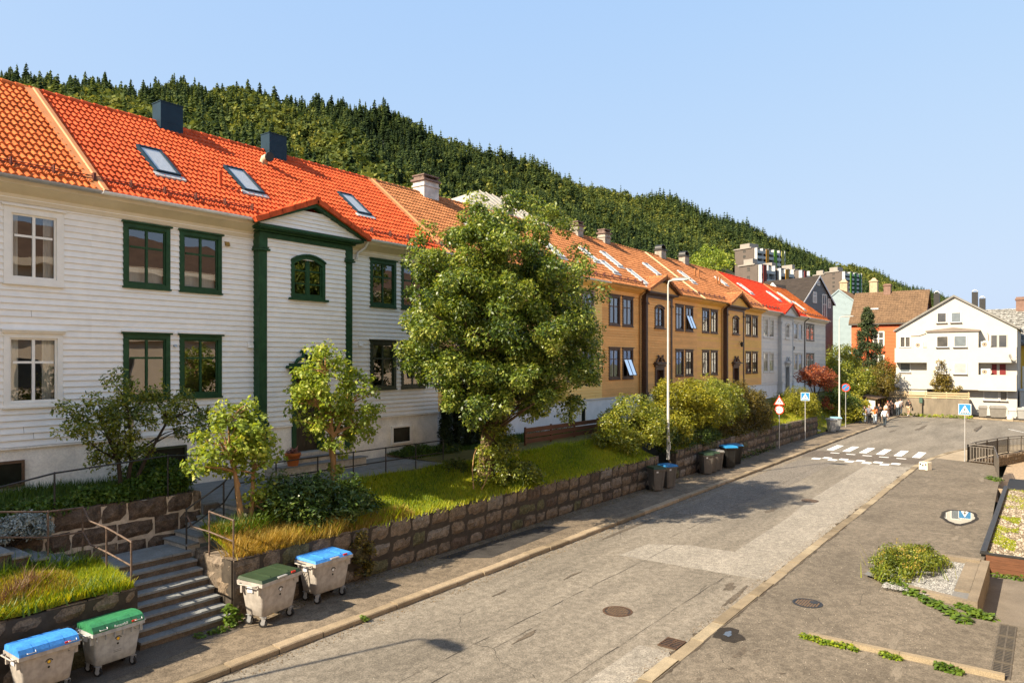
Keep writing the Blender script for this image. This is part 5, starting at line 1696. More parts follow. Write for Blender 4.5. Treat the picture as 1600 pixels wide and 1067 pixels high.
# curved railing round the stair well
def bar_fence(t, line, z0, z1, m, step=.13, gap_top=.14, post=1.3):
    """rails and bars along a polyline; one panel per segment"""
    for (p, q) in zip(line[:-1], line[1:]):
        p, q = Vector((*p, 0)), Vector((*q, 0))
        d = q - p; L = d.length; u = d / L
        b = MB()
        b.tube([(p.x, p.y, z1), (q.x, q.y, z1)], .030, 8)
        b.tube([(p.x, p.y, z1 - gap_top), (q.x, q.y, z1 - gap_top)], .018, 6); b.tube([(p.x, p.y, z0 + .1), (q.x, q.y, z0 + .1)], .018, 6)
        n = int(L / step)
        for i in range(1, n):
            c = p + u * (L * i / n)
            b.box(c.x - .018, c.x + .018, c.y - .018, c.y + .018, z0 + .1, z1 - gap_top)
        b.build('railing_panel', m, t)
    for p in line:
        b = MB(); b.box(p[0] - .035, p[0] + .035, p[1] - .035, p[1] + .035, z0 - .1, z1 + .005); b.build('post', m, t)
RAILG = mat('grey_brown_rail_metal', (.075, .065, .055), .5, .2, 4)
t = thing('stairwell_railing', 'curved dark metal bar railing around the sunken yard on the right', 'railing', (51.2, 3.9, .05))
bar_fence(t, [(51.15, 3.95), (52.8, 3.66), (54.5, 3.18), (56.2, 2.72), (57.8, 2.2), (59.0, 1.5), (60.0, .6), (60.7, -.6), (61.0, -2)], .05, 1.12, RAILG)
bar_fence(t, [(51.15, 3.95), (50.45, 2.6)], .05, 1.14, mat('light_rail_metal', (.16, .14, .12), .5, .2, 4), .155)
bar_fence(t, [(50.45, 2.6), (47.5, 2.35), (44.6, 2.12)], .05, 1.14, RAILG)
block_wall('stairwell_wall', 'rough pale stone wall below the curved railing', (51.3, 3.85), (59.4, 1.3), -.62, .04, [STONE_L, STONE], MORTAR, depth=.3, course=.22, seed=31, face=1, bl=(.25, .5))
t = thing('black_cover', 'black sheet cover lying in the sunken yard behind the railing end', 'cover', (44.5, 1.2, -.6))
b = MB(); b.frust((42.6, 46.8, .9, 1.75), -.6, (43.0, 46.4, 1.0, 1.7), -.1); b.build('sheet', BLACKP, t)
# ------------------------------------------------------------------ vegetation
GRN = leafmat('broad_leaf', [(.018, .038, .007), (.058, .100, .014), (.135, .190, .025), (.25, .295, .045), (.40, .41, .085)], .36, .42, .5)
LIM = leafmat('lime_leaf', [(.08, .115, .014), (.17, .235, .03), (.28, .345, .05), (.42, .42, .075)], .42)
DRK = leafmat('dark_shrub_leaf', [(.018, .034, .008), (.042, .075, .013), (.085, .125, .02), (.18, .19, .035)], .32)
LAU = leafmat('laurel_leaf', [(.012, .030, .006), (.030, .062, .011), (.06, .10, .018), (.13, .17, .03)], .18, .36, .4)
BSH = leafmat('bush_leaf', [(.034, .055, .007), (.11, .145, .014), (.23, .25, .026), (.40, .37, .05)], .34, .42, .5)
OLV = leafmat('olive_bush_leaf', [(.035, .030, .007), (.085, .070, .012), (.15, .115, .018), (.22, .16, .028)], .3)
YEL = leafmat('yellow_green_leaf', [(.07, .08, .008), (.19, .195, .016), (.33, .30, .025), (.45, .37, .035)], .38)
RED = leafmat('red_maple_leaf', [(.08, .020, .012), (.22, .058, .026), (.38, .12, .045), (.46, .20, .08)], .36)
FIR = leafmat('fir_needle', [(.014, .026, .010), (.030, .05, .016), (.055, .078, .024), (.09, .105, .03)], .1, .6)
THU = leafmat('hedge_conifer_needle', [(.010, .020, .006), (.022, .038, .009), (.04, .058, .013)], .1, .6)
GRS = leafmat('grass_blade', [(.06, .105, .008), (.17, .255, .014), (.33, .37, .022), (.47, .42, .04)], .45, .6)
DRY = leafmat('dry_grass_blade', [(.12, .085, .015), (.27, .19, .03), (.42, .30, .06), (.52, .36, .10)], .35, .7)
FER = leafmat('fern_leaf', [(.03, .06, .008), (.065, .12, .014), (.12, .18, .02)], .35)
SIL = leafmat('silver_leaf', [(.14, .16, .14), (.26, .29, .26), (.40, .42, .40)], .15)
AUT = leafmat('autumn_leaf', [(.14, .085, .010), (.32, .19, .018), (.46, .28, .025)], .3)

def blades(name, P, h, w, m, parent=None, kind=None, lean=.5, tb=.5, tv=.25):
    n = len(P)
    a = rng.uniform(0, 6.28, n)
    d = np.stack([np.cos(a), np.sin(a), np.zeros(n)], 1)
    s = np.stack([-np.sin(a), np.cos(a), np.zeros(n)], 1)
    hh = (h * rng.uniform(.5, 1.3, n))[:, None]
    le = (lean * rng.uniform(.2, 1.2, n))[:, None]
    ww = (w * rng.uniform(.7, 1.3, n))[:, None]
    V = np.stack([P - s * ww, P + s * ww, P + d * hh * le + np.array([0, 0, 1]) * hh], 1)
    t = (tb if not hasattr(tb, '__len__') else np.asarray(tb)) + rng.normal(0, tv, n)
    o = np_mesh(name, V.reshape(-1, 3), 3, m, parent, t)
    if kind: o['kind'] = kind
    return o

def patch_noise(x, y):
    return .5 + .25 * np.sin(x * 1.3 + 2 * np.sin(y * .9)) + .25 * np.sin(y * 2.1 - x * .7)

def lawn_grass(name, x0, x1, y0, y1, fz, n, h, m, near=0., tb=.55):
    u = rng.uniform(0, 1, n) ** (1 + near)
    x = x0 + (x1 - x0) * u
    y = rng.uniform(y0, y1, n)
    z = np.array([fz(a, b_) for a, b_ in zip(x, y)])
    return blades(name, np.stack([x, y, z], 1), h, .012, m, None, 'stuff', .7, tb * (.55 + .7 * patch_noise(x, y)))

lawn_grass('grass', 11.15, 32.2, 15.40, 18.15, z_lawn, 90000, .10, GRS, .5)
lawn_grass('grass', 9.6, 11.15, 15.40, 17.05, z_lawn, 7000, .12, GRS, 0)
lawn_grass('grass', 34.3, 62.2, 15.40, 18.15, z_lawn, 26000, .16, GRS, .3, .75)
lawn_grass('grass', 2.2, 7.2, 15.35, 17.1, z_left, 42000, .17, GRS, -.2, .85)
lawn_grass('dry_grass', 9.65, 12.5, 15.35, 16.8, z_lawn, 14000, .19, DRY, 0, .6)
lawn_grass('dry_grass', 12.5, 15.5, 15.35, 15.9, z_lawn, 5000, .2, DRY, 0, .5)
lawn_grass('dry_grass', 4.6, 6.3, 15.6, 16.6, z_left, 5000, .2, DRY, 0, .4)
lawn_grass('grass', 2.5, 10.2, 18.4, 21.3, z_bed, 16000, .26, FER, 0, .5)
lawn_grass('grass', 20.0, 34, 19.8, 21.4, z_gard, 14000, .15, FER, 0, .4)
lawn_grass('grass', 62.4, 92, 15.3, 19.5, z_bank, 16000, .22, GRS, .3, .8)
P = np.stack([rng.uniform(26.9, 34, 7000), rng.uniform(.9, 1.55, 7000), np.full(7000, .07)], 1)
P = np.concatenate([P, np.stack([rng.uniform(36, 41.3, 7000), rng.uniform(-1.5, 1.55, 7000), np.full(7000, .07)], 1)])
P = P[(patch_noise(P[:, 0] * 2, P[:, 1] * 2) > .45)]
blades('moss', P, .05, .02, GRS, None, 'stuff', .9, .6)

def limb(b, p, q, r0, r1, bend=.15, k=5, n=7):
    p, q = Vector(p), Vector(q)
    L = (q - p).length
    o1 = Vector((random.uniform(-1, 1), random.uniform(-1, 1), random.uniform(0, 1))) * L * bend
    pts, rs = [], []
    for i in range(k + 1):
        t = i / k
        pts.append(p.lerp(q, t) + o1 * math.sin(math.pi * t) * (.6 + .4 * random.random()))
        rs.append(r0 + (r1 - r0) * t)
    b.tube(pts, rs, n)
    return pts

def tree(name, label, cat, base, stems, crown, leaf, lsize, clusters, crad, nleaf, bark, group=None, aspect=.5, lo=.45, zmin=-1, up=.5, droop=.3, shell=.5, limbs=26, flat=.85, extra=None, tvar=.22, tb=None):
    """stems: list of (path, radii); crown: (center, radii) ellipsoids"""
    t = thing(name, label, cat, base, group=group)
    cl = []
    tot = sum(c[1][0] * c[1][1] * c[1][2] for c in crown)
    for c, r in crown:
        k = max(3, int(clusters * r[0] * r[1] * r[2] / tot))
        cl.append(ell_pts(c, r, k, lo, 1., zmin))
    cl = np.concatenate(cl)
    if extra is not None: cl = np.concatenate([cl, np.array(extra, float)])
    b = MB()
    tips = []
    for path, radii in stems:
        b.tube(path, radii, 10)
        tips.append(path[-1]); tips.append(path[max(0, len(path) - 2)])
    pick = rng.choice(len(cl), min(limbs, len(cl)), replace=False)
    for i in pick:
        c = Vector(cl[i])
        s = min(tips, key=lambda p: (Vector(p) - c).length + (1.5 if p[2] > c.z else 0))
        r0 = min(.06, .022 * (c - Vector(s)).length + .012)
        limb(b, s, c, r0, .008, .12, 5, 6)
    b.build('trunk', bark, t)
    tb_ = rng.uniform(.28, .72, len(cl)) if tb is None else np.clip(rng.normal(tb, .14, len(cl)), 0, 1)
    foliage('crown', t, cl, crad * rng.uniform(.7, 1.25, len(cl)), nleaf, lsize, leaf, aspect, up, shell, flat, tb_, 1., droop, tvar)
    return t

# the big tree on the lawn
tree('broadleaf_tree', 'big round leafy tree with a gnarled trunk on the sloping lawn', 'tree', (20.7, 16.7, 1.9),
     [([(20.6, 16.7, 1.7), (20.65, 16.7, 2.5), (20.75, 16.65, 3.4)], [.48, .36, .33]),
      ([(20.7, 16.65, 3.2), (20.4, 16.6, 4.4), (19.9, 16.6, 6.2), (19.6, 16.4, 8.4)], [.27, .21, .15, .07]),
      ([(20.75, 16.65, 3.2), (21.2, 16.4, 4.3), (21.7, 16.1, 6.0), (22.3, 16.0, 8.2)], [.25, .2, .14, .06]),
      ([(20.75, 16.65, 3.3), (20.9, 16.6, 5.0), (21.0, 16.4, 7.6), (21.0, 16.3, 10.6)], [.22, .19, .13, .05])],
     [((21.0, 16.3, 8.0), (3.35, 3.2, 3.9)), ((19.8, 16.8, 7.1), (2.75, 2.6, 2.7)), ((22.3, 15.7, 6.9), (2.6, 2.5, 3.0)), ((20.9, 16.3, 10.6), (1.9, 1.9, 1.75)), ((22.4, 15.8, 9.4), (1.6, 1.6, 1.6)), ((19.6, 16.8, 9.3), (1.7, 1.7, 1.5)), ((20.7, 15.8, 5.2), (2.1, 1.8, 1.45)), ((22.2, 15.6, 4.9), (1.7, 1.6, 1.25)), ((19.7, 16.3, 5.3), (1.6, 1.5, 1.15)), ((20.9, 16.3, 11.6), (1.0, 1.0, 1.0))],
     GRN, .135, 500, .43, 270, BARK, lo=.3, zmin=-.95, limbs=110, shell=.2, tb=.5, extra=np.concatenate([ell_pts((21.0, 16.3, 8.0), (3.8, 3.5, 4.2), 45, .96, 1.06), ell_pts((20.9, 16.1, 6.6), (3.5, 3.2, 3.2), 40, .95, 1.08, -.7)]), tvar=.24)
# two young lime green trees
tree('young_tree', 'small yellow green tree with tan stems beside the stone steps', 'tree', (10.75, 16.9, 1.7),
     [([(10.7, 16.9, 1.6), (10.62, 16.92, 2.4), (10.5, 16.95, 3.3)], [.09, .075, .05]), ([(10.8, 16.85, 1.6), (10.95, 16.85, 2.4), (11.0, 16.9, 3.2)], [.08, .06, .045]), ([(10.6, 16.92, 2.9), (10.4, 17.0, 3.7), (10.35, 17.0, 4.6)], [.05, .04, .02]), ([(11.0, 16.9, 3.0), (11.1, 16.95, 3.8)], [.04, .02])],
     [((10.45, 17.0, 4.2), (.95, .8, .95)), ((9.8, 17.1, 3.65), (.7, .55, .42)), ((11.1, 16.9, 3.7), (.75, .65, .65)), ((11.2, 16.7, 2.5), (.5, .45, .6)), ((10.15, 17.05, 5.0), (.35, .3, .4)), ((10.9, 16.9, 4.9), (.3, .3, .3))],
     LIM, .125, 130, .2, 36, BARK_Y, 'young yellow green garden trees', aspect=.72, droop=.9, lo=.3, limbs=50, shell=.4, tb=.55)
tree('young_tree', 'small yellow green tree in front of the green porch door', 'tree', (14.35, 17.7, 2.05),
     [([(14.35, 17.7, 1.9), (14.3, 17.7, 3.2), (14.2, 17.7, 4.4), (14.05, 17.75, 5.8)], [.10, .09, .07, .03]), ([(14.25, 17.7, 3.7), (14.7, 17.6, 4.6), (14.85, 17.6, 5.4)], [.05, .04, .02]), ([(14.22, 17.7, 3.9), (13.8, 17.8, 4.8)], [.045, .02])],
     [((14.0, 17.75, 5.5), (.95, .9, 1.2)), ((14.9, 17.4, 5.0), (.8, .8, .95)), ((13.6, 17.9, 4.6), (.6, .6, .7)), ((14.4, 17.6, 4.1), (.95, .8, .6)), ((14.6, 17.6, 3.1), (.35, .3, .6)), ((14.0, 17.7, 6.4), (.45, .45, .4)), ((15.2, 17.4, 4.2), (.5, .5, .6))],
     LIM, .125, 175, .22, 38, BARK_Y, 'young yellow green garden trees', aspect=.72, droop=.9, lo=.3, limbs=60, shell=.4, tb=.55)
# dark multi stemmed shrub under the green windows
tree('garden_shrub', 'dark open shrub with arching branches below the green windows', 'shrub', (8.75, 19.2, 2.6),
     [([(8.7, 19.2, 2.5), (8.6, 19.2, 3.6), (8.2, 19.2, 4.6)], [.06, .05, .025]), ([(8.75, 19.2, 2.5), (8.9, 19.15, 3.6), (8.8, 19.1, 4.9)], [.06, .045, .02]), ([(8.8, 19.2, 2.5), (9.2, 19.1, 3.5), (9.8, 19.0, 4.6), (10.6, 18.9, 4.9)], [.055, .045, .03, .015])],
     [((8.5, 19.2, 4.75), (1.0, .8, .75)), ((9.5, 19.0, 5.0), (1.0, .75, .5)), ((8.7, 19.2, 3.7), (.75, .6, .6)), ((10.2, 18.9, 4.45), (.75, .6, .4)), ((7.7, 19.3, 4.9), (.55, .5, .6)), ((8.6, 19.2, 5.6), (.5, .5, .35)), ((10.8, 18.8, 4.7), (.5, .5, .22))],
     BSH, .10, 135, .21, 66, BARK_D, aspect=.5, lo=.2, limbs=30, droop=.4, tb=.42)

def bush(name, label, base, ell, leaf, lsize, clusters, crad, nleaf, cat='bush', group=None, aspect=.5, lo=.6, zmin=-.35, up=.5, tb=None, flat=.9, droop=.2, shell=.5, bark=BARK_D, fold=.06):
    t = thing(name, label, cat, base, group=group)
    cl = []
    tot = sum(c[1][0] * c[1][1] * c[1][2] for c in ell)
    for c, r in ell:
        cl.append(ell_pts(c, r, max(3, int(clusters * r[0] * r[1] * r[2] / tot)), lo, 1., zmin))
    cl = np.concatenate(cl)
    b = MB()
    bz = Vector(base)
    for i in rng.choice(len(cl), min(14, len(cl)), replace=False):
        limb(b, bz + Vector((random.uniform(-.1, .1), random.uniform(-.1, .1), -.05)), cl[i], .03, .008, .1, 4, 5)
    b.build('stems', bark, t)
    foliage('foliage', t, cl, crad * rng.uniform(.75, 1.2, len(cl)), nleaf, lsize, leaf, aspect, up, shell, flat, None if tb is None else np.clip(rng.normal(tb, .13, len(cl)), 0, 1), 1., droop, .2, fold)
    return t

bush('laurel_bush', 'wide dark glossy laurel bush behind the wall in front of the porch', (12.9, 16.5, 1.6), [((12.9, 16.5, 2.0), (1.55, .95, .85)), ((12.0, 16.7, 2.1), (1.0, .8, .9)), ((13.9, 16.5, 1.85), (.9, .7, .65))], LAU, .15, 150, .3, 95, aspect=.36, up=.9, droop=-.5, tb=.62)
bush('ivy_bush', 'leafy ivy bush wrapped round the foot of the big tree', (20.5, 16.3, 1.7), [((20.35, 16.25, 2.4), (.55, .5, 1.0)), ((21.5, 15.9, 1.85), (1.15, .7, .55)), ((21.15, 16.3, 2.9), (.5, .5, .9)), ((19.9, 15.95, 1.9), (.6, .45, .35)), ((20.7, 16.3, 3.6), (.5, .45, .5))], BSH, .12, 120, .24, 60, tb=.42, shell=.2)
bush('garden_bush', 'dense green bush between the brown fence and the street lamp', (32.3, 16.8, 1.9), [((32.3, 16.8, 2.7), (1.9, 1.5, 1.7)), ((30.8, 17.0, 2.3), (1.2, 1.2, 1.2)), ((33.6, 16.6, 2.4), (1.3, 1.2, 1.4))], BSH, .13, 210, .36, 90, tb=.55)
bush('garden_bush', 'tall yellow green bush right behind the street lamp post', (37.6, 17.0, 2.0), [((37.6, 17, 3.0), (2.1, 1.6, 2.0)), ((36.0, 16.6, 2.4), (1.6, 1.3, 1.3)), ((39.2, 16.6, 3.1), (1.7, 1.5, 1.9))], YEL, .14, 260, .38, 85, tb=.42)
bush('garden_bush', 'spreading green bush above the three grey wheelie bins', (42.2, 16.8, 2.0), [((42.2, 16.8, 3.2), (2.4, 1.6, 1.9)), ((44.2, 16.8, 3.3), (2.0, 1.5, 1.7))], BSH, .14, 230, .4, 85, tb=.6)
bush('garden_bush', 'brownish olive bush left of the 30 sign', (48.2, 16.8, 2.0), [((47.4, 16.8, 2.9), (2.6, 1.5, 1.8)), ((50.0, 16.6, 2.5), (2.0, 1.3, 1.5))], OLV, .14, 240, .4, 85, tb=.5)
bush('garden_bush', 'rounded pale green bush behind the left crossing sign', (61.5, 16.9, 1.9), [((61.5, 16.9, 2.3), (2.5, 1.7, 1.55)), ((59.6, 16.9, 2.1), (1.6, 1.4, 1.1))], YEL, .16, 210, .4, 85, tb=.38, droop=.9, aspect=.3)
bush('garden_bush', 'low dark undergrowth bush behind the blue lidded bins', (35.3, 16.0, 1.6), [((35.5, 15.9, 1.7), (1.6, .6, .8)), ((38.5, 15.8, 1.8), (2.2, .6, .8))], DRK, .12, 110, .35, 70, tb=.4)
bush('garden_bush', 'olive fringe of bush hanging over the wall below the brownish bush', (45, 15.9, 1.5), [((44, 15.8, 1.7), (2.5, .5, .7)), ((48.5, 15.8, 1.6), (2.6, .5, .6))], OLV, .12, 120, .32, 70, tb=.35)
tree('maple_tree', 'rust red maple tree in front of the pale grey house', 'tree', (71.6, 17.8, 1.2), [([(71.6, 17.8, .9), (71.5, 17.8, 2.6), (71.2, 17.8, 3.8)], [.13, .10, .06]), ([(71.5, 17.8, 2.2), (72.6, 17.6, 3.6)], [.08, .04]), ([(71.5, 17.8, 2.4), (70.2, 17.9, 3.8)], [.07, .03])],
     [((71.5, 17.8, 4.9), (2.1, 1.6, .95)), ((73.2, 17.2, 4.2), (1.4, 1.2, .7)), ((69.7, 18.0, 4.6), (1.5, 1.2, .6)), ((73.0, 16.8, 2.2), (.7, .6, .7))], RED, .17, 110, .36, 55, BARK_D, lo=.35, tb=.55, limbs=30)
# spruce
t = thing('spruce_tree', 'dark pointed spruce standing before the orange red house', 'tree', (101.5, 18.8, 1.5))
b = MB(); b.tube([(101.5, 18.8, .8), (101.5, 18.8, 7), (101.5, 18.8, 13.0)], [.28, .17, .03], 8); b.build('trunk', BARK_D, t)
cl, cr_, tb_ = [], [], []
for k in range(230):
    f = random.random() ** .8
    z = 2.6 + 10.3 * f
    r = 2.9 * (1 - f) ** .75 * random.uniform(.35, 1.0) + .08
    a = random.uniform(0, 6.28)
    cl.append((101.5 + r * math.cos(a), 18.8 + r * math.sin(a), z - .25 * r)); cr_.append(.3 + .35 * (1 - f)); tb_.append(random.uniform(.2, .75))
foliage('crown', t, cl, cr_, 75, .30, FIR, .3, .2, .3, .6, tb_, .8, .5)
tree('garden_tree', 'loose green tree behind the shelter roof', 'tree', (84.5, 17.5, 1.0), [([(84.5, 17.5, .5), (84.4, 17.5, 3.4)], [.12, .06]), ([(84.5, 17.5, 2), (85.5, 17.2, 4)], [.07, .03])], [((84.5, 17.5, 4.2), (2.2, 2.0, 1.9)), ((87.2, 16.8, 3.6), (1.8, 1.6, 1.6)), ((82.6, 17.5, 3.0), (1.6, 1.4, 1.3))], BSH, .22, 130, .5, 60, BARK_D, tb=.55)
tree('garden_tree', 'thin olive tree leaning over the walking group', 'tree', (89.5, 15.4, .4), [([(89.5, 15.4, .1), (89.6, 15.2, 2.6), (89.8, 15.0, 4.2)], [.09, .07, .03])], [((89.7, 15.0, 4.4), (1.9, 1.5, 1.9)), ((91.2, 14.8, 3.4), (1.1, 1.0, 1.2))], OLV, .2, 80, .42, 50, BARK_D, tb=.65)
tree('garden_tree', 'small conical yellow green tree in front of the white house', 'tree', (91.9, 9.6, 2.0), [([(91.9, 9.6, .3), (91.9, 9.6, 6.0)], [.08, .02])], [((91.9, 9.6, 3.4), (.8, 1.35, .8)), ((91.9, 9.5, 4.4), (.7, .85, .8)), ((91.9, 9.6, 5.4), (.4, .4, .8)), ((91.9, 8.3, 3.0), (.5, .6, .5))], OLV, .2, 70, .32, 42, BARK_D, tb=.75)
for i, (x, y, z, rx, rz_, lf, tb0, lab) in enumerate([(77.5, 17.0, 1.8, 2.2, 1.5, DRK, .6, 'dark rounded bush right of the red maple'), (80.5, 16.6, 1.3, 2.0, 1.2, YEL, .6, 'bright yellow green bush behind the walking group'), (76, 16.2, .9, 2.2, .8, YEL, .45, 'low yellow green bush by the no parking sign'),
        (95, 20.5, 5.0, 2.6, 2.0, YEL, .4, 'yellow green bush beside the end wall of the row'), (90.8, 19.8, 3.6, 2.2, 1.8, BSH, .5, 'green bush at the corner of the last row house'), (96.5, 17.0, 3.0, 2.6, 2.3, BSH, .55, 'tall green bush below the spruce'), (101, 15.6, 3.4, 2.2, 2.2, AUT, .25, 'orange tinged bush between spruce and white house'), (79.3, 15.9, .8, 1.4, .7, DRK, .3, 'dark bush low on the bank behind the first walkers'), (93.5, 16.6, 1.8, 2.4, 1.4, OLV, .6, 'olive bush to the left of the concrete wall'), (106, 23, 6, 3.2, 2.4, BSH, .4, 'green bush between the blue house and the spruce')]):
    bush('garden_bush', lab, (x, y, z - rz_ * .6), [((x, y, z), (rx, rx * .8, rz_))], lf, .22, 80, .5, 60, tb=tb0)
# clipped conifers in a row
for i, x in enumerate((22.6, 23.35, 24.1, 24.85)):
    t = thing('hedge_conifer', ['dark slim columnar conifer nearest the white house corner', 'second dark columnar conifer from the white house corner', 'third dark columnar conifer from the white house corner', 'fourth dark columnar conifer, half behind the big tree trunk'][i], 'conifer', (x, 20.6, 2.35), group='columnar conifers in a row')
    b = MB(); b.tube([(x, 20.6, 2.2), (x, 20.6, 4.0)], [.06, .02], 6); b.build('trunk', BARK_D, t)
    cl = [(x + random.uniform(-1, 1) * .22 * (1 - f * .6), 20.6 + random.uniform(-1, 1) * .2 * (1 - f * .6), 2.5 + 1.75 * f) for f in np.linspace(0, 1, 26)]
    foliage('crown', t, cl, .2, 260, .11, THU, .4, .9, .4, 1.3, None, .7, -.8)
# planted bed greenery
for (x, y, z, rx, ry, rz_, lf, s, k, n_, lab) in [(9.6, 19.0, 2.85, 1.0, .6, .38, FER, .12, 60, 60, 'low leafy green shrub at the top of the dark wall, near the pale steps'), (8.0, 18.8, 2.75, .8, .5, .3, FER, .11, 45, 55, 'low green shrub above the dark wall below the arching shrub'), (10.1, 20.3, 3.0, .8, .6, .45, FER, .14, 45, 50, 'fern like green clump below the green cellar window'),
        (6.6, 18.6, 2.75, .9, .45, .22, FER, .1, 40, 50, 'flat green clump at the left end of the bed'), (20.9, 20.6, 2.45, .9, .6, .22, FER, .1, 40, 50, 'low green plants under the small cellar window'), (22.3, 20.2, 2.4, .8, .6, .2, DRK, .1, 36, 50, 'low dark plants at the foot of the columnar conifers'), (19.9, 17.7, 2.2, .6, .4, .3, DRK, .1, 24, 40, 'small twiggy shrub at the path end')]:
    bush('bed_plant', lab, (x, y, z - rz_), [((x, y, z), (rx, ry, rz_))], lf, s, k, .17, n_, 'plant', zmin=-.1)
bush('silver_bush', 'silvery grey leaved bush on the dark wall at far left', (6.0, 18.15, 2.2), [((6.1, 18.1, 2.45), (.55, .4, .35))], SIL, .075, 60, .14, 80, 'plant', zmin=-.3)
def wild():
    t = bush('wild_bush', 'wild flowering green bush in the white gravel bed', (22.9, 3.4, .1), [((23.6, 3.2, .34), (1.15, .7, .38)), ((22.4, 3.6, .22), (.7, .55, .28)), ((24.3, 2.9, .3), (.6, .5, .4)), ((23.0, 3.7, .36), (.5, .4, .5))], BSH, .065, 130, .15, 110, tb=.42, zmin=-.2)
    k = 260
    P_ = np.stack([rng.normal(23.2, .65, k), rng.normal(3.35, .4, k), np.full(k, .2)], 1)
    blades('stalks', P_, .5, .012, GRS, t, 'stuff', .6, .35, .25)
    foliage('flower_heads', t, [(23.2 + random.uniform(-1.1, 1.1), 3.35 + random.uniform(-.5, .5), .62 + random.uniform(-.15, .25)) for _ in range(40)], .08, 12, .04, DRY, .8, 1)['kind'] = 'stuff'
    return t
wild()
# creeping weeds
def weed(label, pts, r, leaf, size, n, group='weeds along kerbs and walls', tb=.6):
    t = thing('weed', label, 'weed', pts[0], group=group)
    foliage('leaves', t, pts, r, n, size, leaf, .75, 1.2, .5, .6, np.clip(rng.normal(tb, .1, len(pts)), 0, 1), .8, .1)
    return t
weed('broad leaved weeds creeping along the front edge of the white gravel bed', [(22.4 - .42 * k / 2 + random.uniform(-.1, .1), 3.9 - k * .19, .12) for k in range(13)], .16, FER, .13, 55, tb=.75)
weed('weeds trailing from the gravel bed towards the channel grates', [(20.9 - .07 * k, 1.75 - k * .08, .09) for k in range(9)], .12, FER, .12, 45, tb=.75)
weed('weeds below the brown planter panel', [(26.4, 1.3 - k * .22, -.36) for k in range(11)], .12, FER, .10, 40, tb=.7)
weed('weed tuft in the corner of the lower steps', [(9.2, 15.1, .5), (9.25, 15.12, .42), (9.15, 15.0, .3)], .11, FER, .10, 60, tb=.8)
weed('leafy weeds on the pavement at the foot of the steps wall', [(9.15, 14.9, .2), (8.9, 14.85, .16), (8.7, 14.9, .15), (8.4, 14.95, .14), (9.35, 15.0, .3), (9.3, 15.05, .42)], .12, FER, .09, 60, tb=.75)
weed('grassy weeds at the left end of the parking kerb', [(16.5 + random.uniform(-.05, .05), 4.35 - k * .13, .10) for k in range(9)], .09, GRS, .07, 50, tb=.28)
weed('weed tuft in the middle of the parking kerb', [(16.5, 2.75, .12), (16.48, 2.62, .10), (16.5, 2.5, .09)], .08, GRS, .07, 60, tb=.35)
weed('green weed tuft near the right end of the parking kerb', [(16.5, 1.75, .13), (16.5, 1.62, .11), (16.48, 1.45, .10)], .10, FER, .09, 60, tb=.7)
weed('weeds at the railing end post', [(44.2, 2.3, .12), (44.5, 2.5, .12), (43.9, 2.1, .12)], .2, FER, .12, 60, tb=.6)
weed('tiny weed in the left kerb joint', [(11.4, 13.0, .12), (11.45, 12.95, .07)], .06, FER, .06, 40, tb=.8)
weed('rusty and green creeper hanging down the granite wall', [(13.3 + random.uniform(-.3, .3), 15.16, .3 + 1.15 * k / 15) for k in range(16)], .16, OLV, .08, 55, tb=.5)
for (x, y) in ((22.0, 20), (18, 15.5)): pass
weed('dark weeds at the wall foot below the olive bush', [(43 + k * .75, 15.1, .2 + random.uniform(0, .25)) for k in range(10)], .22, DRK, .12, 40, tb=.5)
weed('green weeds at the foot of the far concrete wall', [(89.9 - .03 * k, 13 - k * .62, .2) for k in range(11)], .3, GRS, .2, 50, tb=.45)
def clumps(name, label, pts, h, r, leaf, n, group='wild plants in the grass', w=.02, tb=.6):
    t = thing(name, label, 'plant', pts[0], group=group)
    P_, tt = [], []
    for (x, y, z) in pts:
        k = int(n * random.uniform(.7, 1.3))
        P_.append(np.stack([x + rng.normal(0, r, k), y + rng.normal(0, r, k), np.full(k, z)], 1))
    P_ = np.concatenate(P_)
    blades('leaves', P_, h, w, leaf, t, None, 1.1, tb, .2)
    return t
clumps('fern_clump', 'bright ferns along the top edge of the grassy mound at left', [(4.5 + .45 * k, 16.9 + random.uniform(-.1, .1), z_left(4.5 + .45 * k, 16.9)) for k in range(6)], .42, .12, FER, 90)
clumps('fern_clump', 'green weeds along the front edge of the mound above the left bins', [(4.4 + .4 * k, 15.5 + random.uniform(-.05, .1), z_left(4.4 + .4 * k, 15.5)) for k in range(7)], .30, .12, FER, 70, tb=.75)
clumps('dry_plant', 'dead brown flower stalks on the grassy mound', [(5.3, 16.1, z_left(5.3, 16.1)), (5.6, 16.3, z_left(5.6, 16.3)), (5.0, 15.9, z_left(5, 15.9))], .34, .10, leafmat('brown_stalk', [(.06, .03, .015), (.14, .075, .04), (.24, .15, .08)], .2), 120, w=.014)
clumps('grass_tuft', 'long yellow grass hanging over the wall right of the steps', [(9.7 + .3 * k, 15.5 + random.uniform(0, .5), 1.5) for k in range(12)], .42, .13, DRY, 130, w=.012)
clumps('grass_tuft', 'tufts of tall grass on the lawn in front of the laurel', [(11.5 + .5 * k, 15.6 + random.uniform(0, .2), 1.5) for k in range(8)], .35, .12, GRS, 90, w=.014)
clumps('fern_clump', 'leafy green undergrowth round the stems of the young tree by the steps', [(10.3 + random.uniform(-.6, .8), 16.7 + random.uniform(-.4, .4), 1.75) for k in range(10)], .5, .14, FER, 70)
clumps('grass_tuft', 'uneven long grass along the upper edge of the lawn beside the path', [(13 + .6 * k, 17.95 + random.uniform(-.1, .1), z_lawn(13 + .6 * k, 17.95)) for k in range(30)], .22, .16, GRS, 70, w=.014, tb=.45)
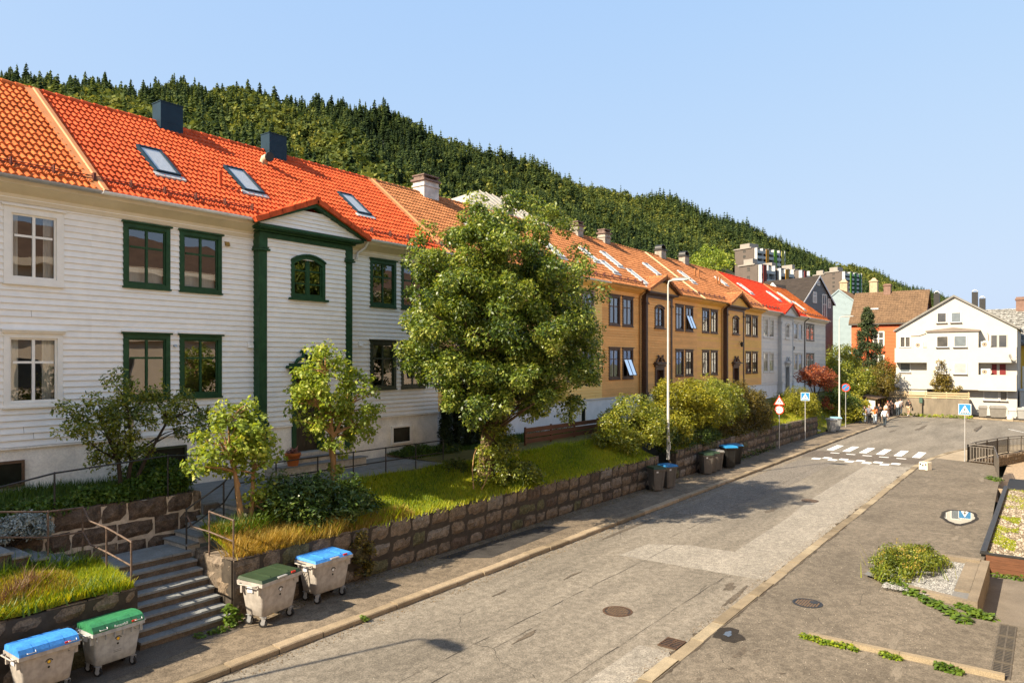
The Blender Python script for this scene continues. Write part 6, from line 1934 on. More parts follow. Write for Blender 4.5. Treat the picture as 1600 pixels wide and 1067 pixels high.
clumps('grass_tuft', 'ragged grass fringe along the top of the long granite wall', [(14 + .55 * k, 15.42 + random.uniform(-.03, .06), 1.5) for k in range(32)], .2, .16, GRS, 60, w=.014, tb=.65)
clumps('leafy_weed', 'yellow green leafy weed at the foot of the ivy bush', [(21.4, 15.7, 1.6), (21.7, 15.6, 1.55), (21.1, 15.7, 1.6)], .38, .14, FER, 90, tb=.95)
# grit and fallen leaves gathered along kerbs and walls
def litter(name, x0, x1, y0, y1, z, n, s, cols):
    o = pebbles(name, x0, x1, y0, y1, z, n, s, leafmat(name + '_mix', cols, 0, .9), None, 'stuff')
litter('kerb_grit', 4, 48, 12.55, 12.99, .006, 2600, .016, [(.05, .035, .02), (.16, .11, .06), (.30, .2, .1)])
litter('wall_foot_litter', 9.5, 40, 14.75, 15.25, .122, 2200, .020, [(.035, .03, .015), (.10, .08, .03), (.22, .16, .06)])
litter('gutter_grit', 4, 40, 6.37, 6.6, .006, 1600, .014, [(.05, .035, .02), (.14, .10, .06), (.28, .2, .12)])
litter('pale_grit', 10, 26, 1.9, 5.9, .052, 900, .010, [(.30, .26, .2), (.5, .45, .38)])
litter('road_grit', 8, 30, 6.6, 12.8, .006, 1500, .009, [(.30, .27, .22), (.5, .46, .4)])
# bare twigs by the trunk
b = MB()
t = thing('cut_branches', 'two bare pale branches leaning at the foot of the big tree', 'branches', (19.4, 16.3, 1.9))
limb(b, (18.9, 15.9, 1.75), (19.9, 16.6, 3.0), .022, .012); limb(b, (19.2, 15.8, 1.7), (20.0, 16.1, 2.5), .02, .01)
b.build('branch', BARK_Y, t)

# flower pot, fence
t = thing('flower_pot', 'terracotta pot with a pinkish succulent on the doorstep', 'plant pot', (14.75, 20.35, 2.66))
b = MB(); b.tube([(14.75, 20.35, 2.66), (14.75, 20.35, 3.0), (14.75, 20.35, 3.0), (14.75, 20.35, 3.08)], [.17, .235, .26, .265], 18); b.build('pot', TERRACOTTA, t)
foliage('plant', t, [(14.75, 20.35, 3.08)], .12, 70, .24, leafmat('pink_succulent', [(.12, .06, .05), (.28, .14, .12), (.36, .22, .18)], .1), .35, .3, .3, .5, None, .6, -.6)
t = thing('board_fence', 'low brown three board fence in front of the white plinth', 'fence', (29.5, 19, 2.3))
for k in range(3):
    b = MB(); b.box(26.2, 33.0, 18.98, 19.02, 2.42 + k * .25, 2.62 + k * .25); b.build('board', WOODB, t)
for x in (26.3, 28.4, 30.5, 32.8):
    b = MB(); b.box(x - .04, x + .04, 19.021, 19.1, 2.2, 3.16); b.build('post', WOODB, t)
# ------------------------------------------------------------------ houses beyond the row
def gable_house(name, label, loc, rz, w, L, z0, ze, zr, wall, roof, trim, boards=False, over=.35, windows=(), cat='house', group=None, tile=True, chim=()):
    """local x along the gable, gable facing -y, ridge along +y"""
    t = thing(name, label, cat, loc, rz, group, local=True)
    h = w / 2
    b = MB()
    out = [(-h, 0, z0), (h, 0, z0), (h, 0, ze), (0, 0, zr), (-h, 0, ze)]
    b.prism(out, (0, L, 0))
    if boards:
        siding(b, -h, h, z0, ze, -.005, e=.2, nm=1)
        siding(b, -h, h, ze, zr, -.005, e=.2, nm=1, lim=lambda z: (-h * (zr - z) / (zr - ze), h * (zr - z) / (zr - ze)))
    b.build('wall', wall, t)
    b = MB()
    sl = (zr - ze) / h
    for s in (-1, 1):
        ex = s * (h + over); ez = ze - over * sl
        n = int(math.hypot(h + over, zr - ez) / .35)
        for k in range(n):
            f0, f1 = k / n, (k + 1) / n
            x0_, x1_ = ex * (1 - f0), ex * (1 - f1)
            za, zb = ez + (zr - ez) * f0, ez + (zr - ez) * f1
            m_ = int((L + 2 * over) / .35) * 2 if tile else 1
            vs = []
            for (xx, zz, o) in ((x0_, za, .16), (x1_, zb, .11)):
                for i in range(m_ + 1):
                    vs.append((xx, -over + (L + 2 * over) * i / m_, zz + o + (.05 if i % 2 else 0) * tile))
            q = m_ + 1
            b.add(vs, [(i, i + 1, q + i + 1, q + i) for i in range(m_)])
            b.add([vs[0], vs[m_], (x0_, L + over, za + .06), (x0_, -over, za + .06)], [(0, 1, 2, 3)])
        b.prism([(ex, -over, ez), (ex, -over, ez + .1), (0, -over, zr + .1), (0, -over, zr)], (0, L + 2 * over, 0))
    b.build('roof', roof, t)
    b = MB()
    for s in (-1, 1):
        ex = s * (h + over); ez = ze - over * sl
        b.prism([(ex, -over - .04, ez - .12), (ex, -over - .04, ez + .14), (0, -over - .04, zr + .16), (0, -over - .04, zr - .12)], (0, .04, 0))
    b.build('bargeboard', trim, t)
    for wdw in windows:
        simple_window(t, *wdw)
    for (x, y, zt, sx, m1) in chim:
        b = MB(); b.box(x - sx, x + sx, y - sx, y + sx, zr - 2, zt); b.box(x - sx * 1.2, x + sx * 1.2, y - sx * 1.2, y + sx * 1.2, zt - .25, zt - .1)
        b.frust((x - sx * .8, x + sx * .8, y - sx * .8, y + sx * .8), zt, (x - sx * .3, x + sx * .3, y - sx * .3, y + sx * .3), zt + .45)
        b.build('chimney', m1, t)
    return t

CHB = mat('tan_chimney', (.42, .31, .20), .9, .2, 3)
GREYW = mat('dark_grey_boards', (.17, .17, .165), .7, .12, 1.5)
BLUEW = mat('pale_blue_boards', (.24, .305, .325), .7, .06, 1.5)
REDW = mat('orange_red_boards', (.55, .095, .017), .6, .08, 1.5)
MAROON = mat('maroon_boards', (.10, .03, .03), .7, .1, 2)
DROOF = mat('dark_brown_slate', (.036, .027, .021), .8, .25, 1.5, .3, 20)
gdir = math.atan2(-.285, .958)
grey = gable_house('gabled_house', 'dark grey gabled house with a white dormer and a black brown roof', (111.0, 27.2, 0), gdir, 8.0, 8.6, 2, 14.7, 18.5, GREYW, DROOF, mat('pale_bargeboard', (.62, .62, .62), .5, .05, 4), True, .3,
            [(-1.5, -.5, 14.6, 16.2, -.03, WHITE_TRIM, PANE_L), (1.0, 2.2, 12.0, 16.0, -.03, WHITE_TRIM, PANE_B), (2.6, 3.3, 14.0, 15.4, -.03, WHITE_TRIM, PANE), (-.35, .35, 17.2, 17.9, -.03, WHITE_TRIM, PANE)], tile=False)
b = MB()
b.prism([(-4.25, 2.2, 11.0), (-4.25, 7.0, 11.0), (-4.25, 7.0, 14.4), (-4.25, 4.6, 17.2), (-4.25, 2.2, 14.4)], (4.0, 0, 0))
dm = b.build('dormer', mat('white_boards', (.78, .77, .75), .6, .05, 2), grey)
b = MB()
for s in (-1, 1):
    b.prism([(-4.6, 4.6, 17.3), (-4.6, 4.6, 17.75), (-4.6, 4.6 + s * 3.0, 14.25), (-4.6, 4.6 + s * 2.7, 13.9)], (.25, 0, 0), 1)
    b.prism([(-4.4, 4.6, 17.35), (-4.4, 4.6, 17.55), (-4.4, 4.6 + s * 2.9, 14.2), (-4.4, 4.6 + s * 2.9, 14.0)], (4.4, 0, 0), 0)
b.build('dormer_roof', [DROOF, WHITE_TRIM], dm)
b = MB(); b.box(-4.30, -4.25, 4.2, 5.2, 14.6, 15.7, 0); b.box(-4.31, -4.29, 4.25, 4.65, 14.65, 15.65, 1); b.box(-4.31, -4.29, 4.75, 5.15, 14.65, 15.65, 1)
b.build('dormer_window', [WHITE_TRIM, PANE], dm)
gable_house('gabled_house', 'pale blue gabled house behind the dark grey one', (128.5, 28.2, 0), R(-90), 8.2, 10, 2, 14.6, 18.0, BLUEW, mat('rusty_brown_roof', (.20, .115, .06), .8, .2, 1.5), BLUEW, True, .12, (), chim=[(-1.0, 8.5, 20.2, .6, CHB), (3.9, 8, 20.0, .6, CHB)])
t = thing('red_house', 'orange red house with a broad brown tiled roof and white windows', 'house', (112, 19, 2))
b = MB(); b.prism([(112, 22.9, 2), (120, 22.9, 2), (120, 22.9, 11.9), (116, 22.9, 16.0), (112, 22.9, 11.9)], (0, -9.0, 0)); siding(b, -22.9, -13.9, 2, 11.8, 112, e=.2, nm=1, axis='y', lim=None)
me_fix = b
for i, p in enumerate(b.v):
    if p[1] < 0: b.v[i] = (p[0], -p[1], p[2])
b.build('wall', REDW, t)
b = MB(); b.prism([(112.0, 13.88, 11.9), (120, 13.88, 11.9), (116, 13.88, 16.0)], (0, -.03, 0)); b.build('gable', MAROON, t)
b = MB()
n, m_ = 17, 60
for k in range(n):
    f0, f1 = k / n, (k + 1) / n
    vs = []
    for f, o in ((f0, .12), (f1 + .01, .05)):
        for i in range(m_ + 1):
            vs.append((111.6 + 4.4 * f - .05 * o, 23.2 - 9.7 * i / m_, 11.5 + 4.6 * f + o + (.05 if i % 2 else 0)))
    q = m_ + 1
    b.add(vs, [(i, i + 1, q + i + 1, q + i) for i in range(m_)])
    b.add([vs[0], vs[m_], (vs[m_][0], vs[m_][1], vs[m_][2] - .08), (vs[0][0], vs[0][1], vs[0][2] - .08)], [(0, 1, 2, 3)])
b.prism([(111.6, 23.2, 11.4), (116, 23.2, 16.0), (120.4, 23.2, 11.4), (120.4, 23.2, 11.5), (116, 23.2, 16.1), (111.6, 23.2, 11.5)], (0, -9.7, 0))
b.build('roof', TILE_BROWN, t)
b = MB(); b.box(111.55, 111.75, 13.5, 23.2, 11.25, 11.45); b.build('gutter', mat('dark_gutter', (.07, .06, .05), .6, .1, 3), t)
for (y0, y1, z0, z1) in ((15.4, 16.9, 8.2, 10.3), (15.4, 16.9, 4.9, 7.0), (18.6, 20.1, 8.2, 10.3), (18.6, 20.1, 4.9, 7.0)):
    b = MB()
    for (a, c, d, e_) in ((y0, y1, z0, z0 + .16), (y0, y1, z1 - .16, z1), (y0, y0 + .16, z0 + .16, z1 - .16), (y1 - .16, y1, z0 + .16, z1 - .16), ((y0 + y1) / 2 - .08, (y0 + y1) / 2 + .08, z0 + .16, z1 - .16), (y0 + .16, (y0 + y1) / 2 - .08, (z0 + z1) / 2 - .05, (z0 + z1) / 2 + .08), ((y0 + y1) / 2 + .08, y1 - .16, (z0 + z1) / 2 - .05, (z0 + z1) / 2 + .08)):
        b.box(111.88, 112, a, c, d, e_)
    w = b.build('window', WHITE_TRIM, t)
    b = MB(); b.box(111.95, 111.96, y0 + .16, y1 - .16, z0 + .16, z1 - .16); b.build('pane', PANE, w)
b = MB(); b.box(115.5, 116.5, 18.4, 19.3, 15, 17.3); b.box(115.4, 116.6, 18.3, 19.4, 17.0, 17.12); b.build('chimney', mat('brown_chimney', (.20, .12, .09), .9, .2, 3), t)
b = MB(); b.box(113.3, 114.2, 19.6, 20.6, 13.5, 13.72); b.build('skylight', LEAD, t)

# white apartment house, gable facing the street
t = thing('apartment_house', 'white rendered gable fronted house with recessed balconies', 'apartment house', (93, 8.5, .2), R(-90), local=True)
WR = mat('white_render', (.46, .435, .385), .8, .04, 1)
h = 5.74
b = MB()
b.prism([(-h, 0, 0), (h, 0, 0), (h, 0, 9.5), (.0, 0, 13.05), (-h, 0, 9.5)], (0, 12, 0))
b.build('wall', WR, t)
b = MB()
# bay and balcony fronts stand a metre forward
b.box(-2.5, 2.35, -1.05, -.01, 2.8, 9.15)
for (xa, xb) in ((-5.72, -2.5), (2.35, 5.72)):
    for (za, zb) in ((5.75, 7.4), (2.75, 4.45)):
        if xa < 0 and za < 3: zb, xb2 = 4.45, -4.1
        b.box(xa, xb, -1.05, -.90, za, zb)
        b.box(xa, xb, -.90, -.01, za, za + .2)
    s = xa if xa < 0 else xb
    for (za, zb) in ((5.95, 7.4), (2.95, 4.45)):
        b.box(min(s, s + (.14 if s < 0 else -.14)), max(s, s + (.14 if s < 0 else -.14)), -.9, -.01, za, zb)
b.box(-5.72, -2.5, -.9, -.2, 2.2, 2.75)
b.build('balcony_front', WR, t)
b = MB()
b.prism([(-2.62, -1.2, 9.15), (2.5, -1.2, 9.15), (2.5, -1.2, 9.3), (0, -1.2, 9.62), (-2.62, -1.2, 9.3)], (0, 1.25, 0))
b.build('bay_roof', mat('brown_grey_roof_sheet', (.20, .16, .13), .7, .1, 2), t)
b = MB()
for s in (-1, 1):
    b.prism([(s * (h + .25), -.25, 9.28), (s * (h + .25), -.25, 9.50), (0, -.25, 13.28), (0, -.25, 13.06)], (0, 12.6, 0))
b.build('roof', mat('grey_roof_edge', (.20, .19, .17), .8, .2, 2), t)
SILL = mat('dark_sill', (.09, .075, .065), .6, .1, 3)
for (x0, x1, z0, z1, y, g_) in [(-1.65, -.69, 10.2, 11.35, -.01, PANE), (-.30, .70, 10.2, 11.35, -.01, PANE_B), (-1.57, -.41, 7.45, 8.7, -1.06, PANE), (.06, 1.30, 7.45, 8.7, -1.06, PANE_B), (-1.57, -.41, 4.5, 5.7, -1.06, PANE_L), (.06, 1.30, 4.5, 5.7, -1.06, PANE_L), (-5.35, -4.25, 7.5, 8.75, -.01, PANE), (-5.35, -4.25, 4.6, 5.7, -.01, PANE_B), (2.75, 4.15, 1.65, 2.7, -.01, PANE_L), (4.2, 4.9, 1.65, 2.7, -.01, PANE)]:
    simple_window(t, x0, x1, z0, z1, y, mat('white_window_frame', (.72, .70, .66), .5, .04, 3), g_, cols=2 if (x0 < -4 and z0 > 7) else 1, rows=1, fw=.07, sill=SILL)
for (x0, x1, z0, z1, m1) in ((3.45, 3.95, 6.0, 8.7, PANE), (4.15, 4.8, 7.0, 8.7, PANE), (3.5, 3.95, 3.0, 5.6, mat('dark_red_door', (.16, .02, .02), .5, .15, 3)), (4.2, 4.75, 3.0, 5.6, mat('dark_red_door', (.16, .02, .02), .5, .15, 3))):
    b = MB(); b.box(x0 - .08, x1 + .08, -.05, -.012, z0, z1 + .08, 1); b.box(x0, x1, -.08, -.05, z0, z1); b.build('balcony_door', [m1, WR], t)
for k in range(3):
    b = MB(); b.box(-5.0, -3.9, -.10, -.01, 2.1 - k * .32, 2.3 - k * .32); b.build('louvre', mat('louvre_dark', (.07, .06, .05), .8, .2, 3), t)  # dark slats in one even colour
b = MB(); b.box(h - .002, h + .04, .2, 11.5, 0, 9.4)
b.build('side_shade', mat('side_shade_grey', (.36, .34, .31), .8, .12, 1.5), t)  # darker sheet painting the shade on the side of the white render
b = MB()
b.tube([(-4.2, -.05, 8.78), (-3.4, -.05, 8.80), (-2.7, -.06, 9.05)], .03, 6); b.tube([(-2.55, -.05, 7.5), (-2.55, -.05, 9.0)], .03, 6); b.tube([(3.2, -.05, 7.4), (3.2, -.05, 8.75), (3.1, -.05, 8.95)], .03, 6)
b.build('cable_duct', mat('brown_duct', (.24, .17, .12), .7, .3, 5), t)
def yl(x, y): return (93 + y, 8.5 - x)      # local to world for things hung on this house
for (x, z, lab) in ((-3.3, 7.42, 'white heat pump on the upper left balcony'), (3.0, 7.42, 'white heat pump on the upper right balcony'), (3.0, 4.47, 'white heat pump on the lower right balcony')):
    wx, wy = yl(x, -.98)
    q = thing('heat_pump', lab, 'heat pump', (wx, wy, z + .2), R(-90), 'heat pumps on the white house', local=True)
    b = MB(); b.box(-.42, .42, -.0, .32, 0, .62); b.box(-.40, -.3, .02, .3, -.2, 0); b.box(.3, .4, .02, .3, -.2, 0); b.build('case', mat('heat_pump_case', (.70, .68, .62), .5, .04, 4), q)
    b = MB(); b.cyl((-.1, -.01, .31), (0, 1, 0), .26, .02, 18, 0); b.cyl((-.1, -.025, .31), (0, 1, 0), .07, .012, 10, 1); b.build('fan', [mat('fan_grille', (.30, .24, .18), .6, .1, 4), BLACKP], q)
wx, wy = yl(5.25, -1.2)
q = thing('satellite_dish', 'small satellite dish on the right balcony corner', 'satellite dish', (wx, wy, 6.1), R(-60), local=True)
b = MB(); b.tube([(0, 0, .35), (.02, -.04, .36), (.05, -.1, .4)], [.0, .28, .42], 16, cap=False); b.build('dish', mat('dish_grey', (.40, .36, .30), .5, .1, 4), q)
b = MB(); b.tube([(0, 0, 0), (0, 0, .35)], .03, 6); b.tube([(.02, -.05, .1), (.3, -.45, .5)], .015, 6); b.build('mount', STEEL, q)
for (x, y, z0, z1, r, lab) in ((101, 7.1, 9, 14.3, .30, 'taller black steel flue behind the white gable'), (101, 6.35, 9, 13.5, .30, 'shorter black steel flue behind the white gable'), (99, 10.8, 10, 14.2, .30, 'black steel flue left of the white gable')):
    q = thing('steel_flue', lab, 'chimney', (x, y, z0), group='black steel flues')
    b = MB(); b.box(x - r, x + r, y - r, y + r, z0, z1); b.build('shaft', BLACKMETAL, q)
    b = MB()
    k = 8
    b.tube([(x, y + r * .9 * math.cos(math.pi * i / k), z1 + .9 * r * math.sin(math.pi * i / k)) for i in range(k + 1)], .05, 6); b.build('hood_bow', STEEL, q)

# boundary wall, fence, bins in front of it
t = thing('concrete_wall', 'stained concrete boundary wall below the white house', 'wall', (90.9, 10.3, 0))
b = MB(); b.box(90.75, 91.1, 6.9, 14.8, 0, 2.0); b.box(91.1, 93, 6.9, 7.1, 0, 1.9)
b.build('wall', CONCRETE_D, t)
t = thing('rail_fence', 'weathered horizontal rail fence on top of the concrete wall', 'fence', (90.9, 10.3, 2))
for k in range(3):
    b = MB(); b.box(90.72, 90.76, 6.85, 14.6, 2.05 + k * .24, 2.21 + k * .24); b.build('rail', mat('weathered_wood', (.42, .31, .18), .8, .2, 3, stretch=(1, .3, 5)), t)
for y in (6.95, 9, 11, 13, 14.5):
    b = MB(); b.box(90.761, 90.84, y - .05, y + .05, 1.95, 2.8); b.build('post', mat('weathered_wood', (.42, .31, .18), .8, .2, 3), t)
t = thing('hydrant_post', 'concrete post with a small green box at the wall', 'post', (90.5, 11.4, .1))
b = MB(); b.box(90.42, 90.58, 11.3, 11.5, .1, 1.5); b.build('post', CONCRETE, t)
b = MB(); b.box(90.36, 90.6, 11.24, 11.56, 1.5, 2.1); b.build('box', mat('green_box_paint', (.06, .11, .08), .5, .1, 4), t)
GB = mat('dark_container', (.17, .155, .135), .55, .12, 3)
def dumpster(label, x, y, w, hgt, m1, rz):
    q = thing('street_bin', label, 'bin', (x, y, .10), rz, 'grey bins by the far wall', local=True)
    b = MB(); b.frust((-w * .44, w * .44, -.38, .34), .14, (-w / 2, w / 2, -.45, .42), hgt * .84); b.box(-w / 2 - .04, w / 2 + .04, -.49, .46, hgt * .80, hgt * .86)
    b.build('body', m1, q)
    b = MB(); b.frust((-w / 2 - .03, w / 2 + .03, -.48, .47), hgt * .86, (-w * .46, w * .46, -.30, .42), hgt); b.build('lid', m1, q)
    for (a, c) in ((-w * .38, -.3), (w * .38, -.3), (-w * .38, .28), (w * .38, .28)):
        b = MB(); b.cyl((a, c, .09), (1, 0, 0), .09, .06, 12); b.build('wheel', RUBBER, q)
dumpster('narrow dark grey bin nearest the concrete wall', 91.2, 5.7, .75, 1.25, GB, R(-88))
dumpster('wide dark grey container standing beside the narrow bin', 90.9, 4.35, 1.45, 1.3, GB, R(-84))
dumpster('pale narrow bin with rubbish piled on its lid', 90.2, 3.1, .65, 1.15, mat('pale_container', (.42, .41, .40), .55, .1, 3), R(-84))
dumpster('wide grey container cut by the right picture edge', 89.9, 1.9, 1.6, 1.25, mat('mid_container', (.28, .27, .25), .55, .1, 3), R(-82))
q = thing('rubbish_bag', 'orange and white rubbish bag in front of the pale bin', 'bag', (89.6, 3.25, .1))
b = MB(); b.tube([(89.6, 3.25, .1), (89.62, 3.24, .3), (89.6, 3.3, .52), (89.6, 3.3, .6)], [.28, .32, .2, .06], 10); b.build('bag', mat('bag_plastic', (.62, .40, .22), .5, .5, 5, col2=(.75, .72, .68)), q)
# yellow house and grey shed at the right edge
t = thing('yellow_house', 'yellow board house with a mossy grey slate roof at the right edge', 'house', (105, 0, 0))
b = MB(); b.prism([(105, 8, 0), (117, 8, 0), (117, 8, 8.6), (111, 8, 12.6), (105, 8, 8.6)], (0, -10, 0)); b.build('wall', mat('yellow_boards', (.62, .40, .05), .7, .07, 1.5), t)
b = MB()
n, m_ = 20, 52
for k in range(n):
    f0, f1 = k / n, (k + 1) / n
    vs = []
    for f, o in ((f0, .12), (f1 + .01, .04)):
        for i in range(m_ + 1):
            vs.append((104.4 + 6.6 * f, 8.3 - 10.6 * i / m_, 8.2 + 4.5 * f + o + random.uniform(-.03, .03)))
    q_ = m_ + 1
    b.add(vs, [(i, i + 1, q_ + i + 1, q_ + i) for i in range(m_)])
b.prism([(104.4, 8.3, 8.1), (111, 8.3, 12.6), (117.5, 8.3, 8.1), (117.5, 8.3, 8.2), (111, 8.3, 12.7), (104.4, 8.3, 8.2)], (0, -10.6, 0))
b.build('roof', mat('mossy_slate', (.11, .10, .085), .9, .3, 2.5, .4, 14, col2=(.34, .33, .30), fine=.3, fscale=5), t)
b = MB(); b.box(104.3, 104.5, -2.3, 8.3, 7.95, 8.15); b.build('gutter', SILL, t)
b = MB(); b.box(110.4, 111.6, 2.2, 3.4, 11, 14.2); b.box(110.3, 111.7, 2.1, 3.5, 13.8, 14.0); b.build('chimney', mat('brown_chimney', (.20, .12, .09), .9, .2, 3), t)
b = MB(); b.box(104.9, 105, .5, 2.6, 2.5, 5.5); b.build('window', WHITE_TRIM, t)
t = thing('garage', 'small grey corrugated garage beside the white house', 'garage', (94, 1.6, 0))
b = MB(); b.box(94, 99, -.6, 2.5, 0, 2.9); b.box(93.9, 99.1, -.8, 2.6, 2.9, 3.0); b.build('wall', mat('pale_grey_sheet', (.40, .42, .42), .6, .08, 2), t)
b = MB()
for k in range(9): b.box(93.94, 94.0, -.1, 2.1, .15 + k * .28, .15 + k * .28 + .25)
b.build('door', mat('grey_door_sheet', (.34, .36, .36), .6, .08, 2), t)
# shelter by the walkers
t = thing('bin_shelter', 'small open shelter with a brown roof and white end wall behind the walkers', 'shelter', (86.5, 15.6, .1))
b = MB(); b.box(84.3, 84.42, 14.9, 16.3, .1, 2.05); b.build('end_wall', mat('cream_wall', (.70, .66, .55), .8, .08, 2), t)
b = MB(); b.box(84.42, 89.0, 16.2, 16.3, .1, 2.2); b.build('back_wall', mat('dark_brown_boards', (.09, .055, .035), .8, .2, 2), t)
b = MB(); b.prism([(84.0, 14.6, 2.06), (84.0, 16.6, 2.30), (84.0, 16.6, 2.38), (84.0, 14.6, 2.14)], (5.4, 0, 0)); b.build('roof', mat('brown_felt', (.12, .075, .045), .85, .2, 2), t)
for x in (86.2, 88.9):
    b = MB(); b.box(x, x + .1, 14.8, 14.9, .1, 2.08); b.build('post', WOODB, t)
# house with a hipped sheet roof behind the row
t = thing('hip_roof_house', 'house with a grey hipped sheet roof showing above the row', 'house', (44, 38, 5))
HR = mat('grey_sheet_roof', (.40, .36, .30), .7, .14, 1.0, fine=.08, fscale=6)
b = MB(); b.box(37.5, 55.5, 33.5, 43.5, 3, 16.4); b.build('wall', PALEGREY, t)
b = MB()
a_ = [(37, 33, 16.3), (56, 33, 16.3), (56, 44, 16.3), (37, 44, 16.3)]
r_ = [(46.3, 38.5, 20.5), (48.8, 38.5, 20.5)]
b.add(a_ + r_, [(0, 1, 5, 4), (1, 2, 5), (2, 3, 4, 5), (3, 0, 4)])
for i in range(1, 22):
    x = 37 + 19 * i / 22
    f = min(1, (x - 37) / 9.3, (56 - x) / 7.2)
    b.prism([(x - .02, 33, 16.3), (x + .02, 33, 16.3), (x + .02, 33 + 5.5 * f, 16.34 + 4.2 * f), (x - .02, 33 + 5.5 * f, 16.34 + 4.2 * f)], (0, -.03, .06))
b.build('roof', HR, t)
b = MB(); b.box(46.0, 46.7, 35.0, 35.6, 16.5, 19.5); b.box(45.9, 46.8, 34.9, 35.7, 19.4, 19.6); b.build('chimney', BRICK_PLASTER, t)
# dark small houses behind the red roof
gable_house('gabled_house', 'dark slate blue house peeping over the bright red roof', (95, 42, 0), R(-75), 7, 8, 3, 16.4, 18.2, mat('slate_blue_boards', (.06, .075, .09), .7, .1, 2), DROOF, WHITE_TRIM, False, .2, tile=False)
tree('autumn_tree', 'yellow autumn tree beside the dark house behind the red roof', 'tree', (112, 44, 8), [([(112, 44, 6), (112, 44, 18)], [.3, .12])], [((112, 44, 21.5), (3.3, 3.3, 3.0)), ((110, 45, 20), (2.2, 2.2, 2))], LIM, .4, 80, .9, 60, BARK_D, tb=.55)
bush('autumn_bush', 'orange yellow autumn bush between the dark house and the flats', (106, 38.5, 10), [((106, 38.5, 17), (1.8, 1.6, 1.3))], AUT, .35, 50, .5, 55, tb=.6)

# ------------------------------------------------------------------ hill and flats
XS = [-400, -200, 0, 140, 280, 380, 480, 560, 650, 750, 850, 950, 1050, 1130, 1250, 1350, 1430, 1500, 1560, 1700, 1900]
TOP = [108, 104, 119, 121, 129, 138, 150, 160, 188, 224, 258, 289, 307, 332, 387, 418, 446, 472, 492, 530, 545]
RT = np.interp(XS, [-400, 0, 500, 1000, 1300, 1500, 1900], [270, 320, 390, 560, 720, 900, 1000])
BT = np.interp(XS, [-400, 600, 900, 1300, 1900], [62, 75, 110, 165, 210])
PW = np.interp(XS, [-400, 300, 900, 1900], [1.05, 1.1, 1.45, 1.7])
def hill_z(u, s):
    """height of the slope on bearing u at fraction s between foot and crest"""
    rt = np.interp(u, XS, RT); top = np.interp(u, XS, TOP); pw = np.interp(u, XS, PW); bt = np.interp(u, XS, BT)
    zr = CAM_H + (563 - top) / 1115 * rt - 8.5
    t = bt + (rt - bt) * s
    z = np.where(s <= 1, 7 + (zr - 7) * np.clip(s, 0, 1) ** pw, zr - (s - 1) * 160)
    z = z + 2.2 * np.sin(t * .045 + u * .013) * np.clip(s * 3, 0, 1) + 1.2 * np.sin(u * .05 + t * .02) * np.clip(s * 3, 0, 1)
    return t, z
def bearing(u, t):
    a = (np.asarray(u) - 800) / 1115
    return (CC + a * SS) * t, (SS - a * CC) * t
U, S_ = np.meshgrid(np.arange(-300, 1701, 20), np.concatenate([np.linspace(0, 1, 40), [1.08, 1.2]]), indexing='ij')
T, Zz = hill_z(U, S_)
X_, Y_ = bearing(U, T)
b = MB()
nu, ns = U.shape
b.add(list(zip(X_.ravel().tolist(), Y_.ravel().tolist(), Zz.ravel().tolist())), [(i * ns + j, (i + 1) * ns + j, (i + 1) * ns + j + 1, i * ns + j + 1) for i in range(nu - 1) for j in range(ns - 1)], 0, True)
tag(b.build('hills', mat('forest_floor', (.030, .034, .012), .95, .4, .08)), kind='structure')

def conifer(layers, per, R0, seed):
    r = np.random.default_rng(seed)
    q = []
    for k in range(layers):
        z = .10 + .88 * k / layers
        rad = R0 * (1 - z) ** .85 + .012
        for j in range(per):
            a = 6.283 * (j + r.uniform(-.3, .3)) / per + k * 1.1
            rr = rad * r.uniform(.6, 1.18)
            w = rad * r.uniform(.28, .48) + .006
            zz = z + r.uniform(-.03, .03)
            c, s = math.cos(a), math.sin(a)
            dz = rr * r.uniform(.25, .75)
            q.append([(0, 0, zz + .035), (rr * .6 * c - w * s, rr * .6 * s + w * c, zz - dz * .5), (rr * c, rr * s, zz - dz), (rr * .6 * c + w * s, rr * .6 * s - w * c, zz - dz * .5)])
    q.append([(0, 0, 1.0), (.012, 0, .9), (0, 0, .85), (-.012, 0, .9)])
    return np.array(q, dtype=np.float32)
def roundtree(n, seed):
    r = np.random.default_rng(seed)
    d = unit(r.normal(0, 1, (n, 3)))
    d[:, 2] = np.abs(d[:, 2]) * 1.15 - .25
    lob = 1 + .25 * np.sin(d[:, 0] * 5 + seed) * np.cos(d[:, 1] * 4)
    p = d * np.array([.33, .33, .42]) * (lob * r.uniform(.75, 1.05, n))[:, None] + np.array([0, 0, .52])
    v = leaves(p.astype(float), d, .2, .85, .5, .9, .2)
    return v.reshape(n, 4, 3).astype(np.float32)
N = 42000
u = rng.uniform(-150, 1620, N * 3)
s = rng.uniform(0.02, 1.03, N * 3)
t, z = hill_z(u, s)
rt = np.interp(u, XS, RT) - np.interp(u, XS, BT)
dens = t * rt
keep = rng.uniform(0, 1, len(u)) < dens / dens.max() * 1.0
u, s, t, z = u[keep], s[keep], t[keep], z[keep]
px_, py_ = bearing(u, t)
nzf = .5 + .5 * np.sin(px_ * .021 + 1.3 * np.sin(py_ * .017)) * np.sin(py_ * .026 + 1.1) + .25 * np.sin(u * .02 + s * 7)
decid = (rng.uniform(0, 1, len(u)) < np.clip(.72 - .55 * s + .9 * (nzf - .5) + .12 * (u > 500), .06, .88))
hgt = np.where(decid, rng.uniform(5, 9, len(u)), rng.uniform(6.0, 12.5, len(u)) * (.75 + .5 * rng.uniform(0, 1, len(u)) ** 2))
ptop = 563 - (z + hgt - CAM_H) / t * 1115
roofline = np.interp(u, [-200, 0, 570, 930, 1290, 1600], [70, 150, 290, 380, 480, 500])
vis = ptop < roofline + 22
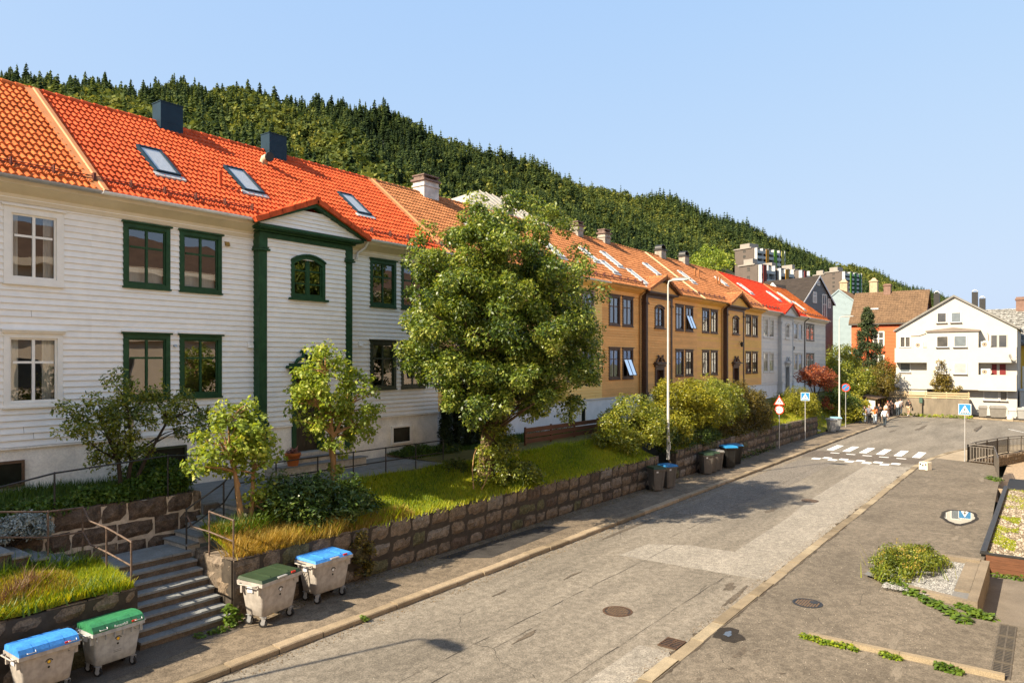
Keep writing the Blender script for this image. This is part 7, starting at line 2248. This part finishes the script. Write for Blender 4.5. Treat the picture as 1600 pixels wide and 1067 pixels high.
# clearing for the flats
FL = [(1120, 1262, 235, 420), (1268, 1372, 250, 470)]
for (a0, a1, t0_, t1_) in FL:
    vis &= ~((u > a0) & (u < a1) & (t > t0_) & (t < t1_))
idx = np.where(vis)[0]
FOR = leafmat('forest_leaf', [(.018, .031, .012), (.040, .064, .020), (.088, .114, .027), (.165, .178, .036), (.26, .24, .05)], .25, .7, .12)
near = t[idx] < 430
groups = []
for dec in (False, True):
    for nr in (True, False):
        sel = idx[(decid[idx] == dec) & (near == nr)]
        for v in range(4):
            ss = sel[v::4]
            if len(ss) == 0: continue
            if dec: pr = roundtree(90 if nr else 45, 50 + v)
            else: pr = conifer(12 if nr else 7, 7 if nr else 6, .21 + .05 * v, 80 + v)
            n = len(ss)
            a = rng.uniform(0, 6.28, n)
            ca, sa = np.cos(a)[:, None, None], np.sin(a)[:, None, None]
            hh = hgt[ss][:, None, None]
            wd = (hgt[ss] * rng.uniform(.8, 1.2, n))[:, None, None]
            P = pr[None]
            vx = (P[..., 0] * ca - P[..., 1] * sa) * wd + px_[ss][:, None, None]
            vy = (P[..., 0] * sa + P[..., 1] * ca) * wd + py_[ss][:, None, None]
            vz = P[..., 2] * hh + z[ss][:, None, None] - .4
            V = np.stack([vx, vy, vz], -1).reshape(-1, 3)
            tn = np.clip((.50 if dec else .30) + rng.normal(0, .13, n) + .22 * (nzf[ss] - .5) + (.10 if dec else .0) * (s[ss] < .5), 0, 1)
            tn = (tn[:, None] + rng.normal(0, .10, (n, len(pr)))).ravel()
            groups.append((V, tn))
V = np.concatenate([g_[0] for g_ in groups]); tn = np.concatenate([g_[1] for g_ in groups])
print('FOREST trees', len(idx), 'quads', len(V) // 4)
o = np_mesh('forest', V, 4, FOR, None, tn)
o['kind'] = 'stuff'

# flats among the trees
def flats(label, u0, dep, ztop, length, width, floors, panels, zbase, grey, name='apartment_block'):
    x, y = bearing(u0, dep)
    fw = Vector((CC, SS, 0)); rt_ = Vector((SS, -CC, 0))
    e1 = rt_ * .84 + fw * .54
    ang = math.atan2(e1.y, e1.x)
    q = thing(name, label, 'apartment block', (float(x), float(y), 0), ang, 'flats on the wooded hillside', local=True)
    # local x runs along the balcony front (front faces -y), local +y is depth
    b = MB(); b.box(0, length, .0, width, zbase, ztop); b.build('wall', grey, q)
    b = MB(); b.box(-.4, length + .4, 1.2, width + .4, ztop, ztop + .5); b.box(length * .05, length * .35, width * .3, width * .8, ztop + .5, ztop + 2.6); b.build('roof', mat('flat_roof_grey', (.28, .25, .22), .8, .1, .5), q)
    fh = (ztop - zbase) / floors
    for k in range(floors):
        z_ = zbase + k * fh
        b = MB()
        b.box(.3, length - .3, -1.6, -.02, z_ - .15, z_ + .1, 0); b.box(.3, length - .3, -1.65, -1.6, z_ + .1, z_ + 1.1, 0)
        n_ = max(1, int(length / 4))
        for i in range(n_ + 1):
            xx = .3 + (length - .9) * i / n_
            b.box(xx, xx + .3, -1.6, -.02, z_ + .1, z_ + fh - .15, 0)
        b.box(.4, length - .4, -.06, -.01, z_ + .3, z_ + fh - .5, 1)
        b.build('balcony_row', [mat('flat_white', (.42, .42, .41), .7, .05, .5), mat('flat_glass', (.20, .23, .25), .3, .3, .3, spec=.6)], q)
        b = MB(); b.box(-.06, 0, width * .42, width * .56, z_ + fh * .35, z_ + fh * .8); b.build('window', PANE, q)
    for (xa, wd_, c) in panels:
        b = MB(); b.box(xa, xa + wd_, -1.9, -1.66, zbase, ztop - .4); b.build('colour_panel', c, q)
    return q
FG = mat('brown_grey_panel', (.115, .092, .078), .8, .08, .4)
PO = mat('ochre_panel', (.34, .17, .02), .7, .05, 1); PG = mat('green_panel', (.12, .26, .02), .7, .05, 1); PY = mat('olive_yellow_panel', (.36, .33, .06), .7, .05, 1); PR = mat('dark_red_panel', (.18, .03, .02), .7, .05, 1); PD = mat('deep_green_panel', (.03, .12, .03), .7, .05, 1); PL = mat('lime_panel', (.52, .72, .01), .7, .05, 1)
flats('tall block of flats with ochre, green and olive panels on the hillside', 1178, 330, CAM_H + 176 / 1115 * 330, 21, 11, 9, [(6.4, 2.0, PO), (12.2, 2.0, PG), (17.6, 2.0, PY)], 36, FG)
flats('lower block of flats with a dark red panel in front of the tall one', 1184, 280, CAM_H + 150 / 1115 * 280, 9, 9, 4, [(1.0, 2, PR)], 30, FG)
flats('lower block of flats with an ochre panel, middle of the low ones', 1214, 285, CAM_H + 144 / 1115 * 285, 9, 9, 4, [(3.0, 2, PO)], 30, FG)
flats('low block of flats with a red end panel by the trees', 1247, 292, CAM_H + 141 / 1115 * 292, 6, 10, 4, [(1.5, 1.6, PR)], 30, FG)
flats('block of flats with three dark green panels right of the grey house', 1315, 360, CAM_H + 139 / 1115 * 360, 15.5, 9, 8, [(4.6, 1.4, PG), (8.4, 1.6, PD), (12.6, 1.4, PD)], 34, FG)
flats('narrow block of flats with a lime green end panel', 1292, 385, CAM_H + 134 / 1115 * 385, 3, 8, 7, [(-2.8, 2.6, PL)], 34, FG)

# ------------------------------------------------------------------ walkers
def skin(name, V, E, rad, m, parent, sub=1):
    me = bpy.data.meshes.new(name)
    bm = bmesh.new()
    L = bm.verts.layers.skin.verify()
    vs = []
    for i, p in enumerate(V):
        v = bm.verts.new(p); v[L].radius = (rad[i], rad[i]); v[L].use_root = (i == 0); vs.append(v)
    for a, c in E: bm.edges.new((vs[a], vs[c]))
    bm.to_mesh(me); bm.free()
    me.materials.append(m)
    o = bpy.data.objects.new(name, me); COL.objects.link(o)
    o.parent = parent
    sk = o.modifiers.new('skin', 'SKIN'); sk.use_smooth_shade = True
    if sub:
        ss = o.modifiers.new('sub', 'SUBSURF'); ss.levels = sub; ss.render_levels = sub
    return o
SKIN = mat('skin', (.42, .24, .16), .6, .08, 6)
def person(label, loc, rz, hgt, shirt, legs, hair, stride=.22, arms=.15, long_sleeve=False, shorts=False, long_hair=False, bald=False, slim=1.):
    t = thing('person', label, 'person', loc, rz, 'people walking along the far pavement', local=True)
    k = hgt / 1.75
    st = stride
    J = dict(pel=(0, 0, .95), wa=(.0, 0, 1.10), ch=(.01, 0, 1.30), nk=(.01, 0, 1.50), hb=(.03, 0, 1.57), hc=(.035, 0, 1.645), ht=(.03, 0, 1.715), ns=(.13, 0, 1.63), el_=(.03, .085, 1.64), er_=(.03, -.085, 1.64))
    for s, n_ in ((1, 'l'), (-1, 'r')):
        f = st * s
        J['hip' + n_] = (0, .095 * s, .90); J['kn' + n_] = (f * .55 + .05, .10 * s, .50); J['an' + n_] = (f * 1.0 - .03, .10 * s, .09 + max(0, -f) * .25); J['to' + n_] = (f * 1.0 + .13, .11 * s, .04 + max(0, -f) * .12)
        J['sh' + n_] = (0, .175 * s, 1.43); J['eb' + n_] = (-arms * s * .7 - .02, .235 * s, 1.16); J['wr' + n_] = (-arms * s * 1.1 + .10, .245 * s, .93); J['pm' + n_] = (-arms * s * 1.15 + .13, .245 * s, .86)
        for i, (dx, dy, dz) in enumerate(((.05, 0, -.02), (.03, .025 * s, -.085), (.012, .022 * s, -.095), (-.008, .016 * s, -.088), (-.026, .01 * s, -.07))):
            p = J['pm' + n_]; J['f%d%s' % (i, n_)] = (p[0] + dx, p[1] + dy, p[2] + dz)
    rad = dict(pel=.12, wa=.105, ch=.13, nk=.055, hb=.062, hc=.088, ht=.07, ns=.016, el_=.018, er_=.018)
    for n_ in 'lr':
        rad.update({'hip' + n_: .085, 'kn' + n_: .058, 'an' + n_: .04, 'to' + n_: .035, 'sh' + n_: .062, 'eb' + n_: .042, 'wr' + n_: .028, 'pm' + n_: .034})
        for i in range(5): rad['f%d%s' % (i, n_)] = .010
    Ed = [('pel', 'wa'), ('wa', 'ch'), ('ch', 'nk'), ('nk', 'hb'), ('hb', 'hc'), ('hc', 'ht'), ('hc', 'ns'), ('hc', 'el_'), ('hc', 'er_')]
    for n_ in 'lr':
        Ed += [('pel', 'hip' + n_), ('hip' + n_, 'kn' + n_), ('kn' + n_, 'an' + n_), ('an' + n_, 'to' + n_), ('ch', 'sh' + n_), ('sh' + n_, 'eb' + n_), ('eb' + n_, 'wr' + n_), ('wr' + n_, 'pm' + n_)] + [('pm' + n_, 'f%d%s' % (i, n_)) for i in range(5)]
    names = list(J)
    ix = {n_: i for i, n_ in enumerate(names)}
    def sub(keys, edges, grow, nm, m, over=None):
        kk = [n_ for n_ in names if n_ in keys]
        ii = {n_: i for i, n_ in enumerate(kk)}
        V = []
        for n_ in kk:
            p = (over or {}).get(n_, J[n_]); V.append((p[0] * k, p[1] * k * slim, p[2] * k))
        skin(nm, V, [(ii[a], ii[c]) for a, c in edges if a in ii and c in ii], [(rad[n_] + grow) * k for n_ in kk], m, t)
    sub(set(names), Ed, 0, 'body', SKIN)
    up = {'pel', 'wa', 'ch', 'shl', 'shr', 'ebl', 'ebr'} | ({'wrl', 'wrr'} if long_sleeve else set())
    ov = {} if long_sleeve else {'eb' + n_: tuple((Vector(J['sh' + n_]) * .35 + Vector(J['eb' + n_]) * .65)) for n_ in 'lr'}
    ov['pel'] = (0, 0, .93)
    sub(up, Ed, .026, 'shirt', shirt, ov)
    lo_ = {'pel', 'hipl', 'hipr', 'knl', 'knr'} | (set() if shorts else {'anl', 'anr'})
    sub(lo_, Ed, .024, 'shorts' if shorts else 'trousers', legs)
    for n_ in 'lr':
        a, c = Vector(J['an' + n_]) * k, Vector(J['to' + n_]) * k
        b = MB(); b.tube([a + Vector((-.06, 0, -.03)) * k, a + Vector((.02, 0, -.03)) * k, c + Vector((0, 0, -.005)) * k, c + Vector((.05, 0, -.01)) * k], [.045 * k, .055 * k, .045 * k, .02 * k], 8); b.build('shoe', BLACKP if not shorts else LABELW, t)
    if not bald:
        V = [(.0, 0, 1.665), (-.02, 0, 1.70), (.04, 0, 1.735), (-.045, 0, 1.62)] + ([(-.07, 0, 1.48), (-.07, 0, 1.36)] if long_hair else [])
        skin('hair', [(p[0] * k, p[1] * k, p[2] * k) for p in V], [(0, 1), (1, 2), (1, 3)] + ([(3, 4), (4, 5)] if long_hair else []), [.09 * k, .088 * k, .06 * k, .075 * k] + [.075 * k, .05 * k], hair, t)
    return t
C_ = lambda n_, c: mat(n_, c, .85, .12, 6)
BLKH = C_('black_hair', (.012, .010, .009)); BRNH = C_('brown_hair', (.10, .035, .015)); GRYH = C_('grey_hair', (.40, .36, .32))
BLK = C_('black_cloth', (.018, .016, .018)); NAV = C_('dark_denim', (.035, .045, .055)); JEA = C_('pale_denim', (.30, .36, .42)); WHT = C_('white_cloth', (.74, .73, .72)); GRB = C_('grey_blue_cloth', (.13, .14, .18)); ORA = C_('orange_cloth', (.52, .13, .03)); BRN = C_('brown_cloth', (.11, .06, .045)); BEI = C_('beige_cloth', (.48, .36, .22)); STR = C_('grey_cloth', (.32, .33, .36)); REDC = C_('red_cloth', (.42, .05, .03))
person('person in a black top and pale jeans at the rear left of the walking group', (75.9, 14.35, .12), .05, 1.70, BLK, JEA, BLKH, .25, long_sleeve=True)
person('person in a grey blue shirt and black trousers, grey hair, walking', (75.2, 13.82, .12), -.05, 1.78, GRB, BLK, GRYH, -.25)
person('person with long brown hair, orange top and pale jeans', (75.0, 13.28, .12), .1, 1.70, ORA, JEA, BRNH, .24, long_hair=True)
person('bald person in black shirt and black trousers', (78.3, 13.5, .12), 0, 1.80, BLK, BLK, BLKH, -.2, bald=True, long_sleeve=True)
person('person in a white shirt and dark jeans stepping on the road edge', (73.9, 12.25, .0), -.1, 1.76, WHT, NAV, BRNH, .18, bald=True, long_sleeve=True)
p6 = person('person with black hair carrying a cream backpack', (82.0, 13.45, .12), 0, 1.72, BLK, BEI, BLKH, .2, shorts=True)
person('person in a brown coat with a red scarf', (85.6, 13.9, .12), .1, 1.74, BRN, BRN, REDC, -.2, long_sleeve=True)
person('person in a white t shirt and dark jeans near the shelter', (86.6, 13.1, .12), 0, 1.82, WHT, NAV, BLKH, .15)
person('person dressed all in black behind the white t shirt', (87.6, 13.9, .12), .2, 1.78, BLK, BLK, BLKH, .15, long_sleeve=True)
person('person in a grey striped top at the front of the group', (89.0, 13.2, .12), 0, 1.86, STR, NAV, BLKH, .2)
person('person in a black top and beige shorts at the right end of the group', (88.6, 12.35, .12), -.2, 1.86, BLK, BEI, BLKH, .2, arms=.05, shorts=True, long_sleeve=True)
t = thing('backpack', 'cream and orange backpack worn by the black haired walker', 'backpack', (81.8, 13.45, 1.12))
b = MB(); b.tube([(81.8, 13.45, 1.08), (81.78, 13.45, 1.2), (81.8, 13.45, 1.45), (81.82, 13.45, 1.56)], [.12, .19, .18, .08], 10); b.build('bag', mat('cream_canvas', (.68, .56, .40), .8, .1, 5), t)
b = MB(); b.tube([(81.7, 13.45, 1.12), (81.66, 13.45, 1.22), (81.7, 13.45, 1.32)], [.08, .12, .08], 8); b.build('pocket', ORA, t)
t = thing('shoulder_bag', 'dark bag held by the person in beige shorts', 'bag', (88.5, 11.95, .8))
b = MB(); b.frust((88.35, 88.65, 11.88, 12.02), .72, (88.32, 88.68, 11.90, 12.0), 1.0); b.build('bag', BLACKP, t)
b = MB(); b.tube([(88.4, 11.95, 1.0), (88.45, 11.97, 1.12), (88.55, 11.97, 1.12), (88.6, 11.95, 1.0)], .012, 6); b.build('handle', BLACKP, t)
